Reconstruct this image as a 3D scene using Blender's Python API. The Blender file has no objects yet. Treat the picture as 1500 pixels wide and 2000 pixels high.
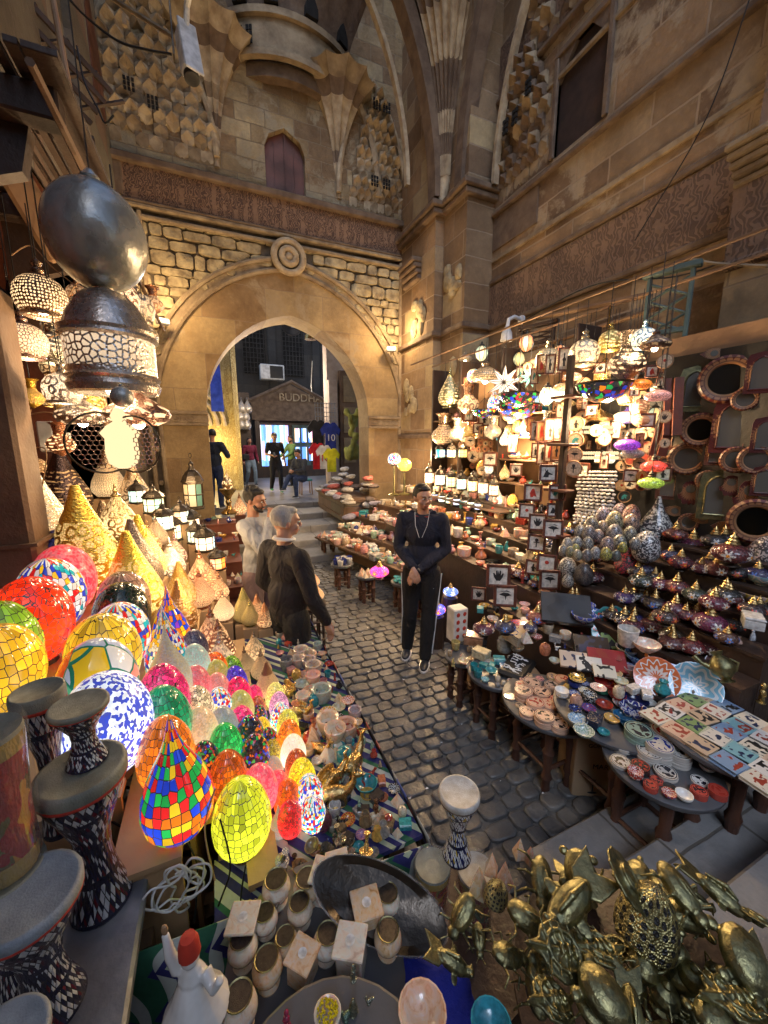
import bpy, math, random
from mathutils import Vector, Matrix, Euler, noise
from mathutils.geometry import tessellate_polygon
R = math.radians; PI = math.pi; sin = math.sin; cos = math.cos
random.seed(11)
rnd = random.random
def ru(a, b): return a + (b - a) * random.random()
sc = bpy.context.scene
COL = bpy.data.collections.new('bazaar'); sc.collection.children.link(COL)
F = 751.0; CZ = 2.14; TH = R(23.6); PT = R(10.4)
cd = bpy.data.cameras.new('camera'); cam = bpy.data.objects.new('camera', cd); sc.collection.objects.link(cam)
cam.location = (0, 0, CZ); cam.rotation_euler = (R(90) - PT, 0, -TH)
cd.sensor_fit = 'VERTICAL'; cd.sensor_height = 32; cd.sensor_width = 24; cd.lens = 32 * F / 2000
cd.clip_start = .02; cd.clip_end = 400; sc.camera = cam
CAM = Vector((0, 0, CZ))
def ray(px, py):
 a = px - 750; v = py - 1000
 dn = v * cos(PT) + F * sin(PT); fw = F * cos(PT) - v * sin(PT)
 return Vector((a * cos(TH) + fw * sin(TH), fw * cos(TH) - a * sin(TH), -dn))
def atz(px, py, z):
 r = ray(px, py); s = (z - CZ) / r.z; return CAM + r * s, s
def aty(px, py, y):
 r = ray(px, py); s = y / r.y; return CAM + r * s, s
def atx(px, py, x):
 r = ray(px, py); s = x / r.x; return CAM + r * s, s
def atd(px, py, s): return CAM + ray(px, py) * s
def proj(p):
 d = Vector(p) - CAM
 x = d.x * cos(TH) - d.y * sin(TH); f = d.x * sin(TH) + d.y * cos(TH)
 ax = f * cos(PT) - d.z * sin(PT); up = d.z * cos(PT) + f * sin(PT)
 return 750 + F * x / ax, 1000 - F * up / ax
def sit(px, py, wpx, asp, z):
 """thing seen centred at (px,py), wpx wide, height = asp * width, standing on height z -> base point, width"""
 r = ray(px, py); s = (CZ - z) / (-r.z + asp * wpx / 2)
 p = CAM + r * s; return Vector((p.x, p.y, z)), wpx * s
class NT:
 def __init__(s, name):
  s.m = bpy.data.materials.new(name); s.m.use_nodes = True; s.t = s.m.node_tree; s.t.nodes.clear()
  s.out = s.t.nodes.new('ShaderNodeOutputMaterial')
 def n(s, typ, *ins, **kw):
  nd = s.t.nodes.new('ShaderNode' + typ)
  named = kw.pop('i', {})
  for k, v in kw.items(): setattr(nd, k, v)
  for k, v in list(enumerate(ins)) + list(named.items()):
   if v is None: continue
   sk = nd.inputs[k]
   if isinstance(v, bpy.types.NodeSocket): s.t.links.new(v, sk)
   elif isinstance(v, bpy.types.Node): s.t.links.new(v.outputs[0], sk)
   else:
    if sk.type == 'RGBA' and len(v) == 3: v = (*v, 1)
    sk.default_value = v
  return nd
 def ma(s, op, a, b=None, c=None, clamp=False): return s.n('Math', a, b, c, operation=op, use_clamp=clamp).outputs[0]
 def mix(s, f, a, b, bt='MIX'):
  nd = s.n('Mix', data_type='RGBA', blend_type=bt)
  for k, v in ((0, f), (6, a), (7, b)):
   if isinstance(v, bpy.types.NodeSocket): s.t.links.new(v, nd.inputs[k])
   else: nd.inputs[k].default_value = (*v, 1) if isinstance(v, tuple) and len(v) == 3 else v
  return nd.outputs[2]
 def ramp(s, f, stops, interp='LINEAR'):
  nd = s.n('ValToRGB', f); cr = nd.color_ramp; cr.interpolation = interp
  while len(cr.elements) < len(stops): cr.elements.new(.5)
  for e, (p, c) in zip(cr.elements, stops): e.position = p; e.color = (*c, 1) if len(c) == 3 else c
  return nd.outputs[0]
 def mr(s, v, a, b, c=0., d=1.): return s.n('MapRange', v, a, b, c, d).outputs[0]
 def noise(s, v, sc_, det=3, rough=.55, dist=0): return s.n('TexNoise', i={'Vector': v, 'Scale': sc_, 'Detail': det, 'Roughness': rough, 'Distortion': dist})
 def vor(s, v, sc_, feat='F1', rand=1., dim='3D', dist='EUCLIDEAN'):
  return s.n('TexVoronoi', i={'Vector': v, 'Scale': sc_, 'Randomness': rand}, feature=feat, voronoi_dimensions=dim, distance=dist)
 def obj(s): return s.n('TexCoord').outputs['Object']
 def xyz(s, v):
  o = s.n('SeparateXYZ', v).outputs; return o[0], o[1], o[2]
 def comb(s, x, y, z=0.): return s.n('CombineXYZ', x, y, z).outputs[0]
 def bump(s, h, st=.5, d=.01): return s.n('Bump', i={'Height': h, 'Strength': st, 'Distance': d}).outputs[0]
 def pbr(s, col, rough=.6, metal=0., nrm=None, ecol=None, es=None, trans=None, coat=None, spec=None, ior=None, alpha=None, sss=None):
  i = {'Base Color': col, 'Roughness': rough, 'Metallic': metal}
  if nrm is not None: i['Normal'] = nrm
  if ecol is not None: i['Emission Color'] = ecol; i['Emission Strength'] = es
  if trans is not None: i['Transmission Weight'] = trans
  if coat is not None: i['Coat Weight'] = coat; i['Coat Roughness'] = .08
  if spec is not None: i['Specular IOR Level'] = spec
  if ior is not None: i['IOR'] = ior
  if alpha is not None: i['Alpha'] = alpha
  if sss is not None: i['Subsurface Weight'] = sss; i['Subsurface Scale'] = .02
  b = s.n('BsdfPrincipled', i=i); s.t.links.new(b.outputs[0], s.out.inputs[0]); return s.m
 def cyl(s, asp=1.):
  """cylindrical coordinates u (0..1) and z of the object"""
  x, y, z = s.xyz(s.obj()); return s.ma('ADD', s.ma('DIVIDE', s.ma('ARCTAN2', y, x), 2 * PI), .5), z
MT = {}
def plain(name, c, rough=.6, metal=0., c2=None, ns=6., bs=.25, bsc=40., spec=None, coat=None, tint=False, es=0., bd=.01, sss=None):
 """noise-mottled surface; tint: colour comes from the object's own colour"""
 t = NT(name); o = t.obj(); nz = t.noise(o, ns, 4)
 if tint:
  oc = t.n('ObjectInfo').outputs['Color']; c = t.mix(.001, oc, oc)
  c2 = t.mix(1., oc, (.55, .55, .55), 'MULTIPLY')
 else: c2 = c2 or tuple(x * .6 for x in c)
 col = t.mix(t.mr(nz.outputs[0], .35, .65), c, c2)
 nb = t.noise(o, bsc, 3)
 rg = t.mr(nz.outputs[0], .3, .7, max(0, rough - .1), min(1, rough + .1))
 MT[name] = t.pbr(col, rg, metal, t.bump(nb.outputs[0], bs, bd), spec=spec, coat=coat, ecol=(col if es else None), es=es or None, sss=sss); return MT[name]
def emis(name, c, s, samp=True):
 t = NT(name); e = t.n('Emission', c, s); t.t.links.new(e.outputs[0], t.out.inputs[0]); MT[name] = t.m
 if not samp: t.m.cycles.emission_sampling = 'NONE'
 return t.m
def stone(name, ax, bw, bh, cols, mortar, ms=.012, bs=.6, mott=1.3, wear=None, rough=.85, off=.5, ero=.35):
 """coursed masonry in metres on the plane ax ('xz','yz','xy') with blocks of several tones and worn faces"""
 t = NT(name); o = t.obj(); x, y, z = t.xyz(o)
 v = {'xz': t.comb(x, z), 'yz': t.comb(y, z), 'xy': t.comb(x, y)}[ax]
 wob = t.noise(o, 1.7, 3); vv = t.n('VectorMath', v, t.n('VectorMath', wob.outputs['Color'], (.05, .05, 0), operation='MULTIPLY'), operation='ADD').outputs[0]
 bk = t.n('TexBrick', i={'Vector': vv, 'Color1': (0, 0, 0), 'Color2': (1, 1, 1), 'Mortar': (.5, .5, .5), 'Scale': 1., 'Mortar Size': ms, 'Mortar Smooth': .3, 'Bias': 0., 'Brick Width': bw, 'Row Height': bh}, offset=off)
 n = len(cols); base = t.ramp(t.n('RGBToBW', bk.outputs['Color']), [(i / n, c) for i, c in enumerate(cols)], 'CONSTANT')
 n1 = t.noise(o, mott, 6, .65); n2 = t.noise(o, 14., 5, .7)
 base = t.mix(t.mr(n1.outputs[0], .3, .75), base, t.mix(1., base, (.45, .4, .36), 'MULTIPLY'))
 base = t.mix(t.mr(n2.outputs[0], .45, .8, 0, .6), base, t.mix(1., base, (1.5, 1.45, 1.35), 'MULTIPLY'))
 if wear:
  n3 = t.noise(t.n('VectorMath', o, (13.7, 5.1, 9.3), operation='ADD'), .9, 7, .6, .6)
  wm = t.mr(t.ma('ADD', n3.outputs[0], t.ma('MULTIPLY', n2.outputs[0], .12)), wear[0] + .04, wear[0] + .09); base = t.mix(wm, base, t.mix(n2.outputs[0], wear[1], tuple(k * .55 for k in wear[1])))
 col = t.mix(t.ma('MULTIPLY', bk.outputs['Fac'], .85), base, mortar)
 h = t.ma('ADD', t.ma('MULTIPLY', bk.outputs['Fac'], -1.), t.ma('ADD', t.ma('MULTIPLY', n2.outputs[0], ero * 2), t.ma('MULTIPLY', n1.outputs[0], ero * 3)))
 MT[name] = t.pbr(col, rough, 0, t.bump(h, bs, .035)); return MT[name]
class MB:
 def __init__(s): s.v = []; s.f = []; s.m = []; s.T = None
 def add(s, vs, fs, mi=0):
  o = len(s.v)
  if s.T is not None: vs = [tuple(s.T @ Vector(p)) for p in vs]
  s.v += [tuple(p) for p in vs]; s.f += [tuple(i + o for i in f) for f in fs]; s.m += [mi] * len(fs); return s
 def box(s, x0, x1, y0, y1, z0, z1, mi=0, M=None):
  vs = [(x, y, z) for z in (z0, z1) for y in (y0, y1) for x in (x0, x1)]
  if M is not None: vs = [M @ Vector(p) for p in vs]
  return s.add(vs, [(0, 2, 3, 1), (4, 5, 7, 6), (0, 1, 5, 4), (2, 6, 7, 3), (0, 4, 6, 2), (1, 3, 7, 5)], mi)
 def bbox(s, x0, x1, y0, y1, z0, z1, b=.01, mi=0, M=None):
  """box with chamfered edges"""
  vs = []; X = (x0, x1); Y = (y0, y1); Z = (z0, z1); c = []
  for i in (0, 1):
   for j in (0, 1):
    for k in (0, 1):
     sx, sy, sz = 1 - 2 * i, 1 - 2 * j, 1 - 2 * k
     vs += [(X[i], Y[j] + sy * b, Z[k] + sz * b), (X[i] + sx * b, Y[j], Z[k] + sz * b), (X[i] + sx * b, Y[j] + sy * b, Z[k])]
  I = lambda i, j, k, a: ((i * 2 + j) * 2 + k) * 3 + a
  fs = []
  for i in (0, 1):
   q = [I(i, 0, 0, 0), I(i, 1, 0, 0), I(i, 1, 1, 0), I(i, 0, 1, 0)]; fs.append(q if i else q[::-1])
   q = [I(0, i, 0, 1), I(0, i, 1, 1), I(1, i, 1, 1), I(1, i, 0, 1)]; fs.append(q if i else q[::-1])
   q = [I(0, 0, i, 2), I(1, 0, i, 2), I(1, 1, i, 2), I(0, 1, i, 2)]; fs.append(q if i else q[::-1])
  for i in (0, 1):
   for j in (0, 1):
    fs.append([I(i, j, 0, 0), I(i, j, 1, 0), I(i, j, 1, 1), I(i, j, 0, 1)]); fs.append([I(i, 0, j, 0), I(i, 1, j, 0), I(i, 1, j, 2), I(i, 0, j, 2)])
    fs.append([I(0, i, j, 1), I(1, i, j, 1), I(1, i, j, 2), I(0, i, j, 2)])
    for k in (0, 1): fs.append([I(i, j, k, 0), I(i, j, k, 1), I(i, j, k, 2)])
  if M is not None: vs = [M @ Vector(p) for p in vs]
  return s.add(vs, fs, mi)
 def lathe(s, prof, n=20, mi=0, c=(0, 0), star=0, M=None, a0=0, a1=2 * PI, cap=True):
  vs = []; fs = []; full = abs(a1 - a0 - 2 * PI) < 1e-6; k = n if full else n + 1
  for r, z in prof:
   for i in range(k):
    a = a0 + (a1 - a0) * i / n; rr = r * (1 + star * cos(a * 12)); vs.append((c[0] + rr * cos(a), c[1] + rr * sin(a), z))
  for j in range(len(prof) - 1):
   for i in range(n):
    i2 = (i + 1) % k; q = [j * k + i, j * k + i2, (j + 1) * k + i2, (j + 1) * k + i]; fs.append(q)
  if full and cap:
   if prof[0][0] > 1e-5: fs.append(list(range(k))[::-1])
   if prof[-1][0] > 1e-5: fs.append([(len(prof) - 1) * k + i for i in range(k)])
  if M is not None: vs = [M @ Vector(p) for p in vs]
  return s.add(vs, fs, mi)
 def tube(s, pts, r, n=6, mi=0, cap=True):
  pts = [Vector(p) for p in pts]; m = len(pts); rs = r if isinstance(r, (list, tuple)) else [r] * m; vs = []; fs = []; up = None
  for i, p in enumerate(pts):
   d = (pts[min(i + 1, m - 1)] - pts[max(i - 1, 0)]).normalized()
   if up is None: up = Vector((0, 0, 1)) if abs(d.z) < .9 else Vector((1, 0, 0))
   a = d.cross(up); a = a.normalized() if a.length > 1e-6 else Vector((1, 0, 0)); b = a.cross(d).normalized(); up = b
   for k in range(n):
    t = 2 * PI * k / n; vs.append(p + (a * cos(t) + b * sin(t)) * rs[i])
  for i in range(m - 1):
   for k in range(n): k2 = (k + 1) % n; fs.append((i * n + k, i * n + k2, (i + 1) * n + k2, (i + 1) * n + k))
  if cap: fs.append(tuple(range(n))[::-1]); fs.append(tuple((m - 1) * n + k for k in range(n)))
  return s.add(vs, fs, mi)
 def ball(s, c, r, n=10, mi=0):
  r = r if isinstance(r, (tuple, list)) else (r, r, r); k = max(4, n // 2)
  vs = []; fs = []
  for j in range(1, k):
   for i in range(n): a = PI * j / k; t = 2 * PI * i / n; vs.append((c[0] + r[0] * sin(a) * cos(t), c[1] + r[1] * sin(a) * sin(t), c[2] + r[2] * cos(a)))
  vs += [(c[0], c[1], c[2] + r[2]), (c[0], c[1], c[2] - r[2])]; T, B = len(vs) - 2, len(vs) - 1
  for j in range(k - 2):
   for i in range(n): i2 = (i + 1) % n; fs.append((j * n + i, (j + 1) * n + i, (j + 1) * n + i2, j * n + i2))
  for i in range(n): i2 = (i + 1) % n; fs.append((T, i, i2)); fs.append((B, (k - 2) * n + i2, (k - 2) * n + i))
  return s.add(vs, fs, mi)
 def prism(s, poly, M, d, mi=0, mi2=None):
  """polygon (2-D points) in the plane of M (x right, y up), thickness d along -z..0"""
  n = len(poly); P = [Vector((x, y, 0)) for x, y in poly]; tri = tessellate_polygon([P])
  ar = sum(poly[i][0] * poly[(i + 1) % n][1] - poly[(i + 1) % n][0] * poly[i][1] for i in range(n))
  if ar < 0: P = P[::-1]; tri = tessellate_polygon([P])
  vs = [M @ p for p in P] + [M @ (p - Vector((0, 0, d))) for p in P]
  f1 = []; f2 = []
  for t in tri:
   a = (P[t[1]] - P[t[0]]).cross(P[t[2]] - P[t[0]]).z
   t = t if a > 0 else t[::-1]; f1.append(t); f2.append(tuple(i + n for i in t[::-1]))
  s.add(vs, f1 + f2 + [(i, i + n, (i + 1) % n + n, (i + 1) % n) for i in range(n)], mi); return s
 def mesh(s, name, mats, smooth=35):
  me = bpy.data.meshes.new(name); me.from_pydata(s.v, [], s.f)
  for m in (mats if isinstance(mats, (list, tuple)) else [mats]): me.materials.append(MT[m] if isinstance(m, str) else m)
  me.polygons.foreach_set('material_index', s.m)
  if smooth: me.polygons.foreach_set('use_smooth', [True] * len(s.f)); me.set_sharp_from_angle(angle=R(smooth))
  me.update(); return me
def link(name, me, parent=None, loc=None, rot=None, scale=None):
 o = bpy.data.objects.new(name, me); COL.objects.link(o)
 if parent: o.parent = parent
 if loc is not None: o.location = loc
 if rot is not None: o.rotation_euler = rot if hasattr(rot, '__len__') else (0, 0, rot)
 if scale is not None: o.scale = scale if hasattr(scale, '__len__') else (scale,) * 3
 return o
def obj(name, mb, mats, parent=None, smooth=35, **kw): return link(name, mb.mesh(name, mats, smooth), parent, **kw)
def struct(name, mb, mats, smooth=35):
 o = obj(name, mb, mats, None, smooth); o['kind'] = 'structure'; return o
def tag(o, label, cat, group=None, kind=None):
 if label: o['label'] = label
 if cat: o['category'] = cat
 if group: o['group'] = group
 if kind: o['kind'] = kind
 return o
def empty(name, loc, rot=0, scale=1.): return link(name, None, None, loc, rot, scale)
def seg(a, b, n): return [a + (b - a) * i / n for i in range(n + 1)]
# prototypes: name -> (kind name, [(part name, mesh, sub-parts)])
PR = {}
def proto(key, name, parts): PR[key] = (name, parts)
def put(key, loc, size=1., rot=0., label='', cat='', group=None, col=None, cols=None, tilt=None, szz=None):
 """one thing from a prototype; col tints everything, cols tints single parts"""
 name, parts = PR[key]; s3 = (size, size, size * (szz or 1.)) if not hasattr(size, '__len__') else size
 r3 = (tilt[0], tilt[1], rot) if tilt else (0, 0, rot)
 if len(parts) == 1 and not parts[0][2]: root = link(name, parts[0][1], None, loc, r3, s3); made = [root]
 else:
  root = empty(name, loc, r3, 1.); root.scale = s3; made = []
  for pn, me, subs in parts:
   p = link(pn, me, root); made.append(p)
   for sn, sm in subs: made.append(link(sn, sm, p))
 for o in made:
  if col is not None: o.color = (*col, 0) if len(col) == 3 else col
  if cols and o.name.split('.')[0] in cols:
   c = cols[o.name.split('.')[0]]; o.color = (*c, 0) if len(c) == 3 else c
 tag(root, label, cat, group); return root
def srgb(r, g, b):
 f = lambda c: (c / 255 / 12.92) if c <= 10 else ((c / 255 + .055) / 1.055) ** 2.4
 return (f(r), f(g), f(b))
LAMPS = []
def lamp(loc, power, col=(1, .72, .42), size=.05):
 l = bpy.data.lights.new('bulb_light', 'POINT'); l.energy = power; l.color = col; l.shadow_soft_size = size
 o = bpy.data.objects.new('bulb_light', l); COL.objects.link(o); o.location = loc; return o
def text_mesh(txt, size, mat, ext=.01, name='lettering'):
 c = bpy.data.curves.new('t', 'FONT'); c.body = txt; c.size = size; c.extrude = ext; c.align_x = 'CENTER'; c.align_y = 'CENTER'
 o = bpy.data.objects.new('t', c); COL.objects.link(o)
 me = bpy.data.meshes.new_from_object(o.evaluated_get(bpy.context.evaluated_depsgraph_get())); me.name = name
 bpy.data.objects.remove(o); me.materials.clear(); me.materials.append(MT[mat]); return me
def remesh(mb, name, mats, vox=.01, smooth_it=2, f=.5):
 """melt overlapping shapes into one continuous skin"""
 me = mb.mesh(name, mats); o = bpy.data.objects.new('tmp', me); COL.objects.link(o)
 m = o.modifiers.new('r', 'REMESH'); m.mode = 'VOXEL'; m.voxel_size = vox; m.use_smooth_shade = True
 if smooth_it: k = o.modifiers.new('s', 'SMOOTH'); k.iterations = smooth_it; k.factor = f
 dg = bpy.context.evaluated_depsgraph_get(); me2 = bpy.data.meshes.new_from_object(o.evaluated_get(dg)); me2.name = name
 bpy.data.objects.remove(o); me2.materials.clear()
 for x in (mats if isinstance(mats, (list, tuple)) else [mats]): me2.materials.append(MT[x] if isinstance(x, str) else x)
 me2.polygons.foreach_set('use_smooth', [True] * len(me2.polygons)); return me2
# ================================================================ stone materials
warm = [(.42, .32, .18), (.3, .2, .11), (.48, .38, .23), (.34, .25, .14), (.27, .18, .1)]
brown = [(.24, .155, .085), (.31, .2, .11), (.19, .12, .068), (.35, .25, .145), (.26, .175, .1)]
stone('portal_stone', 'xz', 1.1, .62, [(.38, .27, .135), (.3, .2, .1), (.34, .24, .12), (.42, .31, .16)], (.24, .17, .11), ms=.006, bs=.5, wear=(.6, (.4, .3, .18)))
stone('upper_stone', 'xz', .5, .27, warm, (.24, .18, .12), ms=.009, bs=1., mott=2.2, ero=.6, wear=(.56, (.44, .36, .24)))
stone('wall_stone', 'yz', .95, .46, brown, (.33, .24, .16), ms=.014, bs=.8, wear=(.53, (.42, .32, .21)))
stone('pier_stone_x', 'xz', .55, .4, brown + warm[:2], (.3, .22, .15), ms=.012, bs=.8, wear=(.62, (.42, .33, .22)))
stone('pier_stone_y', 'yz', .6, .4, brown + warm[:2], (.3, .22, .15), ms=.012, bs=.8, wear=(.62, (.42, .33, .22)))
stone('grey_stone', 'yz', .7, .42, [(.2, .18, .14), (.16, .14, .11), (.24, .21, .17), (.22, .15, .11)], (.12, .1, .08), bs=.7)
stone('tan_stone', 'yz', 1.1, .5, [(.4, .3, .17), (.36, .27, .16), (.43, .33, .2)], (.2, .15, .1), ms=.01, bs=.4, ero=.2)
stone('step_stone', 'xy', .9, .8, [(.26, .26, .26), (.33, .32, .3), (.22, .22, .22)], (.07, .06, .05), ms=.008, bs=.35, rough=.5, ero=.3)
stone('alley_floor', 'xy', 1.2, .8, [(.3, .28, .25), (.26, .25, .22)], (.12, .1, .09), ms=.006, bs=.2, rough=.45)
plain('rubble', (.47, .38, .22), .9, c2=(.2, .15, .09), ns=5, bs=1., bsc=16, bd=.03)
plain('rubble_mortar', (.13, .1, .07), .95, bs=.8, bsc=20)
plain('trim_stone', (.33, .25, .155), .85, c2=(.17, .12, .075), ns=4, bs=.6, bsc=25, bd=.02)
plain('dark_trim', (.17, .115, .075), .85, c2=(.1, .065, .045), ns=5, bs=.6, bsc=25, bd=.02)
plain('light_trim', (.46, .37, .25), .85, c2=(.27, .2, .13), ns=6, bs=.7, bsc=22, bd=.02)
plain('cobble', (.06, .06, .062), .42, c2=(.155, .145, .132), ns=5.5, bs=.7, bsc=30, spec=.6, bd=.012)
plain('cobble_joint', (.15, .14, .125), .9, bs=.9, bsc=60, c2=(.09, .08, .07))
plain('dark_wood', (.06, .032, .02), .55, c2=(.03, .017, .012), ns=3, bs=.4, bsc=30)
plain('red_wood', (.15, .045, .025), .5, c2=(.07, .022, .014), ns=3, bs=.3, bsc=30)
plain('old_wood', (.2, .12, .065), .7, c2=(.11, .06, .035), ns=2, bs=.5, bsc=35)
plain('pale_wood', (.42, .25, .13), .6, c2=(.28, .16, .08), ns=3, bs=.3, bsc=35)
plain('green_wood', (.085, .13, .12), .6, c2=(.05, .075, .07), ns=4, bs=.3)
plain('shutter_wood', (.045, .025, .02), .6, c2=(.025, .015, .012)); plain('black', (.012, .012, .013), .5)
plain('void', (.006, .005, .005), .9)
plain('grey_metal', (.35, .35, .35), .4, .9, bs=.1)
plain('white_paint', (.75, .76, .78), .35, bs=.05)
def carved(name, ax, c1, c2, sc_=1.):
 """low relief of upright strokes and scrolls, like an inscription frieze"""
 t = NT(name); o = t.obj(); x, y, z = t.xyz(o); h = {'xz': x, 'yz': y}[ax]
 nz = t.noise(o, 2.6 * sc_, 3)
 u = t.ma('ADD', t.ma('MULTIPLY', h, 22 * sc_), t.ma('MULTIPLY', nz.outputs[0], 4.))
 st = t.ma('GREATER_THAN', t.ma('SINE', u), .1)
 w = t.n('TexWave', i={'Vector': t.comb(t.ma('MULTIPLY', h, 1.), z), 'Scale': 4.5 * sc_, 'Distortion': 14., 'Detail': 1., 'Detail Scale': 1.6}).outputs['Fac']
 a = t.mr(w, .45, .6); hgt = t.ma('MAXIMUM', t.ma('MULTIPLY', st, t.ma('GREATER_THAN', nz.outputs[0], .52)), a)
 n2 = t.noise(o, 20., 4)
 col = t.mix(hgt, c2, t.mix(n2.outputs[0], c1, tuple(k * .6 for k in c1)))
 MT[name] = t.pbr(col, .85, 0, t.bump(t.ma('ADD', hgt, t.ma('MULTIPLY', n2.outputs[0], .5)), 1., .03))
carved('frieze', 'xz', (.26, .15, .09), (.085, .045, .03), 1.7); carved('frieze_side', 'yz', (.21, .13, .085), (.1, .06, .04), 1.3)
# ================================================================ ground
g = MB(); g.add([(-60, -60, -.009), (60, -60, -.009), (60, 90, -.009), (-60, 90, -.009)], [(0, 1, 2, 3)]); struct('ground', g, 'cobble_joint')
def cobbles():
 g = MB(); random.seed(5); y = 1.0
 while y < 6.9:
  h = ru(.09, .125); x = -1.4 + ru(0, .15)
  while x < 3.9:
   w = ru(.1, .19); bow = .16 * (x - 1.2) * .35
   j = lambda: ru(-.009, .009)
   P = [(x + .007 + j(), y + .006 + j()), (x + w - .007 + j(), y + .006 + j()), (x + w - .007 + j(), y + h - .006 + j()), (x + .007 + j(), y + h - .006 + j())]
   P = [(a, b + bow + .02 * sin(a * 3)) for a, b in P]; cx = sum(p[0] for p in P) / 4; cy = sum(p[1] for p in P) / 4; zt = ru(-.003, .006)
   vs = []; fs = []
   ring = []
   for k in range(4):
    a = P[k]; b = P[(k + 1) % 4]; ring += [(a[0] * .82 + b[0] * .18, a[1] * .82 + b[1] * .18), (a[0] * .18 + b[0] * .82, a[1] * .18 + b[1] * .82)]
   for sc_, z in ((1., -.02), (1., .004 + zt), (.95, .0095 + zt), (.7, .0105 + zt + ru(-.0025, .0025))):
    vs += [(cx + (a - cx) * sc_, cy + (b - cy) * sc_, z + (ru(-.002, .002) if z > 0 else 0)) for a, b in ring]
   for q in range(3):
    for k in range(8): k2 = (k + 1) % 8; fs.append((q * 8 + k, q * 8 + k2, q * 8 + 8 + k2, q * 8 + 8 + k))
   vs.append((cx, cy, .0105 + zt + ru(-.002, .002))); fs += [(24 + k, 24 + (k + 1) % 8, 32) for k in range(8)]
   g.add(vs, fs); x += w
  y += h
 o = struct('cobbled_street', g, 'cobble', 60)
cobbles()
random.seed(41); m = MB()
for k in range(70):
 x = ru(.75, 1.9); y = ru(1.3, 6.3); s_ = ru(.004, .014); a = rnd() * 6; m.add([(x + s_ * cos(a + q * 1.57), y + s_ * sin(a + q * 1.57) * .6, .019 + .004 * (q % 2)) for q in range(4)], [(0, 1, 2, 3)])
o = struct('street_litter', m, 'white_paint', 0); o['kind'] = 'stuff'
# near steps going down to the street, the landing they start from
s = MB()
for i, (y1, z) in enumerate(((1.16, .15), (.87, .3), (.58, .45), (.29, .6))): s.bbox(1.27 + i * .03, 5.2, y1 - .33, y1, z - .16, z, .012)
s.bbox(-3, 5.2, -4, -.04, .3, .6, .012); struct('stone_steps', s, 'step_stone', 20)
# far steps up through the gate
s = MB(); ys = (6.55, 7.25, 7.95, 8.7, 9.6)
for i, y0 in enumerate(ys):
 s.bbox(-1.06 if y0 < 7.9 else -.6, 3.86 if y0 < 7.9 else 3.6, y0, y0 + .95 if i < 4 else 10.2, i * .125 - .02, (i + 1) * .125, .012)
struct('gate_steps', s, 'step_stone', 20)
s = MB(); s.box(-6, 9, 10.2, 40, .3, .622); struct('alley_pavement', s, 'alley_floor')
# ================================================================ gate wall (plane y = 8)
YP = 8.0; AX = 1.53; HW = 1.6; SZ = 2.65; RR = 1.893; EE = .293
def arch_pts(off, n=14):
 """outline of the pointed arch offset outwards, left springer to right springer"""
 Rr = RR + off; a1 = math.acos(EE / Rr); L = []
 for i in range(n + 1): a = PI - (PI - (PI - a1)) * i / n if False else a1 * i / n; L.append((AX + EE - Rr * cos(a), SZ + Rr * sin(a)))
 return L + [(2 * AX - x, z) for x, z in L[-2::-1]]
def wall_strip(mb, inner, outer, y, mi=0):
 vs = [(x, y, z) for x, z in inner] + [(x, y, z) for x, z in outer]; n = len(inner)
 mb.add(vs, [(i, i + 1, n + i + 1, n + i) for i in range(n - 1)], mi)
gate = empty('stone_gate', (0, 0, 0)); tag(gate, 'tall stone portal with pointed arch, rubble spandrels and carved frieze', 'gate')
inn = arch_pts(0); mid = arch_pts(.74);
m = MB(); wall_strip(m, inn, mid, YP)
# jambs below the springing, front and reveal
zb = -.05
m.add([(x, y, z) for x, y, z in ((AX - HW, YP, zb), (AX - HW, YP, SZ), (AX - HW - .74, YP, SZ), (AX - HW - .74, YP, zb))], [(0, 1, 2, 3)])
m.add([(AX + HW, YP, zb), (AX + HW, YP, SZ), (AX + HW + .74, YP, SZ), (AX + HW + .74, YP, zb)], [(3, 2, 1, 0)])
full = [(AX - HW, zb)] + inn + [(AX + HW, zb)]
m.add([(x, YP, z) for x, z in full] + [(x, YP + .63, z) for x, z in full], [(i, i + len(full), i + 1 + len(full), i + 1) for i in range(len(full) - 1)])
obj('arch_band', m, 'portal_stone', gate, 40)
m = MB(); m.box(-1.2, 4.0, YP + .05, YP + .6, 5.5, 6.4)
for sx in (-1, 1):
 x0 = AX + sx * (HW + .7); x1 = AX + sx * 3.4; m.box(min(x0, x1), max(x0, x1), YP + .05, YP + .6, zb, 5.6)
o5 = arch_pts(.7, 10)
for (xa, za), (xb, zb2) in zip(o5, o5[1:]): m.add([(xa, YP + .055, za), (xb, YP + .055, zb2), (xb, YP + .055, 5.7), (xa, YP + .055, 5.7)], [(0, 1, 2, 3)])
obj('backing_wall', m, 'rubble_mortar', gate)
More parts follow.
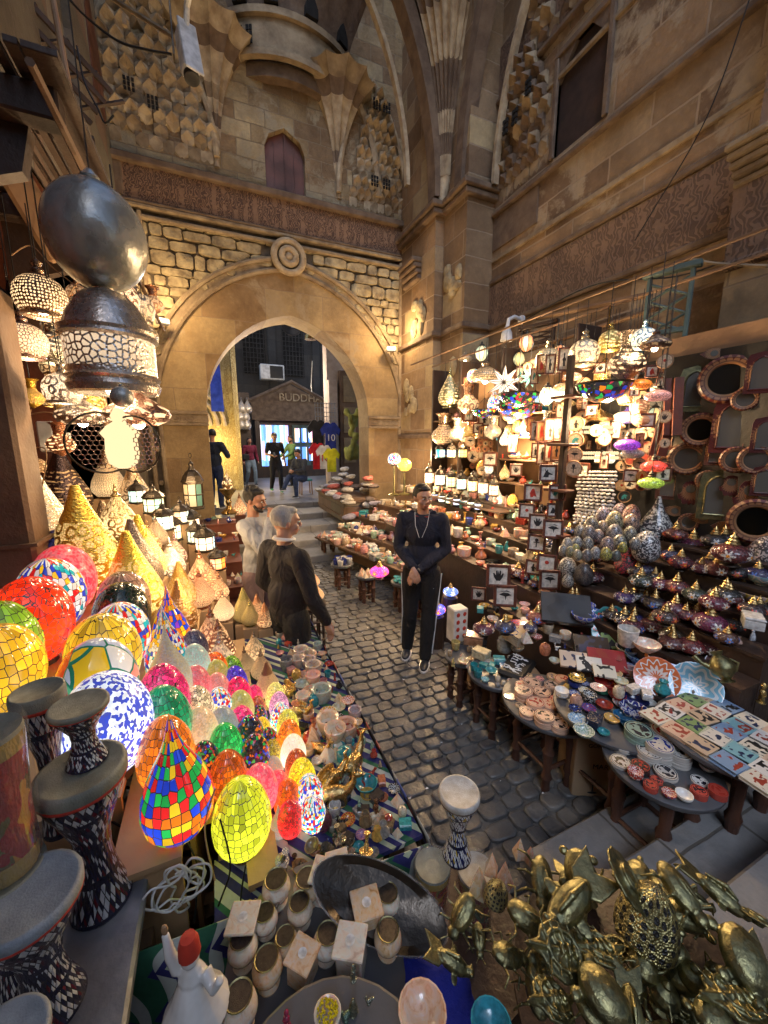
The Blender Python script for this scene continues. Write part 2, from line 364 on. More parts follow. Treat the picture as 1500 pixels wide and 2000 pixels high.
# rubble masonry between arch and frame
m = MB(); random.seed(3); z = 2.75
mo = arch_pts(1.0)
def mo_z(x):
 for (xa, za), (xb, zb2) in zip(mo, mo[1:]):
  if xa <= x <= xb: return za + (zb2 - za) * (x - xa) / (xb - xa + 1e-9)
 return SZ
while z < 5.68:
 h = ru(.14, .26); x = AX - 2.52
 while x < AX + 2.5:
  w = ru(.16, .5); cx = x + w / 2; cz = z + h / 2
  if cz > mo_z(cx) - .12 and not (AX - .3 < cx < AX + .3 and cz < 5.68 and cz > 5.3):
   j = lambda: ru(-.018, .018); d = ru(.0, .035); hz = min(h, 5.7 - z)
   P = [(x + .012 + j(), z + .012 + j()), (x + w - .012 + j(), z + .012 + j()), (x + w - .012 + j(), z + hz - .012 + j()), (x + .012 + j(), z + hz - .012 + j())]
   ring = []
   for k in range(4): a = P[k]; b = P[(k + 1) % 4]; ring += [(a[0] * .85 + b[0] * .15, a[1] * .85 + b[1] * .15), (a[0] * .15 + b[0] * .85, a[1] * .15 + b[1] * .85)]
   vs = []
   for sc_, yy in ((1., YP + .06), (1., YP + .02 - d * .6), (.94, YP - .002 - d * .6)): vs += [(cx + (a - cx) * sc_, yy + ru(-.004, .004), cz + (b - cz) * sc_) for a, b in ring]
   fs = []
   for q in range(2):
    for k in range(8): k2 = (k + 1) % 8; fs.append((q * 8 + k, q * 8 + k2, q * 8 + 8 + k2, q * 8 + 8 + k))
   vs.append((cx, YP - .004 - d * .6 + ru(-.006, .006), cz)); fs += [(16 + k, 16 + (k + 1) % 8, 24) for k in range(8)]
   m.add(vs, fs)
  x += w
 z += h
obj('rubble_masonry', m, 'rubble', gate, 60)
# moulding round the arch, boss, frame and impost blocks
def mould(mb, path, prof):
 """sweep profile (offset along normal in the wall plane, depth towards viewer) along (x,z) path"""
 n = len(path); k = len(prof); vs = []
 for i, (x, z) in enumerate(path):
  a = Vector(path[max(i - 1, 0)]); b = Vector(path[min(i + 1, n - 1)]); t = (b - a).normalized(); nn = Vector((-t.y, t.x))
  for off, dp in prof: vs.append((x + nn.x * off, YP - dp, z + nn.y * off))
 mb.add(vs, [(i * k + j, (i + 1) * k + j, (i + 1) * k + j + 1, i * k + j + 1) for i in range(n - 1) for j in range(k - 1)])
PF = [(-.13, -.05), (-.13, .05), (-.09, .07), (-.055, .05), (-.05, .0), (0, -.01), (.05, .0), (.055, .05), (.09, .07), (.13, .05), (.13, -.05)]
m = MB(); mould(m, arch_pts(.87, 18), PF); obj('arch_moulding', m, 'trim_stone', gate)
m = MB()
for xx in (AX - 2.56, AX + 2.3):
 for a, b in ((0, .07), (.16, .23)): m.bbox(xx + a, xx + b, YP - .07, YP + .05, 0, 5.81, .02)
m.bbox(AX - 2.56, AX + 2.55, YP - .07, YP + .05, 5.84, 5.91, .02); m.bbox(AX - 2.56, AX + 2.55, YP - .06, YP + .05, 5.69, 5.76, .02)
for sx in (-1, 1):
 for k in range(9): zz = .8 + k * .6; xx = AX + (-2.445 if sx < 0 else 2.415); m.lathe([(.0, -.05), (.045, -.05), (.05, 0), (.035, .03)], 10, M=Matrix.Translation((xx, YP - .0, zz)) @ Matrix.Rotation(R(90), 4, 'X') @ Matrix.Translation((0, 0, .02)))
obj('frame_moulding', m, 'trim_stone', gate)
m = MB()
for r0, dp in ((.27, .1), (.13, .12)):
 pts = [(AX + r0 * cos(a), YP - dp, 5.5 + r0 * sin(a)) for a in seg(0, 2 * PI, 20)]; m.tube(pts, .06, 8, cap=False)
m.ball((AX, YP - .08, 5.5), .09, 12); obj('boss', m, 'light_trim', gate)
m = MB()
for x0, x1 in ((-1.0, -.05), (3.11, 3.88)):
 for z0, z1, d in ((2.42, 2.47, .07), (2.47, 2.62, .045), (2.62, 2.68, .08)): m.bbox(x0, x1, YP - d, YP + .02, z0, z1, .01)
 for k in range(3): m.tube([(x0 + .15 + k * .25 + .07 * cos(a), YP - .05, 2.545 + .045 * sin(a)) for a in seg(0, 2 * PI, 10)], .012, 5)
obj('impost', m, 'trim_stone', gate)
m = MB(); m.box(-1.6, 3.88, YP - .03, YP + .5, 5.93, 6.45); obj('inscription_frieze', m, 'frieze', gate)
m = MB(); m.bbox(-1.6, 3.9, YP - .12, YP + .3, 6.45, 6.57, .02); m.bbox(-1.6, 3.9, YP - .07, YP + .3, 5.91, 5.95, .01)
m.bbox(-1.55, -1.0, YP - .05, YP + .3, 5.96, 6.47, .03); obj('cornice', m, 'dark_trim', gate)
# ================================================================ upper wall with door window, fans, muqarnas and gallery
up = empty('upper_wall', (0, 0, 0)); tag(up, 'upper stone wall of fan vaulting and stalactite niches above the gate', 'wall')
m = MB(); DX0, DX1, DZ0, DZ1 = 1.2, 1.91, 6.4, 7.62
m.box(-2.6, DX0, YP, YP + .5, 6.5, 12.5); m.box(DX1, 5.4, YP, YP + .5, 6.5, 12.5)
dp = [(DX0, DZ1 - .35), (DX0 + .08, DZ1 - .16), (DX0 + .355, DZ1), (DX1 - .08, DZ1 - .16), (DX1, DZ1 - .35)]
m.add([(x, YP, z) for x, z in dp] + [(x, YP, 12.5) for x, z in dp] + [(x, YP + .3, z) for x, z in dp], [(i, i + 1, i + 6, i + 5) for i in range(4)] + [(i, i + 10, i + 11, i + 1) for i in range(4)])
m.box(DX0, DX1, YP, YP + .5, 6.0, DZ0); obj('masonry', m, 'upper_stone', up)
m = MB(); m.prism([(DX0, DZ0), (DX1, DZ0), (DX1, DZ1 - .35), (DX1 - .08, DZ1 - .16), (DX0 + .355, DZ1), (DX0 + .08, DZ1 - .16), (DX0, DZ1 - .35)], Matrix(((1, 0, 0, 0), (0, 0, -1, YP + .12), (0, 1, 0, 0), (0, 0, 0, 1))), .05)
for k in range(1, 4): m.box(DX0 + k * .178 - .008, DX0 + k * .178 + .008, YP + .1, YP + .13, DZ0, DZ1 - .2)
m.box(DX0 + .36, DX0 + .385, YP + .085, YP + .13, DZ0, DZ1 - .05)
obj('wooden_shutter', m, 'red_wood', up)
def conoid(mb, cx, cy, z0, h, r0, R1, a0, a1, fl, rib=.05, nz=9, mats=(0,)):
 """fan of stone flutes opening upwards from a point on the wall"""
 n = fl * 6; vs = []; fs = []; ms = []
 for j in range(nz + 1):
  t = j / nz; rad = r0 + R1 * (1 - math.sqrt(max(0, 1 - (t * .95) ** 2)))
  for i in range(n + 1):
   a = a0 + (a1 - a0) * i / n; ph = (i % 6) / 6; rr = rad * (1 + rib * 2.2 * (1 - abs(sin(ph * PI)))) + .015 * (ph == 0) ; vs.append((cx + rr * cos(a), cy + rr * sin(a), z0 + h * t))
 for j in range(nz):
  for i in range(n): fs.append((j * (n + 1) + i, j * (n + 1) + i + 1, (j + 1) * (n + 1) + i + 1, (j + 1) * (n + 1) + i)); ms.append(mats[j % len(mats)])
 o = len(mb.f); mb.add(vs, fs)
 for q, mm in enumerate(ms): mb.m[o + q] = mm
 # lower point
 mb.lathe([(.0, z0 - .35), (r0 * .6, z0 - .2), (r0 * 1.05, z0)], 12, mats[0], (cx, cy))
m = MB(); conoid(m, 2.55, YP + .05, 6.95, 1.6, .07, .85, PI, 2 * PI, 6, mats=(0, 0, 1, 2, 0)); conoid(m, .4, YP + .05, 6.95, 1.6, .07, .85, PI, 2 * PI, 6, mats=(0, 0, 1, 0, 2))
m.tube([(2.55, YP, 6.72), (2.55, YP, 6.95)], .045, 8); m.tube([(.4, YP, 6.72), (.4, YP, 6.95)], .045, 8)
obj('fan_vault', m, ['light_trim', 'dark_trim', 'trim_stone'], up, 25)
# gallery band with little openings, fluted half dome above
def ringband(mb, r, z0, z1, a0=R(200), a1=R(340), cx=1.75, cy=9.2, n=24, mi=0, t=.06):
 vs = []
 for z in (z0, z1):
  for rr in (r, r + t):
   for i in range(n + 1): a = a0 + (a1 - a0) * i / n; vs.append((cx + rr * cos(a), cy + rr * sin(a), z))
 k = n + 1; q = []
 for i in range(n): q += [(k + i, k + i + 1, 3 * k + i + 1, 3 * k + i), (2 * k + i, 2 * k + i + 1, 3 * k + i + 1, 3 * k + i), (i, k + i, k + i + 1, i + 1)]
 mb.add(vs, q, mi)
m = MB(); ringband(m, 1.5, 8.45, 8.95, mi=0); ringband(m, 1.53, 8.92, 9.02, mi=0, t=.1); ringband(m, 1.5, 8.38, 8.47, mi=0, t=.1)
vs = []; fs = []; n = 60; cx, cy = 1.75, 9.2
for j in range(9):
 t = j / 8; rad = 1.56 + .9 * t ** 1.3; z = 9.02 + 2.6 * t
 for i in range(n + 1): a = R(195) + R(150) * i / n; rr = rad * (1 + .035 * (t + .3) * abs(cos(i / n * 10 * PI))); vs.append((cx + rr * cos(a), cy + rr * sin(a), z))
for j in range(8):
 for i in range(n): fs.append((j * (n + 1) + i, j * (n + 1) + i + 1, (j + 1) * (n + 1) + i + 1, (j + 1) * (n + 1) + i))
m.add(vs, fs, 1); ringband(m, 1.28, 8.2, 8.4, mi=1, t=.16); obj('gallery', m, ['trim_stone', 'dark_trim'], up, 25)
m = MB()
for a in (215, 238, 256, 279, 302, 320):
 A = R(a); M = Matrix.Translation((1.75 + 1.66 * cos(A), 9.2 + 1.66 * sin(A), 9.05)) @ Matrix.Rotation(A + R(90), 4, 'Z') @ Matrix.Rotation(R(90), 4, 'X')
 m.prism([(-.11, 0), (.11, 0), (.11, .14), (.06, .25), (0, .32), (-.06, .25), (-.11, .14)], M, .1)
for a in (236, 242, 297, 303):
 A = R(a); M = Matrix.Translation((1.75 + 1.575 * cos(A), 9.2 + 1.575 * sin(A), 8.55)) @ Matrix.Rotation(A + R(90), 4, 'Z') @ Matrix.Rotation(R(90), 4, 'X')
 for q in range(3):
  for p in range(2): m.prism([(-.05 + p * .055, q * .09), (-.005 + p * .055, q * .09), (-.005 + p * .055, q * .09 + .07), (-.05 + p * .055, q * .09 + .07)], M, .05)
obj('gallery_opening', m, 'void', up)
def muq(mb, M, w, rows, ch=.24, jit=0, mi=(0, 1), top=1.):
 """tiers of small pointed corbelled cells; M maps x right, y up, z out of the wall; rows = [cell counts]"""
 for r, cnt in enumerate(rows):
  cw = w / max(rows); y0 = r * ch; x0 = -cnt * cw / 2; dpth = .07 + .05 * (r % 3) + .02 * r
  for k in range(cnt):
   if rnd() < .14: continue
   xa = x0 + k * cw + ru(-.012, .012); xm = xa + cw / 2; xb = xa + cw; d = max(.02, (dpth + ru(-.05, .05)) * .5)
   top_ = y0 + ch * 1.02; mm = mi[(r + k) % 2] if rnd() < .5 else mi[r % 2]
   vs = [(xa, y0, .0), (xb, y0, .0), (xm, y0 - ch * .25, .0), (xa, y0 + ch * .5, d), (xm, y0 + ch * .35, d * .55), (xb, y0 + ch * .5, d), (xm, y0 + ch * .95, d * 1.5), (xa, top_, d * .8), (xb, top_, d * .8), (xa, top_, 0), (xb, top_, 0), (xa, y0 + ch * .2, d * .9), (xb, y0 + ch * .2, d * .9)]
   fs = [(2, 4, 11), (2, 12, 4), (0, 2, 11), (1, 12, 2), (11, 4, 3), (12, 5, 4), (3, 4, 6), (4, 5, 6), (3, 6, 7), (5, 8, 6), (7, 6, 8), (7, 8, 10, 9), (0, 11, 3, 7, 9), (1, 10, 8, 5, 12)]
   mb.add([M @ Vector(v) for v in vs], fs, mm)
def wallM(x, z): return Matrix(((1, 0, 0, x), (0, 0, -1, YP + .01), (0, 1, 0, z), (0, 0, 0, 1)))
m = MB(); random.seed(8)
muq(m, wallM(3.35, 6.65), 1.2, [8, 8, 7, 7, 6, 6, 5, 5, 4, 3, 2, 1], .165); muq(m, wallM(-.5, 6.75), 1.9, [9, 10, 10, 9, 9, 8, 8, 7, 6, 5, 3, 2], .175)
obj('stalactite_niche', m, ['light_trim', 'trim_stone'], up, 20)
def archedge(mb, cx, z0, hw, rise, y=YP - .05, r=.05):
 e = (rise * rise - hw * hw) / (2 * hw) if rise > hw else 0; Rr = hw + e; a1 = math.acos(e / Rr); L = [(cx + e - Rr * cos(a), y, z0 + Rr * sin(a) * (rise / math.sqrt(Rr * Rr - e * e))) for a in seg(0, a1, 10)]
 L += [(2 * cx - x, yy, z) for x, yy, z in L[-2::-1]]; mb.tube(L, r, 6)
m = MB(); archedge(m, 3.25, 6.8, .72, 2.0); archedge(m, -.55, 6.85, .95, 2.0); archedge(m, .95, 6.9, 2.4, 3.0, r=.07)
obj('niche_arch', m, 'light_trim', up)
# lattice windows in the niches
m = MB()
for x, z in ((3.15, 7.0), (3.4, 7.0), (3.2, 8.28), (3.4, 8.28), (-.85, 7.35), (-.55, 7.2)):
 for q in range(3):
  for p in range(3): m.box(x + p * .055, x + p * .055 + .036, YP - .19, YP - .17, z + q * .065, z + q * .065 + .045)
obj('lattice_window', m, 'void', up)
# ================================================================ corner piers, corner fan and wall arches
pr = empty('corner_pier', (0, 0, 0)); tag(pr, 'stepped stone corner pier carrying the big ribbed fan of the vault', 'pier')
m = MB(); m.box(3.88, 4.8, 6.6, YP + .4, -.05, 12.5); m.box(4.05, 4.8, 5.9, 6.6, -.05, 12.5); obj('pier_shaft', m, ['pier_stone_y'], pr)
m = MB()
for z, d in ((6.05, .09), (6.15, .14), (4.05, .07), (2.2, .06)):
 m = MB(); m.bbox(3.88 - d, 4.7, 6.6 - d, 7.98, z, z + .09, .015); m.bbox(4.05 - d, 4.7, 5.9 - d, 6.6 - d - .003, z, z + .09, .015); obj('pier_cornice', m, 'dark_trim', pr)
m = MB()
for k in range(4): m.bbox(3.8 - k * .04, 3.98, 7.1, 7.75, 5.2 + k * .1, 5.29 + k * .1, .02)
obj('corbel', m, 'dark_trim', pr); random.seed(4)
for x, y, z in ((3.87, 7.2, 4.6), (4.04, 6.25, 4.9), (3.87, 7.5, 3.0), (4.04, 6.2, 3.2)):
 m = MB()
 for k in range(7): m.ball((x, y + ru(-.2, .2), z + ru(-.3, .3)), (.05, ru(.08, .16), ru(.08, .2)), 8)
 obj('eroded_stone', m, 'rubble', pr)
m = MB(); conoid(m, 4.0, 6.5, 6.6, 4.2, .09, 3.2, R(170), R(280), 8, .07, 14, (0, 1, 0, 1, 1, 0)); m.tube([(3.96, 6.52, 6.2), (3.96, 6.52, 6.8)], .07, 8)
obj('corner_fan', m, ['light_trim', 'dark_trim'], pr, 25)
def rib(mb, P0, d, hw, rise, w, dp, z0):
 """broad flat arch rib rising from the pier along direction d"""
 n = 16; vs = []; L = []
 e = (rise * rise - hw * hw) / (2 * hw); Rr = hw + e; a1 = math.acos(e / Rr)
 for a in seg(0, a1, n): L.append((Rr - Rr * cos(a), Rr * sin(a)))
 perp = Vector((d.y, -d.x, 0))
 for i, (t, z) in enumerate(L):
  a = Vector(L[max(i - 1, 0)]); b = Vector(L[min(i + 1, n)]); tt = (b - a).normalized(); nn = Vector((-tt.y, tt.x))
  for off, pp in ((0, 0), (0, dp), (w, dp), (w, 0)):
   q = P0 + d * (t - nn.x * -off) + perp * pp; vs.append((q.x, q.y, z0 + z + nn.y * off))
 mb.add(vs, [(i * 4 + j, i * 4 + (j + 1) % 4, i * 4 + 4 + (j + 1) % 4, i * 4 + 4 + j) for i in range(n) for j in range(4)])
m = MB(); rib(m, Vector((3.8, 6.75, 0)), Vector((-1, 0, 0)), 2.7, 4.6, .2, -.25, 6.3)
rib(m, Vector((4.2, 6.0, 0)), Vector((0, -1, 0)), 2.6, 4.4, .2, .22, 6.3); obj('vault_rib', m, 'dark_trim', pr, 40)
m = MB(); rib(m, Vector((3.45, 7.0, 0)), Vector((-1, 0, 0)), 2.2, 3.9, .07, -.1, 6.6); rib(m, Vector((4.5, 5.7, 0)), Vector((0, -1, 0)), 2.1, 3.6, .07, .1, 6.2)
obj('rib_edge', m, 'light_trim', pr, 40)
# ================================================================ right-hand wall
rw = empty('side_wall', (0, 0, 0)); tag(rw, 'high brown stone side wall with worn plaster, carved bands and a dark window', 'wall')
WX = 4.6; WY0, WY1, WZ0, WZ1 = 3.92, 4.66, 5.98, 7.15
m = MB(); m.box(WX, WX + .5, WY1, 8, 0, 12.5); m.box(WX, WX + .5, -2, WY0, 0, 12.5); m.box(WX, WX + .5, WY0, WY1, 0, WZ0); m.box(WX, WX + .5, WY0, WY1, WZ1, 12.5)
obj('masonry', m, 'wall_stone', rw)
m = MB(); m.box(WX + .04, WX + .08, WY0, WY1, WZ0, WZ1); obj('dark_window', m, 'shutter_wood', rw)
m = MB()
for a, b, c, d in ((WY0 - .07, WY0, WZ0, WZ1), (WY1, WY1 + .07, WZ0, WZ1), (WY0 - .07, WY1 + .07, WZ1, WZ1 + .08)): m.bbox(WX - .04, WX + .18, a, b, c, d, .01)
m.prism([(WY0, WZ1), (WY0 + .26, WZ1), (WY0, WZ1 - .3)], Matrix(((0, 0, -1, WX - .01), (1, 0, 0, 0), (0, 1, 0, 0), (0, 0, 0, 1))), .12)
m.prism([(WY1, WZ1), (WY1 - .26, WZ1), (WY1, WZ1 - .3)], Matrix(((0, 0, -1, WX - .01), (1, 0, 0, 0), (0, 1, 0, 0), (0, 0, 0, 1))), .12)
obj('window_frame', m, 'dark_trim', rw)
m = MB(); m.box(WX - .03, WX + .1, 1.9, 5.9, 4.1, 4.75); m.box(WX - .025, WX + .1, -1, 5.9, 7.5, 8.2); obj('carved_band', m, 'frieze_side', rw)
m = MB()
for z, d in ((5.82, .07), (4.78, .05), (4.04, .06), (7.42, .08)): m.bbox(WX - d, WX + .1, -1, 5.9, z, z + .07, .015)
m.bbox(WX - .02, WX + .1, 4.9, 5.9, 5.3, 5.8, .01); obj('ledge', m, 'dark_trim', rw)
m = MB(); random.seed(9)
MY = lambda y, z: Matrix(((0, 0, -1, WX + .01), (-1, 0, 0, y), (0, 1, 0, z), (0, 0, 0, 1)))
muq(m, MY(5.28, 6.0), 1.0, [6, 6, 6, 5, 6, 5, 5, 4, 3, 2], .165); muq(m, MY(3.2, 7.6), 1.3, [5, 6, 7, 7, 6, 5], .17); muq(m, MY(4.7, 7.35), 1.5, [8, 8, 7, 7, 6, 5], .17)
obj('stalactite_niche', m, ['trim_stone', 'dark_trim'], rw, 20)
m = MB()
for y, z in ((5.25, 6.75), (5.45, 6.75), (5.0, 6.95)):
 for q in range(3):
  for p in range(2): m.box(WX - .2, WX - .17, y + p * .06, y + p * .06 + .04, z + q * .07, z + q * .07 + .05)
obj('lattice_window', m, 'void', rw)
m = MB(); random.seed(12)
m.bbox(WX - .035, WX + .02, -1, 5.88, 5.12, 5.19, .01); m.bbox(WX - .03, WX + .02, 1, 5.88, 6.9, 6.96, .01); obj('string_course', m, 'trim_stone', rw)
# buttress of lighter ashlar at the near end
bt = empty('stone_buttress', (0, 0, 0)); tag(bt, 'smooth tan ashlar buttress with a moulded ledge beyond the mirrors', 'wall')
m = MB(); m.box(4.25, 4.6, -2, 2.2, 0, 3.6); obj('shaft', m, 'tan_stone', bt)
m = MB(); m.box(4.22, 4.6, -2, 2.21, 3.68, 4.25); m.bbox(4.2, 4.6, -2, 2.22, 3.6, 3.68, .02); obj('carved_panel', m, 'frieze_side', bt); m = MB()
for k in range(5): m.bbox(4.2 - k * .03, 4.6, -2, 2.22 + k * .01, 4.25 + k * .065, 4.31 + k * .065, .015)
obj('moulded_ledge', m, 'trim_stone', bt)
m = MB(); random.seed(2)
for k in range(90): m.ball((4.42, ru(-.5, 2.15), ru(4.7, 6.2)), (ru(.04, .1), ru(.06, .18), ru(.06, .18)), 7)
m.box(4.42, 4.6, -2, 2.2, 4.58, 12); obj('eroded_stone', m, 'grey_stone', bt)
# ================================================================ left-hand wall (plane x = -1.15) and its shop front
lw = empty('shop_wall', (0, 0, 0)); tag(lw, 'grey stone wall over the lamp shop with old timber brackets', 'wall')
m = MB(); m.box(-1.7, -1.12, 6.2, YP + .3, -.05, 12.5); m.box(-1.7, -1.2, 1.0, 6.2, 4.35, 12.5); m.box(-1.8, -1.3, -2, 1.0, 0, 12.5)
obj('masonry', m, 'grey_stone', lw)
m = MB(); m.box(-2.6, -2.5, .5, 6.3, 0, 4.5); m.box(-2.6, -1.2, 6.2, 6.25, 0, 4.4); m.box(-2.6, -1.2, .5, 6.3, 4.3, 4.36); m.box(-2.6, -1.3, 2.0, 2.05, 0, 4.4); obj('shop_interior', m, 'red_wood', lw)
m = MB(); m.prism([(7.1, 6.75), (7.75, 6.75), (7.75, 7.7), (7.42, 8.1), (7.1, 7.7)], Matrix(((0, 0, 1, -1.11), (1, 0, 0, 0), (0, 1, 0, 0), (0, 0, 0, 1))), .02); obj('blind_niche', m, 'red_wood', lw)
hb = empty('added_backdrop', (0, 0, 0)); tag(hb, 'added tan stone front behind the viewpoint, unseen backdrop that fills the mirrors', 'backdrop')  # added front: keeps open sky out of the mirrors and dims the skylight
m = MB(); m.box(-9, 7, -6.5, -6, 0, 6.5); m.box(-9, -8.6, -6, 9, 0, 6.5); obj('masonry', m, 'portal_stone', hb); m = MB()
for k in range(5): m.bbox(-7.5 + k * 3, -6.3 + k * 3, -6.02, -5.95, 1.2, 3.4, .02)
obj('backdrop_shutter', m, 'old_wood', hb)
# ================================================================ goods: materials
def oinfo(t):
 oi = t.n('ObjectInfo'); return oi.outputs['Color'], oi.outputs['Alpha'], oi.outputs['Random']
def inner(t, z, z0=.35, w=.45):
 """light the bulb throws on its own shade, strongest at the bulb's height"""
 d = t.ma('DIVIDE', t.ma('SUBTRACT', z, z0), w); return t.ma('ADD', .45, t.ma('MULTIPLY', t.ma('EXPONENT', t.ma('MULTIPLY', t.ma('MULTIPLY', d, d), -1.)), .9))
def mosaic(name, pal=None, sc_=12., kind='crack', K=1.2, rand=.85, gw=.045, grout=(.03, .025, .02), z0=.35, rough=.12, vari=(.5, 1.25)):
 t = NT(name); oc, al, rn = oinfo(t); o = t.obj(); x, y, z = t.xyz(o)
 if kind == 'crack': v = t.n('VectorMath', o, t.comb(rn, rn, rn), operation='ADD').outputs[0]; dim = '3D'
 else:
  u, zz = t.cyl(); N = round(sc_ * PI); v = t.comb(t.ma('MULTIPLY', u, float(N)), t.ma('MULTIPLY', zz, N / PI)); sc_ = 1.; dim = '2D'
 c1 = t.vor(v, sc_, 'F1', rand, dim); ed = t.vor(v, sc_, 'DISTANCE_TO_EDGE', rand, dim)
 r, g_, b = t.xyz(c1.outputs['Color'])
 if pal: n = len(pal); col = t.ramp(r, [(i / n, c) for i, c in enumerate(pal)], 'CONSTANT')
 else: col = t.mix(1., oc, t.comb(t.mr(r, 0, 1, *vari), t.mr(r, 0, 1, *vari), t.mr(r, 0, 1, *vari)), 'MULTIPLY')
 m = t.ma('GREATER_THAN', ed.outputs['Distance'], gw)
 cc = t.mix(m, grout, col)
 es = t.ma('MULTIPLY', t.ma('MULTIPLY', al, K), t.ma('MULTIPLY', inner(t, z, z0), t.mr(g_, 0, 1, .6, 1.3)))
 MT[name] = t.pbr(cc, rough, 0, t.bump(t.ma('MINIMUM', ed.outputs['Distance'], gw * 2), .5, .02), ecol=cc, es=es, coat=.6)
def speck(name, K=1.1, sc_=26., c2=None, thr=.5, z0=.35):
 """crushed-glass finish: grains of the object's colour among pale or dark ones"""
 t = NT(name); oc, al, rn = oinfo(t); o = t.obj(); x, y, z = t.xyz(o)
 r, g_, b = t.xyz(t.vor(o, sc_).outputs['Color']); col = t.mix(t.ma('GREATER_THAN', r, thr), oc, c2 if name != 'm_speck' else t.mix(.14, oc, (.9, .85, .8)))
 col = t.mix(t.mr(g_, 0, 1, 0, .4), col, (.1, .08, .08))
 MT[name] = t.pbr(col, .3, 0, t.bump(g_, .4, .01), ecol=col, es=t.ma('MULTIPLY', t.ma('MULTIPLY', al, K), inner(t, z, z0)), coat=.5)
RED = (.75, .02, .02); ORG = (.95, .22, .015); YEL = (.9, .55, .02); GRN = (.02, .45, .08); BLU = (.02, .06, .6); TRQ = (.02, .45, .5); PNK = (.85, .03, .16); PUR = (.3, .05, .5); WHT = (.8, .78, .72); CRM = (.8, .62, .36)
mosaic('m_crack'); mosaic('m_crack_fine', sc_=17.); mosaic('m_tile', kind='tile', sc_=9.5, rand=.45)
mosaic('m_multi', [RED, BLU, YEL, GRN, ORG, BLU, RED], 7.5, 'tile', rand=.3)
mosaic('m_multi_white', [WHT, RED, WHT, BLU, YEL, WHT, TRQ], 12, 'tile', rand=.6)
mosaic('m_check', [BLU, ORG, BLU, ORG, (.3, .05, .5), YEL], 7.5, 'tile', rand=.5)
mosaic('m_dark_multi', [(.01, .02, .02), (.01, .01, .03), BLU, (.02, .02, .02), GRN, (.4, .03, .05), (.02, .02, .03), ORG], 11., 'crack', gw=.06)
mosaic('m_football', [(.55, .62, .75), RED, YEL, WHT, (.1, .4, .2), (.85, .3, .2)], 2.6, 'crack', gw=.03, grout=(.02, .2, .12))
speck('m_speck'); speck('m_speck_blue', c2=(.75, .8, .85), thr=.45, sc_=30); speck('m_grain', K=1.6, sc_=38., c2=(.35, .36, .3))
speck('m_stone_mosaic', K=0., sc_=24, c2=(.03, .03, .035), thr=.42)
def pierced(name, kind, K=.9, sc_=14., metal=1., rough=.28, z0=.4, warm_=(1., .62, .25), dark=(.25, .25, .25)):
 t = NT(name); oc, al, rn = oinfo(t); o = t.obj(); x, y, z = t.xyz(o); u, zz = t.cyl(); N = round(sc_ * PI / 2) * 2
 v = t.comb(t.ma('MULTIPLY', u, float(N)), t.ma('MULTIPLY', zz, N / PI))
 if kind == 'dots':
  d = t.vor(v, 1., 'F1', .35, '2D').outputs['Distance']; h = t.ma('LESS_THAN', d, .3)
 elif kind == 'lattice':
  d = t.vor(v, .9, 'DISTANCE_TO_EDGE', .7, '2D').outputs['Distance']; h = t.ma('GREATER_THAN', d, .13)
 elif kind == 'swirl':
  wv = t.n('TexWave', i={'Vector': v, 'Scale': .22, 'Distortion': 9., 'Detail': 1., 'Detail Scale': .5}, wave_type='RINGS').outputs['Fac']; d = wv; h = t.ma('MULTIPLY', t.ma('GREATER_THAN', wv, .62), t.ma('GREATER_THAN', t.noise(v, .6, 1).outputs[0], .5))
 else: # petals
  f = t.vor(t.n('VectorMath', v, t.n('VectorMath', t.noise(v, .5, 1).outputs['Color'], (1.2, 1.2, 0), operation='MULTIPLY'), operation='ADD').outputs[0], .3, 'F1', .55, '2D'); d = t.vor(v, 1.6, 'DISTANCE_TO_EDGE', 1., '2D').outputs['Distance']
  sn = t.ma('SINE', t.ma('MULTIPLY', f.outputs['Distance'], 13.)); h = t.ma('MULTIPLY', t.ma('GREATER_THAN', sn, -.2), t.ma('GREATER_THAN', d, .11))
 belt = t.ma('MULTIPLY', t.ma('GREATER_THAN', z, .06), t.ma('LESS_THAN', z, 1.55)); h = t.ma('MULTIPLY', h, belt)
 ham = t.vor(o, 26., 'F1').outputs['Distance']
 col = t.mix(h, oc, t.mix(.5, dark, warm_))
 es = t.ma('MULTIPLY', t.ma('MULTIPLY', h, t.ma('MULTIPLY', al, K)), inner(t, z, z0, .4)); ec = t.mix(.45, warm_, oc)
 MT[name] = t.pbr(col, t.mr(ham, 0, 1, rough - .08, rough + .2), t.ma('MULTIPLY', t.ma('SUBTRACT', 1., h), metal), t.bump(t.ma('ADD', t.ma('MULTIPLY', h, -1.), t.ma('MULTIPLY', ham, .35)), .7, .02), ecol=ec, es=t.ma('MULTIPLY', es, 1.5))
pierced('p_dots', 'dots', sc_=15); pierced('p_fine', 'dots', sc_=22); pierced('p_swirl', 'swirl', sc_=12); pierced('p_lattice', 'lattice', sc_=16); pierced('p_petal', 'petal', sc_=12)
def lantern_glass():
 t = NT('pane_glass'); oc, al, rn = oinfo(t); x, y, z = t.xyz(t.obj()); u, zz = t.cyl()
 k = t.n('TexWhiteNoise', i={'W': t.ma('ADD', t.ma('FLOOR', t.ma('MULTIPLY', u, 8.)), t.ma('MULTIPLY', rn, 37.))}, noise_dimensions='1D').outputs['Value']
 col = t.ramp(k, [(0, (.9, .6, .25)), (.25, (.05, .5, .55)), (.42, (.9, .75, .45)), (.6, (.95, .2, .03)), (.75, (.75, .8, .6)), (.88, (.03, .35, .3))], 'CONSTANT'); col = t.mix(.55, col, oc)
 MT['pane_glass'] = t.pbr(col, .1, 0, ecol=col, es=t.ma('MULTIPLY', t.ma('MULTIPLY', al, 2.6), inner(t, z, .5, .3)), coat=.5)
lantern_glass()
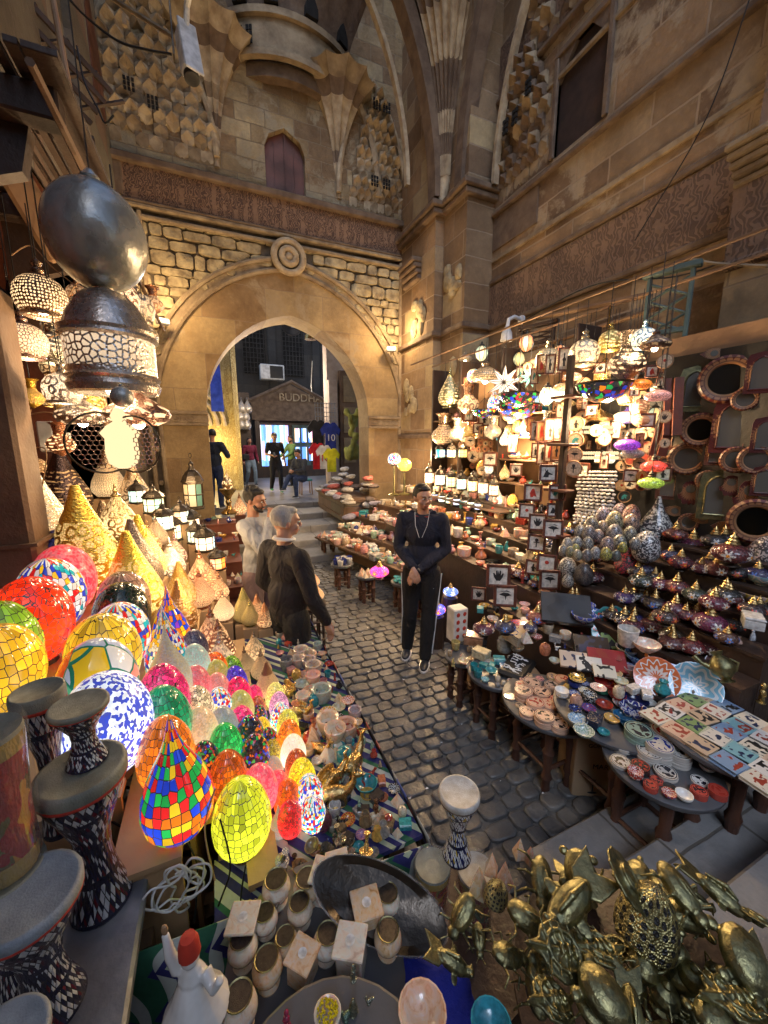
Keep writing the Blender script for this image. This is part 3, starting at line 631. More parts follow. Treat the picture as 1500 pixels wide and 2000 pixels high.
def turkish():
 """dark glass with beaded flowers set round the belly"""
 t = NT('flower_mosaic'); oc, al, rn = oinfo(t); o = t.obj(); x, y, z = t.xyz(o); u, zz = t.cyl()
 a = t.ma('MULTIPLY', t.ma('SUBTRACT', t.ma('FRACT', t.ma('ADD', t.ma('MULTIPLY', u, 5.), rn)), .5), .63); b = t.ma('SUBTRACT', zz, .36)
 r = t.ma('SQRT', t.ma('ADD', t.ma('MULTIPLY', a, a), t.ma('MULTIPLY', b, b))); an = t.ma('ARCTAN2', b, a)
 pet = t.ma('LESS_THAN', r, t.ma('ADD', .13, t.ma('MULTIPLY', t.ma('COSINE', t.ma('MULTIPLY', an, 6.)), .05))); core = t.ma('LESS_THAN', r, .045)
 vc = t.vor(o, 22.); r1, g1, b1 = t.xyz(vc.outputs['Color']); ed = t.vor(o, 22., 'DISTANCE_TO_EDGE').outputs['Distance']
 base = t.mix(t.mr(r1, 0, 1, 0, .8), oc, t.mix(1., oc, (.25, .2, .3), 'MULTIPLY'))
 base = t.mix(pet, base, t.ramp(t.ma('FRACT', t.ma('MULTIPLY', rn, 7.)), [(0, (.6, .55, .5)), (.6, (.55, .08, .04)), (.8, (.1, .2, .55))], 'CONSTANT'))
 base = t.mix(core, base, (.8, .3, .03)); base = t.mix(t.ma('LESS_THAN', ed, .06), base, (.02, .015, .02))
 MT['flower_mosaic'] = t.pbr(base, .12, 0, t.bump(ed, .5, .01), ecol=base, es=t.ma('MULTIPLY', al, 3.), coat=.7)
turkish()
plain('brass', (.75, .52, .22), .28, 1., c2=(.4, .27, .1), ns=7, bs=.35, bsc=18)
plain('old_brass', (.36, .32, .15), .4, 1., c2=(.13, .13, .075), ns=5, bs=.2, bsc=26); plain('leg_wood', (.09, .038, .022), .5, c2=(.05, .02, .012), ns=3, bs=.3)
plain('silver', (.55, .53, .5), .22, 1., c2=(.35, .33, .3), ns=6, bs=.3, bsc=20)
plain('dark_metal', (.09, .075, .06), .38, .9, bs=.3)
plain('tinted', None, .5, tint=True, bs=.15, ns=8); plain('tinted_gloss', None, .14, tint=True, bs=.05, ns=5, coat=.5); plain('tinted_metal', None, .27, .8, tint=True, bs=.3, ns=9, bsc=25)
plain('tinted_cloth', None, .9, tint=True, bs=.4, ns=5, bsc=70)
plain('card', (.45, .3, .17), .85, c2=(.38, .25, .14), ns=3, bs=.15); plain('paper', (.75, .7, .62), .8, bs=.1)
plain('ply', (.5, .33, .17), .65, c2=(.36, .22, .11), ns=3, bs=.2, bsc=40)
plain('white_china', (.78, .77, .74), .18, coat=.4, bs=.03); plain('ink', (.02, .018, .018), .6, bs=.05); plain('ink_red', (.5, .04, .02), .6, bs=.05); plain('ink_teal', (.04, .3, .32), .6, bs=.05); plain('ink_white', (.8, .8, .78), .6, bs=.05)
emis('bulb_glow', (1., .82, .55), 20.); emis('bulb_soft', (1., .74, .4), .8); emis('bulb_white', (.85, .93, 1.), 14.)
def onyx():
 t = NT('onyx'); oc, al, rn = oinfo(t); o = t.obj(); nz = t.noise(t.n('VectorMath', o, t.comb(rn, rn, rn), operation='ADD').outputs[0], 3., 5, .6, 1.5)
 col = t.ramp(nz.outputs[0], [(.3, (.45, .2, .07)), (.45, (.75, .55, .36)), (.6, (.72, .68, .58)), (.75, (.5, .55, .5))]); col = t.mix(.45, col, oc)
 MT['onyx'] = t.pbr(col, .13, 0, t.bump(nz.outputs[0], .1), coat=.5, sss=.25)
onyx()
def glazed(name, n1, cs, metal=0):
 """painted ware: rings and petals round the centre of the dish, over the object's colour"""
 t = NT(name); oc, al, rn = oinfo(t); x, y, z = t.xyz(t.obj()); r = t.ma('SQRT', t.ma('ADD', t.ma('MULTIPLY', x, x), t.ma('MULTIPLY', y, y))); an = t.ma('ARCTAN2', y, x)
 q = t.ma('ADD', t.ma('MULTIPLY', r, 2.), t.ma('MULTIPLY', t.ma('COSINE', t.ma('MULTIPLY', an, float(n1))), .1)); f = t.ramp(q, [(p, (v,) * 3) for p, v in cs], 'CONSTANT')
 f = t.n('RGBToBW', f).outputs[0]; alt = t.ramp(t.ma('FRACT', t.ma('MULTIPLY', rn, 9.)), [(0, (.75, .74, .7)), (.5, (.03, .07, .4)), (.65, (.75, .72, .6)), (.8, (.5, .05, .03)), (.9, (.8, .5, .05))], 'CONSTANT')
 col = t.mix(f, oc, alt); MT[name] = t.pbr(col, .15, 0, coat=.5)
glazed('painted', 8, [(0, .9), (.18, 0), (.3, .8), (.42, 0), (.62, .7), (.75, 0), (.88, .9), (.95, 0)]); glazed('painted_star', 14, [(0, 0), (.25, .8), (.5, 0), (.72, 1), (.8, 0)])
def coaster_top():
 t = NT('coaster_face'); oc, al, rn = oinfo(t); x, y, z = t.xyz(t.obj()); r = t.ma('SQRT', t.ma('ADD', t.ma('MULTIPLY', x, x), t.ma('MULTIPLY', y, y)))
 w_ = t.ma('ADD', t.noise(t.comb(t.ma('ADD', x, rn), y, t.ma('MULTIPLY', rn, 9.)), 4.5, 1.).outputs[0], .06)
 k = t.ma('MULTIPLY', t.ma('GREATER_THAN', w_, .6), t.ma('LESS_THAN', r, .36)); ring = t.ma('MULTIPLY', t.ma('GREATER_THAN', r, .42), t.ma('LESS_THAN', r, .455)); k = t.ma('MAXIMUM', k, ring)
 ink = t.ramp(t.ma('FRACT', t.ma('MULTIPLY', rn, 5.)), [(0, (.02, .02, .03)), (.5, (.35, .03, .02)), (.7, (.02, .03, .2)), (.85, (.02, .02, .02))], 'CONSTANT')
 MT['coaster_face'] = t.pbr(t.mix(k, oc, ink), .25, 0, coat=.4)
coaster_top()
# ================================================================ goods: shapes (one unit wide unless noted)
def egg_prof(h=1.3, n=16):
 return [(0, 0)] + [(.49 * sin(a) * (1 + .16 * cos(a)), h * (1 - cos(a)) / 2) for a in seg(.3, PI - .12, n)] + [(0, h)]
def drop_prof(h=1.75):
 return [(0, 0), (.24, 0), (.36, .06), (.47, .22), (.5, .42), (.47, .62), (.38, .85), (.27, 1.05), (.17, 1.22), (.09, 1.42), (.04, 1.6), (0, h)]
E = MB().lathe(egg_prof(), 22)
def P1(key, name, mb, mats, smooth=50): proto(key, name, [(name, mb.mesh(name, mats, smooth), [])])
BASE = MB().lathe([(0, -.04), (.22, -.04), (.24, -.02), (.2, .06), (.12, .07)], 14).mesh('stand', 'dark_wood')
for k in ('crack', 'crack_fine', 'tile', 'multi', 'multi_white', 'check', 'dark_multi', 'football', 'speck', 'speck_blue', 'grain', 'stone_mosaic'):
 mt = 'm_' + k
 proto('egg_' + k, 'egg_lamp', [('shade', E.mesh('shade', mt, 50), []), ('stand', BASE, [])])
 proto('drop_' + k, 'teardrop_lamp', [('shade', MB().lathe(drop_prof(), 22).mesh('shade', mt, 50), []), ('stand', BASE, [])])
 proto('ball_' + k, 'globe_lamp', [('shade', MB().lathe([(0, 0)] + [(.5 * sin(a), .52 - .52 * cos(a)) for a in seg(.35, PI - .12, 14)] + [(0, 1.04)], 26).mesh('shade', mt, 50), []), ('stand', BASE, [])])
P1('ornament_egg', 'ornament_egg', MB().lathe(egg_prof(), 18), 'm_stone_mosaic')
P1('ornament_drop', 'ornament_drop', MB().lathe(drop_prof(1.6), 18), 'm_stone_mosaic')
CAPB = MB().lathe([(.1, 1.28), (.12, 1.36), (.05, 1.44), (.07, 1.5), (.03, 1.58), (.045, 1.62), (0, 1.74)], 12)
for k, mt in (('dots', 'p_dots'), ('fine', 'p_fine'), ('swirl', 'p_swirl'), ('lattice', 'p_lattice'), ('petal', 'p_petal')):
 # standing lamp: onion body on a foot ring with a spire
 proto('onion_' + k, 'pierced_table_lamp', [('shade', MB().lathe([(.2, .04), (.34, .08), (.46, .22), (.5, .4), (.46, .6), (.37, .8), (.26, 1.0), (.17, 1.16), (.11, 1.3)], 24).mesh('shade', mt, 50), []),
  ('spire', CAPB.mesh('spire', 'tinted_metal'), []), ('foot', MB().lathe([(.3, -.04), (.32, 0), (.24, .03), (.2, .08)], 18).mesh('foot', 'tinted_metal'), [])])
 proto('spear_' + k, 'tall_spear_lamp', [('shade', MB().lathe([(.2, .03), (.36, .07), (.48, .3), (.5, .5), (.46, .8), (.37, 1.1), (.26, 1.45), (.16, 1.8), (.09, 2.1), (.05, 2.3)], 24).mesh('shade', mt, 50), []), ('foot', MB().lathe([(.3, -.04), (.32, 0), (.24, .03), (.2, .08)], 18).mesh('foot', 'tinted_metal'), [])])
 # hanging round lamp, top at z=0, unit wide, open rim with visible bulb below
 proto('hang_ball_' + k, 'hanging_pierced_lamp', [('shade', MB().lathe([(.36, -.86), (.38, -.84), (.46, -.7), (.5, -.5), (.46, -.3), (.36, -.15), (.2, -.05), (.1, 0)], 24, cap=False).mesh('shade', mt, 50), []),
  ('neck', MB().lathe([(.1, -.02), (.13, .06), (.07, .14), (.11, .22), (.03, .3), (0, .34)], 12).mesh('neck', 'tinted_metal'), []), ('rim', MB().lathe([(.35, -.9), (.4, -.88), (.4, -.84), (.35, -.83), (.35, -.9)], 24, cap=False).mesh('rim', 'tinted_metal'), []),
  ('bulb', MB().ball((0, 0, -.72), .13, 10).mesh('bulb', 'bulb_glow'), [])])
def fixcyl():
 # the pierced band is measured upwards, so hanging shades carry their own shifted copy of the pattern
 pass
pierced('p_hang', 'dots', sc_=15, z0=-.55); pierced('p_hang_l', 'lattice', sc_=14, z0=-.5); pierced('p_hang_s', 'swirl', sc_=11, z0=-.5); pierced('p_hang_p', 'petal', sc_=11, z0=-.5)
for m_ in ('p_hang', 'p_hang_l', 'p_hang_s', 'p_hang_p'):
 nt_ = MT[m_].node_tree
 for nd in nt_.nodes:
  if nd.type == 'MATH' and nd.operation == 'GREATER_THAN' and abs(nd.inputs[1].default_value - .06) < 1e-6: nd.inputs[1].default_value = -.82
  if nd.type == 'MATH' and nd.operation == 'LESS_THAN' and abs(nd.inputs[1].default_value - 1.55) < 1e-6: nd.inputs[1].default_value = -.1
for k, mt in (('dots', 'p_hang'), ('lattice', 'p_hang_l'), ('swirl', 'p_hang_s'), ('petal', 'p_hang_p')):
 pr_ = PR['hang_ball_' + k][1]; pr_[0][1].materials.clear(); pr_[0][1].materials.append(MT[mt])
 proto('hang_bell_' + k, 'hanging_bell_lamp', [('shade', MB().lathe([(.5, -.9), (.5, -.42)], 28, cap=False).mesh('shade', mt, 50), []),
  ('dome', MB().lathe([(.5, -.36), (.44, -.18), (.34, .0), (.24, .1), (.1, .16)], 24, cap=False).mesh('dome', 'tinted_metal'), []),
  ('rim', MB().lathe([(.44, -1.12), (.5, -1.1), (.53, -1.02), (.5, -.96), (.54, -.92), (.5, -.88)], 28, cap=False).lathe([(.5, -.46), (.55, -.43), (.53, -.39), (.55, -.35), (.48, -.33)], 28, cap=False).mesh('rim', 'tinted_metal'), []),
  ('spire', MB().lathe([(.1, .14), (.13, .2), (.05, .26), (.09, .33), (.03, .42), (0, .46)], 12).mesh('spire', 'tinted_metal'), []), ('bulb', MB().ball((0, 0, -1.0), .15, 10).mesh('bulb', 'bulb_glow'), [])])
 proto('hang_disc_' + k, 'hanging_saucer_lamp', [('shade', MB().lathe([(.3, -.5), (.46, -.42), (.5, -.34), (.46, -.25), (.3, -.14), (.1, 0)], 26, cap=False).mesh('shade', mt, 50), []), ('neck', MB().lathe([(.1, -.02), (.13, .06), (.03, .14), (0, .2)], 12).mesh('neck', 'tinted_metal'), []), ('bulb', MB().ball((0, 0, -.47), .1, 10).mesh('bulb', 'bulb_glow'), [])])
 proto('hang_vase_' + k, 'hanging_vase_lamp', [('shade', MB().lathe([(.03, -1.0), (.1, -.96), (.3, -.84), (.47, -.66), (.5, -.5), (.42, -.33), (.26, -.2), (.2, -.1)], 26).mesh('shade', mt, 50), []), ('collar', MB().lathe([(.2, -.1), (.23, -.06), (.2, -.02), (.24, .25), (.34, .34), (.36, .36)], 22, cap=False).mesh('collar', 'tinted_metal'), []), ('bulb', MB().ball((.2, -.36, -.5), .08, 10).mesh('bulb', 'bulb_glow'), [])])
# eight-sided glass lantern, unit wide, stands at z 0
def lantern(hang=False):
 fr = MB(); n = 8
 for z0, z1, r in ((0, .06, .5), (.06, .12, .44), (.84, .9, .47), (.9, .96, .53)): fr.lathe([(r, z0), (r, z1)], n)
 for i in range(n): a = 2 * PI * i / n; fr.tube([(.44 * cos(a), .44 * sin(a), .1), (.44 * cos(a), .44 * sin(a), .86)], .02, 4)
 fr.lathe([(.44, .47), (.45, .49), (.44, .51)], n)
 return [('pane', MB().lathe([(.42, .12), (.42, .84)], n, cap=False).mesh('pane', 'pane_glass', 0), []), ('frame', fr.mesh('frame', 'dark_metal', 0), []),
  ('roof', MB().lathe([(.5, .96), (.42, 1.1), (.3, 1.22), (.16, 1.3), (.1, 1.42), (.13, 1.48), (.03, 1.58), (0, 1.72)], n).mesh('roof', 'dark_metal', 0), []), ('ring', MB().tube([(.07 * cos(a), 0, 1.76 + .07 * sin(a)) for a in seg(0, 2 * PI, 10)], .014, 4).mesh('ring', 'dark_metal'), [])]
proto('lantern', 'glass_lantern', lantern())
# bottle lantern of curved panes
LB = MB()
for i in range(8): a = 2 * PI * i / 8; LB.tube([(r * cos(a), r * sin(a), z) for r, z in ((.12, 0), (.38, .25), (.46, .5), (.4, .8), (.22, 1.0))], .018, 4)
proto('lantern_round', 'hanging_glass_lantern', [('pane', MB().lathe([(.1, 0), (.37, .25), (.45, .5), (.39, .8), (.2, 1.0)], 8).mesh('pane', 'pane_glass', 0), []), ('frame', LB.mesh('frame', 'dark_metal'), []), ('cap', MB().lathe([(.24, 1.0), (.2, 1.1), (.1, 1.16), (.05, 1.3), (0, 1.34)], 10).lathe([(.1, -.04), (.14, .02)], 8).mesh('cap', 'dark_metal'), [])])
# mosaic oil-lamp shape (table) and hanging bead-glass
TB = [('glass', MB().lathe([(.12, .12), (.34, .16), (.48, .28), (.5, .38), (.44, .5), (.28, .6), (.16, .64)], 22).mesh('glass', 'flower_mosaic', 50), []), ('foot', MB().lathe([(0, 0), (.24, 0), (.22, .03), (.1, .06), (.12, .13)], 14).mesh('foot', 'dark_metal'), [])]
proto('turkish', 'mosaic_table_lamp', TB + [('cap', MB().lathe([(.17, .63), (.19, .67), (.13, .72), (.14, .76), (.08, .82), (.1, .86), (.03, .94), (0, 1.05)], 14).mesh('cap', 'brass'), [])])
proto('turkish_hang', 'hanging_mosaic_lamp', [('glass', MB().lathe([(.1, -.5), (.34, -.47), (.48, -.36), (.5, -.27), (.44, -.16), (.28, -.08), (.14, -.03)], 22).mesh('glass', 'm_crack_fine', 50), []), ('cap', MB().lathe([(.15, -.05), (.17, 0), (.1, .06), (.12, .12), (.04, .2), (0, .3)], 14).mesh('cap', 'dark_metal'), [])])
proto('bowl_hang', 'mosaic_bowl_chandelier', [('glass', MB().lathe([(.02, -.33), (.15, -.32), (.34, -.24), (.46, -.1), (.5, 0)], 28, cap=False).mesh('glass', 'm_dark_multi', 50), []), ('rim', MB().lathe([(.49, -.01), (.52, 0), (.52, .03), (.49, .03), (.49, -.01)], 28, cap=False).mesh('rim', 'dark_metal'), []),
 ('chain', MB().tube([(.5, 0, 0), (0, 0, .5)], .008, 4).tube([(-.25, .43, 0), (0, 0, .5)], .008, 4).tube([(-.25, -.43, 0), (0, 0, .5)], .008, 4).mesh('chain', 'dark_metal'), [])])
P1('cord', 'hanging_cord', MB().tube([(0, 0, 0), (0, 0, 1)], .5, 5), 'black')
# eight pointed star lantern
ST = MB(); SF = MB()
for i in range(9):
 a = 2 * PI * i / 9; b = a + PI / 9; c_ = a - PI / 9
 for sgn in (1, -1): ST.add([(0, sgn * .16, 0), (.5 * sin(a), 0, .5 * cos(a)), (.2 * sin(b), 0, .2 * cos(b)), (.2 * sin(c_), 0, .2 * cos(c_))], [(0, 1, 2) if sgn > 0 else (0, 2, 1), (0, 3, 1) if sgn > 0 else (0, 1, 3)])
 for sgn in (1, -1): SF.tube([(0, sgn * .163, 0), (.5 * sin(a), 0, .5 * cos(a))], .009, 4); SF.tube([(0, sgn * .163, 0), (.2 * sin(b), 0, .2 * cos(b))], .009, 4)
 SF.tube([(.2 * sin(c_), 0, .2 * cos(c_)), (.5 * sin(a), 0, .5 * cos(a)), (.2 * sin(b), 0, .2 * cos(b))], .009, 4)
tn = NT('star_glass'); oc_, al_, rn_ = oinfo(tn); MT['star_glass'] = tn.pbr(oc_, .2, 0, ecol=oc_, es=tn.ma('MULTIPLY', al_, 3.))
proto('star', 'star_lantern', [('glass', ST.mesh('glass', 'star_glass', 0), []), ('frame', SF.mesh('frame', 'dark_metal', 0), [])])
# ware
def ware(key, name, prof, mat, n=18, smooth=40): P1(key, name, MB().lathe(prof, n), mat, smooth)
BOWL = [(0, 0), (.2, 0), (.2, .03), (.36, .12), (.48, .27), (.5, .36), (.465, .36), (.42, .25), (.3, .12), (0, .07)]
for k, mt in (('plain', 'tinted_gloss'), ('painted', 'painted'), ('onyx', 'onyx')): ware('bowl_' + k, 'bowl', BOWL, mt)
PLATE = [(0, 0), (.3, 0), (.32, .02), (.48, .07), (.5, .09), (.48, .09), (.32, .045), (0, .03)]
ware('plate', 'painted_plate', PLATE, 'painted', 26); ware('plate_star', 'painted_plate', PLATE, 'painted_star', 26)
P1('plate_wavy', 'scalloped_dish', MB().lathe([(0, 0), (.3, 0), (.44, .05), (.5, .12), (.46, .12), (.3, .05), (0, .03)], 48, star=.035), 'painted_star')
ware('coaster', 'round_coaster', [(0, 0), (.49, 0), (.5, .02), (.5, .09), (.49, .11), (0, .11)], 'coaster_face', 24)
ware('cup', 'cup', [(0, 0), (.36, 0), (.42, .06), (.5, .9), (.46, .92), (.4, .1), (0, .08)], 'tinted_gloss', 14)
ware('jar', 'lidded_jar', [(0, 0), (.4, 0), (.5, .2), (.5, .7), (.4, .85), (.42, .9), (.3, 1.0), (.1, 1.05), (.12, 1.15), (0, 1.2)], 'tinted_gloss', 14)
ware('onyx_cup', 'onyx_ashtray_cup', [(0, 0), (.42, 0), (.48, .1), (.5, .62), (.46, .65), (.38, .6), (.3, .3), (0, .25)], 'onyx', 18)
ware('onyx_vase', 'onyx_candle_cup', [(0, 0), (.4, 0), (.42, .08), (.28, .2), (.42, .45), (.5, .8), (.46, .84), (.36, .6), (0, .5)], 'onyx', 16)
ware('cone', 'stone_pyramid', [(.5, 0), (.5, .04), (0, .8)], 'onyx', 4, 0)
ware('candlestick', 'candlestick', [(0, 0), (.4, 0), (.42, .05), (.15, .12), (.1, .3), (.16, .36), (.09, .5), (.12, .9), (.2, .95), (.2, 1.0), (.12, 1.0)], 'tinted_metal', 12)
ware('vase', 'small_vase', [(0, 0), (.26, 0), (.3, .04), (.5, .35), (.46, .6), (.22, .85), (.2, 1.0), (.3, 1.12), (.26, 1.12), (.15, .95)], 'tinted_gloss', 16)
b = MB(); b.bbox(-.5, .5, -.36, .36, 0, .42, .03); b.bbox(-.52, .52, -.38, .38, .43, .56, .04); P1('casket', 'trinket_box', b, 'tinted_gloss', 20)
def figurine(kind):
 m = MB()
 if kind == 'cat':
  m.lathe([(0, 0), (.24, 0), (.3, .1), (.26, .5), (.16, .8), (.12, .9)], 12); m.ball((0, -.05, 1.02), (.15, .17, .15), 10); m.ball((0, -.2, .12), (.16, .14, .08), 8)
  for s_ in (-1, 1): m.lathe([(.05, 1.1), (0, 1.28)], 5, c=(s_ * .08, -.03)); m.tube([(s_ * .09, -.16, .6), (s_ * .09, -.22, .1)], .06, 6)
  m.tube([(0, .25, .08), (.25, .2, .08), (.3, -.05, .08)], .04, 6)
 elif kind == 'beast':
  m.ball((0, 0, .45), (.22, .42, .22), 12); m.tube([(0, -.3, .5), (0, -.5, .75)], [.15, .1], 8); m.ball((0, -.58, .8), (.12, .18, .12), 10)
  for x in (-.13, .13):
   for y in (-.28, .28): m.tube([(x, y, .4), (x, y + .03, .2), (x, y, 0)], [.09, .06, .06], 6)
   m.lathe([(.04, .85), (0, 1.02)], 5, c=(x * .6, -.52))
  m.tube([(0, .4, .5), (0, .55, .3)], [.05, .02], 5)
 elif kind == 'bird':
  m.ball((0, .05, .35), (.2, .34, .2), 10); m.tube([(0, -.18, .42), (0, -.3, .75), (0, -.22, .95)], [.1, .06, .07], 8); m.ball((0, -.26, 1.0), (.09, .12, .09), 8); m.lathe([(.04, 0), (0, .18)], 5, M=Matrix.Translation((0, -.36, 1.0)) @ Matrix.Rotation(R(90), 4, 'X')); m.lathe([(0, 0), (.2, 0), (.16, .1), (.06, .2)], 10); m.ball((0, .42, .45), (.14, .2, .05), 8)
 else:
  m.lathe([(0, 0), (.26, 0), (.26, .06), (.14, .1), (.18, .3), (.13, .6), (.2, .8), (.1, .95)], 10); m.ball((0, 0, 1.08), (.12, .13, .15), 10); m.lathe([(.15, 1.12), (.17, 1.25), (.09, 1.4), (0, 1.45)], 8); m.tube([(-.18, 0, .8), (-.22, -.1, .55), (0, -.18, .55)], .05, 6); m.tube([(.18, 0, .8), (.22, -.1, .55), (0, -.18, .6)], .05, 6)
 return m
for k, nm in (('cat', 'cat_figurine'), ('beast', 'animal_figurine'), ('bird', 'bird_figurine'), ('idol', 'statuette')):
 m = figurine(k); P1('fig_' + k, nm, m, 'tinted_gloss', 60); PR['figm_' + k] = (nm, [(nm, m.mesh(nm, 'tinted_metal', 60), [])])
# picture motifs (flat cut-outs glued on their plaques), in a unit square
MOT = {'anubis': ([[(-.42, -.4), (-.28, .0), (-.22, .15), (-.3, .42), (-.12, .2), (-.02, .42), (.02, .1), (.4, -.1), (.38, -.18), (.08, -.16), (.05, -.4)]], 'ink'),
 'ankh': ([[(-.05, -.42), (.05, -.42), (.05, .0), (.26, .0), (.26, .09), (.06, .09), (.16, .25), (.12, .4), (0, .45), (-.12, .4), (-.16, .25), (-.06, .09), (-.26, .09), (-.26, 0), (-.05, 0)]], 'ink'),
 'disc': ([[(.17 * cos(a), .08 + .17 * sin(a)) for a in seg(0, 2 * PI, 14)[:-1]]], 'ink_red'),
 'eye': ([[(-.42, .1), (-.1, .26), (.2, .22), (.42, .06), (.1, -.04), (.05, -.36), (-.02, -.04), (-.24, .02)], [(-.4, .3), (.1, .42), (.42, .28), (.1, .34)]], 'ink'),
 'hamsa': ([[(-.28, -.1), (-.36, .18), (-.26, .2), (-.16, .02), (-.16, .36), (-.06, .4), (-.04, .1), (.0, .44), (.05, .1), (.08, .4), (.17, .36), (.17, .02), (.27, .2), (.36, .18), (.28, -.1), (.12, -.36), (-.12, -.36)]], 'ink'),
 'bird': ([[(-.36, -.3), (-.3, .08), (-.06, .32), (.2, .28), (.38, .1), (.2, .1), (.22, -.3), (.02, -.05), (-.1, -.34)]], 'ink_teal'),
 'figure': ([[(-.1, -.44), (-.16, -.1), (-.26, .0), (-.1, .12), (-.1, .32), (0, .44), (.1, .34), (.06, .14), (.24, .0), (.3, -.2), (.12, -.05), (.16, -.44)]], 'ink'),
 'pharaoh': ([[(-.2, -.44), (-.26, -.05), (-.12, .3), (0, .42), (.12, .3), (.24, -.1), (.34, -.44), (.1, -.3), (.02, -.44)]], 'ink_red')}
FZ = Matrix(((1, 0, 0, 0), (0, 0, -1, 0), (0, 1, 0, 0), (0, 0, 0, 1)))  # drawing plane -> upright, facing -y
def framed(key, name, mot, w=1., h=1., fw=.13, framemat='red_wood', card_='paper'):
 m = MB()
 for x0, x1, z0, z1 in ((-w / 2, -w / 2 + fw, -h / 2, h / 2), (w / 2 - fw, w / 2, -h / 2, h / 2), (-w / 2 + fw, w / 2 - fw, -h / 2, -h / 2 + fw), (-w / 2 + fw, w / 2 - fw, h / 2 - fw, h / 2)): m.bbox(x0, x1, -.12, 0, z0, z1, .03)
 parts = [('frame', m.mesh('frame', framemat, 20), []), ('picture', MB().box(-w / 2 + fw * .5, w / 2 - fw * .5, -.05, -.01, -h / 2 + fw * .5, h / 2 - fw * .5).mesh('picture', card_, 0), [])]
 if mot:
  k = min(w, h) - 2 * fw; polys, mt = MOT[mot]; e_ = MB(); sy = (h - 2 * fw) / k * .8
  for p in polys: e_.prism([(x * k * .85, y * k * sy) for x, y in p], Matrix.Translation((0, -.062, 0)) @ FZ, .012)
  parts.append(('motif', e_.mesh('motif', mt, 0), []))
 proto(key, name, parts)
for k in MOT: framed('frame_' + k, 'framed_plaque', k); framed('tall_' + k, 'tall_framed_plaque', k, .6, 1.15, .1, card_='tinted')
for k in MOT:
 e_ = MB(); polys, mt = MOT[k]
 for p in polys: e_.prism([(x * .6, y * .6) for x, y in p], Matrix.Translation((0, -.082, 0)) @ FZ, .01)
 RT = Matrix.Rotation(R(90), 4, 'X')
 proto('round_' + k, 'round_wall_plaque', [('board', MB().lathe([(.42, .055), (.46, .09), (.5, .07), (.5, 0), (0, 0)], 24, M=RT).mesh('board', 'pale_wood'), []), ('inlay', MB().lathe([(.0, .08), (.41, .075), (.42, .05)], 24, M=RT).mesh('inlay', 'tinted', 30), []), ('motif', e_.mesh('motif', mt, 0), [])])
# mirrors
tm = NT('mirror_glass'); MT['mirror_glass'] = tm.pbr((.3, .29, .26), .08, .7)
def inlaid(name, c1, c2, c3):
 t = NT(name); o = t.obj(); x, y, z = t.xyz(o); an = t.ma('ARCTAN2', z, x); r = t.ma('SQRT', t.ma('ADD', t.ma('MULTIPLY', x, x), t.ma('MULTIPLY', z, z)))
 zg = t.ma('PINGPONG', t.ma('MULTIPLY', an, 7.), 1.); k = t.ma('GREATER_THAN', t.ma('ADD', zg, t.ma('MULTIPLY', r, -6.)), -2.2); w_ = t.ma('GREATER_THAN', t.ma('SINE', t.ma('MULTIPLY', r, 90.)), .5)
 col = t.mix(k, c1, c2); col = t.mix(t.ma('MULTIPLY', w_, .7), col, c3); MT[name] = t.pbr(col, .35, 0, t.bump(w_, .4))
inlaid('inlay_red', (.075, .012, .01), (.26, .13, .06), (.04, .008, .008)); inlaid('inlay_tan', (.1, .035, .018), (.28, .15, .065), (.06, .02, .015))
for k, mt in (('red', 'inlay_red'), ('tan', 'inlay_tan')):
 RT = Matrix.Rotation(R(90), 4, 'X')
 proto('mirror_' + k, 'round_mirror', [('frame', MB().lathe([(.31, .06), (.34, .1), (.44, .12), (.5, .07), (.5, 0), (.3, 0)], 28, M=RT, cap=False).mesh('frame', mt), []), ('glass', MB().lathe([(0, .05), (.32, .05)], 28, M=RT).mesh('glass', 'mirror_glass', 0), [])])
AO = [(-.3, -.62), (.3, -.62), (.3, .25), (.26, .42), (.15, .55), (0, .62), (-.15, .55), (-.26, .42), (-.3, .25)]
def archmirror(key, mat, name='arched_mirror'):
 fr = MB(); out = [(-.46, -.78), (.46, -.78), (.46, .5), (.4, .72), (0, .82), (-.4, .72), (-.46, .5)]
 fr.prism(out, FZ, .04)
 for i in range(len(AO)): a, b = AO[i], AO[(i + 1) % len(AO)]; fr.tube([(a[0], -.015, a[1]), (b[0], -.015, b[1])], .03, 6)
 proto(key, name, [('frame', fr.mesh('frame', mat, 20), []), ('glass', MB().prism(AO, Matrix.Translation((0, -.012, 0)) @ FZ, .01).mesh('glass', 'mirror_glass', 0), [])])
archmirror('arch_red', 'inlay_red'); archmirror('arch_tan', 'inlay_tan'); archmirror('arch_brass', 'old_brass')
HO = [(0, .7), (.28, .62), (.4, .4), (.4, .05), (.52, -.15), (.62, -.1), (.55, -.4), (.4, -.45), (.34, -.7), (.2, -.75), (.1, -.66), (0, -.8), (-.1, -.66), (-.2, -.75), (-.34, -.7), (-.4, -.45), (-.55, -.4), (-.62, -.1), (-.52, -.15), (-.4, .05), (-.4, .4), (-.28, .62)]
proto('hand_mirror', 'hand_shaped_mirror', [('frame', MB().prism(HO, FZ, .08).mesh('frame', 'inlay_red', 20), []), ('glass', MB().lathe([(0, .02), (.24, .02), (.25, 0)], 22, M=Matrix.Translation((0, 0, .22)) @ Matrix.Rotation(R(90), 4, 'X')).mesh('glass', 'mirror_glass', 0), [])])
EO = [(-.75, 0), (-.4, .26), (0, .36), (.4, .26), (.75, 0), (.4, -.26), (0, -.36), (-.4, -.26)]
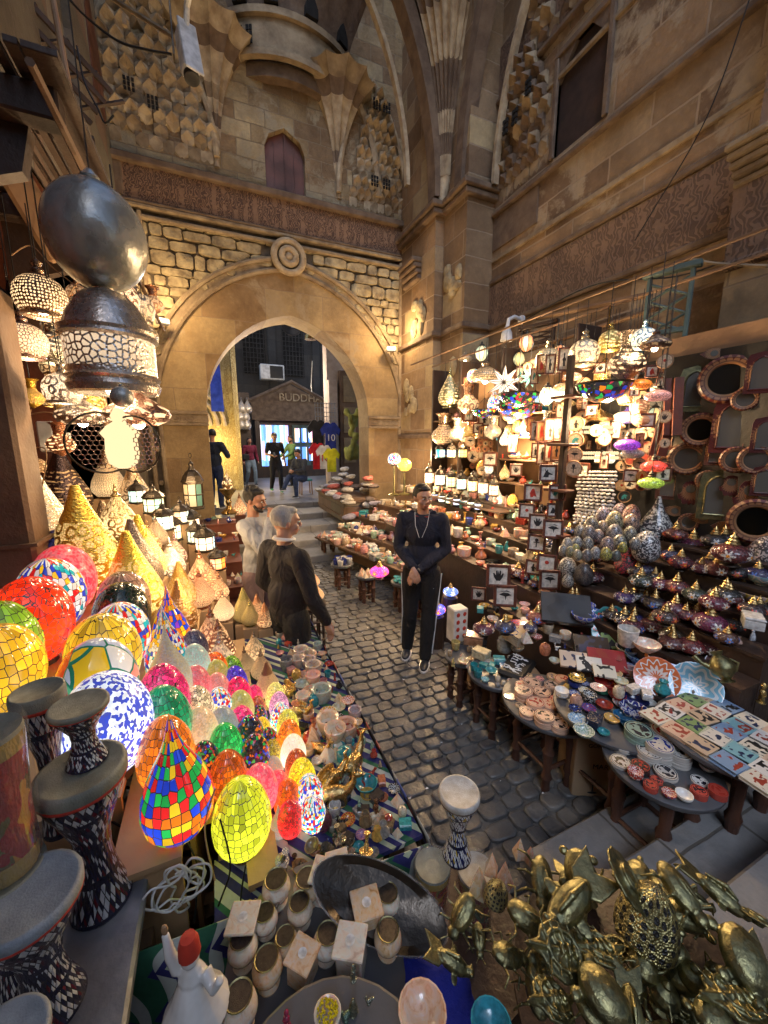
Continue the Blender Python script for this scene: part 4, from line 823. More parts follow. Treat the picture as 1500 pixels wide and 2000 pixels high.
proto('eye_mirror', 'eye_shaped_mirror', [('frame', MB().prism(EO, FZ, .1).mesh('frame', 'inlay_tan', 20), []), ('glass', MB().lathe([(0, .02), (.19, .02), (.2, 0)], 20, M=Matrix.Rotation(R(90), 4, 'X')).mesh('glass', 'mirror_glass', 0), [])])
# furniture
def round_table(p, r, h, label, mat='dark_trim', top='stone_top', group=None, legs=4):
 t = empty('round_stand_table', (p[0], p[1], 0)); tag(t, label, 'table', group)
 m = MB(); m.lathe([(0, h - .035), (r * .96, h - .035), (r, h - .02), (r, h - .005), (r * .97, h), (0, h)], 32); obj('table_top', m, top, t)
 for k in range(legs):
  a = PI / 4 + 2 * PI * k / legs; rr = r * .62; m = MB()
  m.lathe([(.028, 0), (.022, h * .15), (.034, h * .2), (.022, h * .28), (.03, h * .5), (.036, h * .55), (.024, h * .6), (.03, h * .85), (.03, h - .035)], 10, c=(rr * cos(a), rr * sin(a))); obj('leg', m, 'leg_wood', t)
 m = MB()
 for k in range(legs): a = PI / 4 + 2 * PI * k / legs; b_ = a + 2 * PI / legs; rr = r * .62; m.tube([(rr * cos(a), rr * sin(a), h * .3), (rr * cos(b_), rr * sin(b_), h * .3)], .013, 5); m.tube([(rr * cos(a), rr * sin(a), h * .8), (rr * cos(b_), rr * sin(b_), h * .8)], .018, 5)
 obj('rail', m, 'leg_wood', t); return t
plain('stone_top', (.11, .11, .115), .4, c2=(.07, .07, .075), ns=3, bs=.1)
plain('brass_top', (.35, .25, .12), .4, 1., bs=.3)
for n_ in MT:
 if n_[:2] == 'p_' or n_ in ('flower_mosaic', 'm_stone_mosaic', 'pane_glass', 'star_glass', 'm_dark_multi', 'm_grain'): MT[n_].cycles.emission_sampling = 'NONE'
# ================================================================ left side: stepped stall of lamps
SILV = (.6, .56, .5); GOLD = (.8, .55, .2); COPP = (.72, .36, .2); BRON = (.3, .19, .11); DSIL = (.3, .27, .25)
stall = empty('stepped_stall', (0, 0, 0)); tag(stall, 'long stepped stall of wooden boards carrying the rows of glowing egg lamps', 'stall')
TIERS = [(.1, .6, 1.02, 2.9, .72), (.0, .1, 1.06, 2.7, .77), (-.09, .0, 1.2, 2.6, .82), (-.175, -.09, 1.25, 2.5, .87), (-.36, -.175, 1.1, 3.0, .93), (-.72, -.36, 1.32, 3.4, 1.0), (-1.15, -.72, 1.5, 4.2, 1.12)]
for k, (x0, x1, y0, y1, z) in enumerate(TIERS):
 m = MB(); m.box(x0, x1, y0, y1, z - .018, z); mt_ = 'green_cloth' if k == 0 else 'ply'; m.box(x0 + .004, x0 + .02, y0 + .01, y1, .1, z - .018)
 if k >= 4: m.box(x0 + .02, x1 - .005, y0 + .02, y0 + .035, .1, z - .018)
 LATE = obj('tier_board', m, 'ply', stall)
 if k == 0: T0 = LATE
m = MB()
for x, y in ((.52, 1.1), (.52, 2.7), (-.3, 1.1), (-.68, 1.3), (-1.1, 1.6), (-1.1, 4.1)): m.box(x - .03, x + .03, y - .03, y + .03, 0, .7)
m.box(-.3, .52, 1.3, 1.34, .4, .46); obj('trestle', m, 'old_wood', stall)
def cname(c):
 d = {RED: 'red', ORG: 'orange', YEL: 'yellow', GRN: 'green', BLU: 'blue', TRQ: 'turquoise', PNK: 'pink', PUR: 'purple', WHT: 'white', CRM: 'cream'}
 return d.get(c, 'mottled')
EG = [  # px, py, width px, shape_finish, colour, glow, tier z, description
(345, 1535, 122, 'drop_multi', WHT, .55, .93, 'teardrop lamp of red blue green and yellow glass squares nearest the cable'),
(325, 1478, 92, 'egg_tile', ORG, .6, .93, 'orange and yellow mosaic egg lamp behind the multicoloured teardrop'),
(322, 1415, 88, 'egg_tile', (.02, .4, .16), .4, .93, 'jade green mosaic egg lamp on the high egg tier'),
(320, 1370, 84, 'egg_crack', PNK, .75, .93, 'crimson pink glass egg lamp behind the jade green one'),
(330, 1318, 80, 'drop_grain', (.4, .36, .22), .35, .93, 'grey grainy teardrop lamp with flower spots'),
(325, 1270, 74, 'drop_multi_white', WHT, .3, .93, 'teardrop lamp with multicoloured tile bands behind the grainy one'),
(332, 1225, 66, 'drop_check', WHT, .5, .93, 'teardrop lamp in orange and purple triangles'),
(400, 1492, 52, 'egg_dark_multi', WHT, .4, .87, 'dark egg lamp with red diamonds and blue stripes'),
(391, 1432, 60, 'egg_speck', (.75, .5, .25), .65, .87, 'beige speckled egg lamp in the second egg row'),
(385, 1388, 56, 'egg_crack', CRM, .65, .87, 'cream cracked mosaic egg lamp over a blue band'),
(383, 1345, 52, 'egg_speck', (.8, .12, .15), .45, .87, 'rose speckled egg lamp behind the cream one'),
(381, 1303, 52, 'egg_grain', (.3, .5, .42), .5, .87, 'pale sea green frosted egg lamp'),
(380, 1270, 46, 'egg_speck', (.04, .04, .12), .06, .87, 'unlit dark blue egg lamp by the copper lamps'),
(446, 1520, 64, 'egg_tile', (.75, .13, .01), .35, .82, 'burnt orange brick mosaic egg lamp'),
(440, 1462, 58, 'egg_tile', GRN, .8, .82, 'bright green mosaic egg lamp'),
(436, 1425, 52, 'egg_grain', (.35, .4, .45), .3, .82, 'grey green frosted egg lamp behind the bright green one'),
(428, 1382, 46, 'egg_multi_white', WHT, .7, .82, 'white egg lamp with yellow and blue chips'),
(425, 1352, 44, 'egg_speck', (.8, .25, .2), .45, .82, 'salmon speckled egg lamp'),
(424, 1325, 42, 'egg_speck', (.5, .45, .06), .4, .82, 'olive yellow speckled egg lamp'),
(421, 1310, 42, 'egg_crack', (.95, .12, .01), .8, .82, 'vivid orange red egg lamp beside the copper lamps'),
(473, 1602, 98, 'egg_tile', (.75, .8, .03), .8, .77, 'large lime yellow brick mosaic egg lamp at the front corner'),
(507, 1545, 62, 'egg_speck', (.95, .06, .12), .75, .77, 'pink speckled egg lamp beside the lime yellow one'),
(498, 1478, 52, 'egg_dark_multi', WHT, .4, .77, 'black egg lamp with green leaf tracery'),
(488, 1440, 50, 'egg_dark_multi', WHT, .35, .77, 'black egg lamp with small coloured chips'),
(472, 1418, 46, 'egg_crack', PNK, .9, .77, 'glossy crimson egg lamp ahead of the yellow green one'),
(470, 1388, 46, 'egg_speck', (.5, .5, .1), .45, .77, 'yellow green speckled egg lamp between two crimson ones'),
(465, 1362, 46, 'egg_crack', (.9, .01, .1), .9, .77, 'deep crimson egg lamp behind the yellow green one'),
(460, 1337, 42, 'egg_crack_fine', (.08, .04, .6), .6, .77, 'violet blue mosaic egg lamp'),
(452, 1315, 40, 'egg_crack', (.2, .45, .03), .4, .77, 'green and amber egg lamp at the far end of its row'),
(567, 1602, 46, 'egg_crack', RED, .8, .72, 'red egg lamp with amber triangles'),
(562, 1563, 48, 'egg_tile', (.9, .12, .01), .6, .72, 'orange red egg lamp with a ribbed top'),
(543, 1540, 42, 'egg_speck', (.95, .05, .08), .7, .72, 'coral pink egg lamp behind the orange red one'),
(533, 1508, 36, 'egg_grain', (.6, .35, .2), .45, .72, 'frosted apricot egg lamp'),
(532, 1475, 36, 'egg_crack', (.6, .42, .03), .3, .72, 'mustard glass egg lamp'),
(524, 1450, 34, 'egg_dark_multi', WHT, .3, .72, 'small black egg lamp with coloured chips'),
(512, 1428, 32, 'egg_tile', (.9, .6, .02), .8, .72, 'small bright yellow egg lamp'),
(505, 1402, 30, 'egg_dark_multi', WHT, .4, .72, 'small blue and black egg lamp'),
(503, 1385, 30, 'egg_crack_fine', (.6, .12, .05), .35, .72, 'small rust mosaic egg lamp'),
(497, 1362, 28, 'egg_crack', PNK, .8, .72, 'small crimson egg lamp'),
(611, 1592, 46, 'egg_multi_white', WHT, .85, .72, 'white mosaic egg lamp with blue and red chips at the row end'),
(604, 1553, 48, 'egg_multi_white', YEL, .9, .72, 'yellow and orange patchwork egg lamp'),
(590, 1522, 48, 'egg_crack_fine', (.95, .7, .02), 1., .72, 'brilliant yellow egg lamp'),
(579, 1497, 40, 'egg_crack_fine', (.7, .12, .02), .4, .72, 'terracotta mosaic egg lamp'),
(573, 1472, 44, 'egg_speck', (.95, .8, .55), 1., .72, 'dazzling white egg lamp'),
(565, 1440, 40, 'egg_crack', (.95, .2, .01), 1., .72, 'glowing orange egg lamp behind the dazzling white one'),
(562, 1418, 38, 'egg_crack_fine', (.75, .7, .08), .8, .72, 'pale yellow mosaic egg lamp'),
(548, 1402, 36, 'egg_multi_white', WHT, .9, .72, 'white egg lamp with mixed chips'),
(545, 1380, 34, 'egg_crack_fine', (.8, .35, .55), .8, .72, 'lilac pink egg lamp'),
(538, 1362, 34, 'egg_crack_fine', (.9, .8, .2), .8, .72, 'soft yellow egg lamp at the far end of the street side row'),
(632, 1602, 30, 'ball_crack_fine', (.08, .01, .03), .1, .72, 'tiny dark wine coloured mosaic ball lamp'),
(545, 1608, 34, 'drop_grain', (.55, .3, .22), .3, .72, 'small frosted salmon teardrop lamp'),
]
for px, py, wp, key, c, al, z, d in EG:
 p, w = sit(px, py, wp, 1.45 if key[0] != 'd' else 1.6, z)
 put(key, p, w * (1.14 if key[0] != 'd' else 1.08), ru(0, 6), d, 'lamp', 'mosaic egg lamps on the stepped stall', (*c, al), szz=1.12)
BG = [  # big globes and ovals on the two upper tiers
(212, 1425, 150, 'ball_speck_blue', (.03, .06, .45), .95, 1.0, 'big white globe lamp flecked with blue nearest the drums'),
(194, 1345, 130, 'ball_football', WHT, .3, 1.0, 'big globe lamp with large red yellow and blue panels'),
(205, 1290, 122, 'ball_tile', (.85, .52, .03), .5, 1.0, 'big golden yellow brick mosaic globe lamp'),
(237, 1250, 98, 'ball_multi_white', WHT, .4, 1.0, 'globe lamp of multicoloured chips behind the golden one'),
(240, 1208, 94, 'ball_crack', (.01, .03, .02), .12, 1.0, 'dark green cracked globe lamp'),
(244, 1182, 88, 'ball_tile', (.35, .2, .14), .2, 1.0, 'greyish pink mosaic globe lamp'),
(5, 1318, 132, 'ball_tile', (.95, .5, .02), .6, 1.12, 'amber mosaic globe lamp cut by the picture edge'),
(12, 1262, 118, 'ball_tile', (.25, .5, .03), .4, 1.12, 'grass green mosaic globe lamp'),
(66, 1222, 126, 'ball_crack', (.9, .03, .005), .9, 1.12, 'large glowing scarlet globe lamp'),
(102, 1172, 108, 'ball_multi_white', WHT, .4, 1.12, 'globe lamp with yellow blue and white squares behind the scarlet one'),
(128, 1140, 100, 'ball_speck', (.8, .02, .05), .65, 1.12, 'crimson crushed glass globe lamp'),
(124, 1108, 98, 'ball_crack', (.04, .05, .2), .12, 1.12, 'unlit dusky blue globe lamp at the back of the top tier'),
]
for px, py, wp, key, c, al, z, d in BG:
 p, w = sit(px, py, wp, 1.25, z); put(key, p, w * 1.04, ru(0, 6), d, 'lamp', 'big globe lamps on the upper tiers', (*c, al), szz=1.3)
# metal lamps, each on its own carton or block
ML = [  # px, py, w, key, tint, glow, z, description, box?
(160, 1050, 135, 'spear_petal', (.85, .6, .12), .75, 1.15, 'large golden spear lamp with leaf tracery beside the dusky blue globe', 'ply'),
(75, 1000, 120, 'spear_swirl', (.5, .46, .4), .12, 1.2, 'large beaten silver spear lamp with cut letters by the wooden post', 'ply'),
(205, 1030, 70, 'spear_fine', (.3, .22, .15), .2, 1.15, 'slim dark bronze spear lamp behind the large golden one', 'ply'),
(122, 940, 90, 'spear_swirl', (.1, .07, .07), .02, 1.3, 'tall unlit blackened metal spear lamp', 'ply'),
(230, 1003, 68, 'onion_petal', (.75, .55, .25), 1., 1.35, 'brilliantly lit golden onion lamp on a wooden block', 'ply'),
(262, 955, 70, 'spear_petal', (.55, .4, .25), .6, 1.2, 'brass scale patterned spear lamp behind the brilliantly lit onion lamp', 'ply'),
(255, 1120, 112, 'spear_petal', (.85, .62, .1), .7, 1.0, 'broad yellow gold lamp with leaf medallions in the second tier', None),
(262, 1085, 96, 'spear_fine', (.2, .17, .16), .05, 1.05, 'unlit grey beaten lamp wedged among the yellow gold ones', 'ply'),
(275, 1070, 86, 'spear_lattice', (.8, .6, .1), .7, 1.1, 'yellow gold lamp with ring tracery behind the grey beaten one', 'ply'),
(290, 1052, 44, 'onion_swirl', (.7, .42, .2), .6, 1.2, 'amber gold onion lamp on the gold coloured stand', 'ply'),
(305, 1038, 42, 'onion_dots', (.65, .5, .35), .4, 1.2, 'pale gold onion lamp behind the amber one', 'ply'),
(333, 1092, 52, 'onion_petal', SILV, 1., 1.05, 'bright silver onion lamp with arcs', 'card'),
(342, 1075, 42, 'onion_swirl', (.6, .4, .36), .7, 1.08, 'rosy silver onion lamp just behind the bright one', 'card'),
(350, 1180, 66, 'spear_swirl', (.65, .35, .12), .35, .93, 'long copper gold spear lamp behind the triangle teardrop', None),
(352, 1140, 60, 'spear_petal', (.75, .48, .15), .4, .96, 'tall golden leaf lamp at the back of the egg tier', 'card'),
(392, 1112, 48, 'onion_petal', COPP, .9, .95, 'copper onion lamp with a blazing top', 'card'),
(390, 1150, 52, 'onion_fine', (.5, .2, .12), .9, .92, 'squat reddish copper lamp on a carton', 'card'),
(415, 1128, 38, 'onion_swirl', COPP, .8, .92, 'copper filigree lamp among the cartons', 'card'),
(428, 1146, 36, 'onion_petal', COPP, .8, .9, 'copper lamp with round windows', 'card'),
(436, 1184, 40, 'onion_lattice', (.6, .4, .28), .8, .84, 'small copper lamp with a curled letter on the middle carton', 'card'),
(476, 1180, 44, 'spear_fine', (.45, .4, .15), .15, .8, 'olive brass spear lamp near the grey sweater', 'card'),
(488, 1198, 34, 'onion_dots', (.5, .42, .15), .1, .8, 'round olive brass lamp on the last carton', 'card'),
(502, 1185, 34, 'spear_petal', COPP, .9, .78, 'brightly lit copper spear lamp beside the dark jacket', 'card'),
(517, 1200, 32, 'spear_swirl', COPP, .9, .78, 'brightly lit copper filigree lamp touching the dark trousers', 'card'),
(413, 1232, 62, 'onion_petal', COPP, .9, .8, 'large copper onion lamp before the cartons', None),
(428, 1256, 60, 'onion_swirl', (.6, .3, .18), .8, .77, 'copper filigree globe lamp by the unlit blue egg', None),
(430, 1285, 64, 'onion_petal', (.75, .6, .5), 1., .77, 'wide pale copper lamp glowing white behind the orange red egg', None),
(496, 1262, 40, 'onion_petal', (.6, .42, .25), .7, .72, 'small gold arc patterned lamp by the orange shells', None),
(478, 1290, 36, 'onion_fine', (.3, .2, .12), .6, .72, 'small brown bronze lamp behind the eggs', None),
(510, 1298, 40, 'onion_dots', (.45, .3, .18), .5, .72, 'dim bronze onion lamp behind the wooden fish', None),
(522, 1325, 46, 'spear_lattice', (.3, .17, .1), .6, .72, 'dark copper teardrop lamp beside the onyx bowls', None),
(210, 925, 60, 'spear_lattice', (.5, .36, .22), .5, 1.45, 'brass lattice spear lamp under the hanging discs', 'ply'),
(150, 925, 46, 'spear_swirl', (.6, .45, .2), .3, 1.4, 'small tilted brass horn lamp behind the post', 'ply'),
]
BXN = {'ply': ('wooden_block', 'plain wooden block holding up the '), 'card': ('cardboard_box', 'brown carton under the ')}
for px, py, wp, key, c, al, z, d, bx in ML:
 asp = 1.6 if key[:4] == 'spea' else 1.45
 p, w = sit(px, py, wp, asp, z); tall = key[:4] == 'spea'
 put(key, p + Vector((0, 0, .04 * w)), w, ru(0, 6), d, 'lamp', 'pierced metal table lamps of the left stall', (*c, al), szz=.66 if tall else .9)
 if bx:
  m = MB(); hb = .24 + .1 * rnd(); k = w * .42; m.bbox(-k, k, -k, k, -hb, 0, .004)
  if bx == 'card': m.box(-k * .06, k * .06, -k - .002, k + .002, -hb * .4, .0015)
  o = obj(BXN[bx][0], m, bx, None, 20, loc=p, rot=-.1 + ru(-.1, .1)); tag(o, BXN[bx][1] + ' '.join(d.split()[:9]), 'box', 'blocks and cartons under the metal lamps')
# glass lanterns on cartons
GL = [(318, 1012, 40, CRM, 1., 1.3), (352, 1002, 34, CRM, .7, 1.3), (368, 1018, 46, (.75, .3, .1), 1., 1.15), (268, 962, 34, TRQ, .8, 1.45), (300, 978, 40, (.5, .6, .35), .8, 1.38), (400, 1052, 40, (.5, .35, .3), 1., 1.05), (332, 1030, 44, (.9, .6, .3), 1., 1.15), (424, 1092, 34, (.95, .2, .03), .8, .95), (382, 1040, 34, (.2, .5, .5), .6, 1.12)]
GD = ['cream paned lantern on the back shelf', 'small pale lantern beneath the bronze domed one', 'lantern with orange and blue panes', 'turquoise and amber lantern under the pierced disc', 'green and amber paned lantern by the stone pier', 'blue and orange lantern on a tall carton', 'amber lantern with a blue pane before the pier', 'small orange glass lantern nearest the stepped trays', 'small teal lantern beside the tall carton']
for (px, py, wp, c, al, z), d in zip(GL, GD):
 p, w = sit(px, py, wp, 1.2, z); put('lantern', p, w, ru(0, 1), d, 'lantern', 'glass paned lanterns of the left stall', (*c, al), szz=.85)
 m = MB(); k = w * .42; m.bbox(-k, k, -k, k, -.3, 0, .004); o = obj('cardboard_box', m, 'card', None, 20, loc=p); tag(o, 'pale carton under the ' + ' '.join(d.split()[:8]), 'box', 'blocks and cartons under the metal lamps')
p, w = sit(377, 955, 36, 2.2, 1.25); put('lantern', p, w * 1.1, .3, 'tall dark bronze domed lantern against the stone pier', 'lantern', None, (.15, .08, .04, .1), szz=1.5)
# brass goblet lamp and its neighbour at the foot of the pier
p, w = sit(445, 960, 34, 2.6, .95)
g_ = empty('pedestal_lamp', p); tag(g_, 'tall brass goblet stand with a pierced teardrop shade by the gate pier', 'lamp')
obj('stand', MB().lathe([(0, 0), (.12, 0), (.13, .03), (.05, .09), (.035, .16), (.05, .2), (.035, .24), (.06, .3), (.12, .38), (.135, .42), (0, .4)], 20), 'brass', g_)
o = obj('shade', MB().lathe([(r * .17, .42 + z * .17) for r, z in drop_prof(2.2)[1:]], 20), 'p_swirl', g_); o.color = (.7, .5, .3, .8)
p, w = sit(468, 985, 26, 1.6, .9); put('onion_petal', p, w, 0, 'small copper onion lamp near the steps', 'lamp', None, (*COPP, .9)); m = MB(); m.bbox(-.09, .09, -.09, .09, -.5, 0, .004); tag(obj('wooden_block', m, 'red_wood', None, loc=p), 'red cloth covered pedestal carrying the small copper onion lamp', 'stand')
# trays of small wares between the lamps and the man in grey
WARE = ['bowl_plain', 'bowl_painted', 'cup', 'fig_cat', 'fig_beast', 'bowl_onyx', 'jar', 'vase', 'casket', 'onyx_cup', 'fig_idol', 'cone', 'fig_bird']
WN = {'bowl_plain': 'glazed bowl', 'bowl_painted': 'painted bowl', 'cup': 'cup', 'fig_cat': 'cat figurine', 'fig_beast': 'animal figurine', 'bowl_onyx': 'onyx bowl', 'jar': 'lidded jar', 'vase': 'little vase', 'casket': 'trinket box', 'onyx_cup': 'onyx cup', 'fig_idol': 'statuette', 'cone': 'stone pyramid', 'fig_bird': 'bird figurine', 'onyx_vase': 'onyx candle cup', 'candlestick': 'candlestick', 'plate': 'painted dish', 'plate_star': 'starred dish'}
WC = {'terracotta': (.5, .18, .09), 'turquoise': (.05, .33, .36), 'cream': (.7, .6, .44), 'white': (.72, .7, .66), 'rust red': (.42, .06, .04), 'grey': (.3, .3, .3), 'navy': (.03, .05, .25), 'black': (.02, .02, .02), 'sand': (.55, .4, .24), 'pale green': (.3, .45, .33), 'pink': (.65, .3, .28), 'ochre': (.6, .36, .08)}
def scatter(x0, x1, y0, y1, z, n, size, where, group, kinds=WARE, cols=None, jz=0, minpx=0):
 pts = []; tries = 0; names = list(cols or WC)
 while len(pts) < n and tries < n * 30:
  tries += 1; s_ = size * ru(.75, 1.25); x = ru(x0, x1); y = ru(y0, y1)
  if all((x - a) ** 2 + (y - b) ** 2 > ((s_ + c) * .47) ** 2 for a, b, c in pts): pts.append((x, y, s_))
 for x, y, s_ in pts:
  k = random.choice(kinds); cn = random.choice(names); c = WC[cn]; s2 = s_ * (.55 if k.startswith('fig') else .8 if k in ('cup', 'jar', 'vase') else 1)
  art = 'an ' if cn[0] in 'aeiou' else ''
  put(k, (x, y, z + jz * rnd()), s2, ru(0, 6.3), '%s %s %s' % (cn, WN[k], where), WN[k].split()[-1], group, c)
shl = empty('display_shelf', (0, 0, 0)); tag(shl, 'low stepped shelf of souvenirs between the lantern cartons and the gate steps', 'shelf')
for k, (y0, y1, z) in enumerate(((4.0, 4.45, .38), (4.45, 4.9, .52), (4.9, 5.3, .68), (5.3, 5.75, .84), (5.75, 6.2, 1.0))):
 m = MB(); m.box(-.62, .22, y0, y1 + .02, z - .02, z); m.box(-.62, .22, y0 + .01, y0 + .03, z - .16, z - .02); obj('board', m, 'red_wood', shl)
 scatter(-.58, .2, y0 + .05, y1 - .02, z, (16, 16, 14, 14, 10)[k], .085, ('on the lowest', 'on the second', 'on the middle', 'on the fourth', 'on the highest')[k] + ' board by the gate steps', 'souvenirs on the shelf by the gate steps')
# onyx bowls, cups and carvings along the street edge of the stall
OB = [(588, 1275, 30, 'onyx_cup', 'grey', .5), (605, 1283, 28, 'onyx_cup', 'sand', 0), (582, 1292, 28, 'onyx_cup', 'grey', 0), (603, 1294, 28, 'onyx_cup', 'navy', 0), (612, 1305, 32, 'onyx_cup', 'grey', 0), (598, 1318, 30, 'bowl_onyx', 'terracotta', 0), (590, 1335, 32, 'bowl_onyx', 'turquoise', 0), (612, 1330, 30, 'onyx_vase', 'pink', 0), (608, 1350, 36, 'bowl_onyx', 'terracotta', 0), (628, 1355, 40, 'onyx_cup', 'turquoise', 0), (592, 1370, 30, 'onyx_vase', 'cream', 0), (612, 1372, 22, 'jar', 'turquoise', 0), (640, 1412, 44, 'onyx_cup', 'cream', 0), (676, 1425, 44, 'onyx_cup', 'terracotta', 0), (655, 1440, 44, 'onyx_vase', 'cream', 0), (622, 1418, 40, 'cone', 'white', 0), (610, 1438, 44, 'cone', 'sand', 0), (575, 1288, 24, 'fig_beast', 'rust red', 0), (560, 1300, 26, 'cup', 'grey', 0), (566, 1322, 22, 'fig_bird', 'terracotta', 0), (600, 1390, 32, 'fig_beast', 'pink', 0), (640, 1392, 34, 'bowl_painted', 'ochre', 0), (655, 1402, 30, 'bowl_painted', 'black', 0), (672, 1480, 30, 'jar', 'turquoise', 0), (690, 1455, 26, 'fig_idol', 'turquoise', 0), (668, 1505, 40, 'cone', 'pale green', 0), (700, 1512, 40, 'fig_bird', 'cream', 0), (722, 1512, 34, 'fig_beast', 'rust red', 0), (715, 1530, 44, 'bowl_plain', 'turquoise', 0), (640, 1470, 40, 'cone', 'white', 0), (690, 1478, 26, 'cone', 'turquoise', 0), (680, 1540, 36, 'cone', 'sand', 0)]
for px, py, wp, k, cn, q in OB:
 p, w = sit(px, py, wp, .6, .72); put(k, p, w * (.62 if k.startswith('fig') else 1), ru(0, 6), '%s %s on the street edge of the egg stall' % (cn, WN[k]), WN[k].split()[-1], 'onyx and painted wares along the stall edge', WC[cn])
scatter(.3, .58, 1.5, 2.85, .72, 80, .06, 'among the wares at the stall edge', 'small wares along the stall edge')
scatter(.26, .58, 1.05, 1.5, .72, 50, .055, 'in front of the gilded stags', 'small wares along the stall edge')
# gilded swan-and-stag ornaments
def stag(name, lab, px, py, s, rot, z=.72):
 m = MB(); m.tube([(0, 0, .02), (0, 0, .1)], [.35, .2], 10); m.ball((0, 0, .42), (.24, .5, .22), 12); m.tube([(0, -.4, .5), (0, -.6, .8), (0, -.62, 1.0)], [.17, .1, .07], 8); m.ball((0, -.72, 1.05), (.08, .18, .1), 10)
 for sx in (-1, 1):
  m.tube([(sx * .05, -.62, 1.1), (sx * .2, -.6, 1.3), (sx * .22, -.55, 1.6)], [.035, .03, .015], 6); m.tube([(sx * .15, -.6, 1.25), (sx * .38, -.6, 1.4), (sx * .42, -.6, 1.55)], [.03, .02, .01], 6); m.tube([(sx * .21, -.57, 1.42), (sx * .08, -.65, 1.58)], [.02, .01], 5)
  m.tube([(sx * .13, -.3, .35), (sx * .15, -.35, .15), (sx * .12, -.3, 0)], [.09, .05, .04], 6); m.tube([(sx * .13, .3, .35), (sx * .15, .42, .18), (sx * .12, .38, 0)], [.1, .05, .04], 6)
 m.tube([(0, .45, .5), (0, .6, .55)], [.06, .03], 6)
 me = remesh(m, 'gilded_stag', 'brass', .03, 2); p, w = sit(px, py, s, .9, z); o = link(name, me, None, p, rot, w * .8); tag(o, lab, 'ornament', 'gilded animal ornaments')
stag('stag_ornament', 'gilded stag with branching antlers facing the street', 690, 1480, 70, 2.3); stag('stag_ornament', 'dull gold stag lying behind the antlered one', 655, 1540, 75, 1.2); stag('stag_ornament', 'small bronze stag by the white egg lamps', 625, 1455, 46, .7)
def swan(px, py, s, rot, lab):
 m = MB(); m.ball((0, 0, .3), (.3, .55, .26), 12); m.tube([(0, -.4, .4), (0, -.7, .7), (0, -.62, 1.0), (0, -.8, 1.1)], [.15, .09, .07, .05], 8); m.lathe([(.3, 0), (.2, .1)], 10)
 for sx in (-1, 1): m.ball((sx * .28, .15, .5), (.08, .5, .3), 10)
 me = remesh(m, 'swan', 'brass', .035, 2); p, w = sit(px, py, s, .7, .72); o = link('swan_ornament', me, None, p, rot, w * .8); tag(o, lab, 'ornament', 'gilded animal ornaments')
swan(560, 1345, 44, .5, 'pale gold swan with raised wings behind the egg rows'); swan(650, 1515, 64, 2., 'shiny gold swan beside the yellow patchwork egg'); swan(585, 1385, 46, 1., 'copper coloured swan by the soft yellow egg')
# cloth over the table front, printed cloth edge on the street side
t = NT('green_cloth'); o_ = t.obj(); x, y, z = t.xyz(o_); v = t.comb(t.ma('ADD', x, t.ma('MULTIPLY', y, .8)), z)
q = t.vor(v, 7., 'F1', .1, '2D', 'MANHATTAN').outputs['Distance']; q2 = t.vor(v, 14., 'DISTANCE_TO_EDGE', .6, '2D').outputs['Distance']; wv = t.n('TexWave', i={'Vector': v, 'Scale': 3., 'Distortion': 12., 'Detail': 1.}).outputs['Fac']
c1 = t.mix(t.ma('LESS_THAN', q, .42), (.02, .11, .055), (.02, .02, .11)); c1 = t.mix(t.ma('MULTIPLY', t.ma('GREATER_THAN', wv, .72), t.ma('GREATER_THAN', q, .3)), c1, (.42, .45, .4)); c1 = t.mix(t.ma('LESS_THAN', q, .13), c1, (.4, .45, .3))
MT['green_cloth'] = t.pbr(c1, .85, 0, t.bump(t.noise(o_, 9., 3).outputs[0], .6, .03))
def drape(name, P, n, m_, mat, lab, amp=.02, cat='cloth'):
 """cloth hanging between two top points (list of top, bottom corner pairs)"""
 mb = MB(); vs = []; A, B, Cc, D = [Vector(p) for p in P]
 nn = (B - A).cross(D - A).normalized()
 for j in range(m_ + 1):
  for i in range(n + 1):
   u = i / n; v = j / m_; p = A.lerp(B, u).lerp(D.lerp(Cc, u), v); p = p + nn * amp * v * (sin(u * 17) + .5 * sin(u * 41 + v * 3)); vs.append(p)
 mb.add(vs, [(j * (n + 1) + i, j * (n + 1) + i + 1, (j + 1) * (n + 1) + i + 1, (j + 1) * (n + 1) + i) for j in range(m_) for i in range(n)])
 o = obj(name, mb, mat, None, 60); md = o.modifiers.new('s', 'SOLIDIFY'); md.thickness = .004; tag(o, lab, cat); return o
T0.data.materials[0] = MT['green_cloth']; drape('printed_cloth', [(-.36, 1.0, .80), (.6, .98, .728), (.6, .9, .06), (-.36, .9, .06)], 40, 10, 'green_cloth', 'green and navy arabesque cloth hanging down the front of the egg stall', .012)
m = MB(); m.box(-.1, .14, 1.0, 1.22, .722, .731); tag(obj('table_cover', m, 'green_cloth'), 'flat green printed cover under the lime yellow egg lamp', 'cloth')
t = NT('diamond_cloth'); o_ = t.obj(); x, y, z = t.xyz(o_); r_, g1, b1 = t.xyz(t.vor(t.comb(y, z), 22., 'F1', .2, '2D', 'MANHATTAN').outputs['Color'])
MT['diamond_cloth'] = t.pbr(t.ramp(r_, [(0, (.02, .02, .03)), (.4, (.25, .28, .3)), (.55, (.05, .08, .3)), (.75, (.35, .08, .06)), (.85, (.3, .3, .28))], 'CONSTANT'), .8)
drape('edge_cloth', [(.605, .98, .74), (.605, 2.92, .74), (.66, 2.92, .5), (.68, .98, .46)], 40, 5, 'diamond_cloth', 'patterned black and white cloth along the street side of the egg stall', .01)
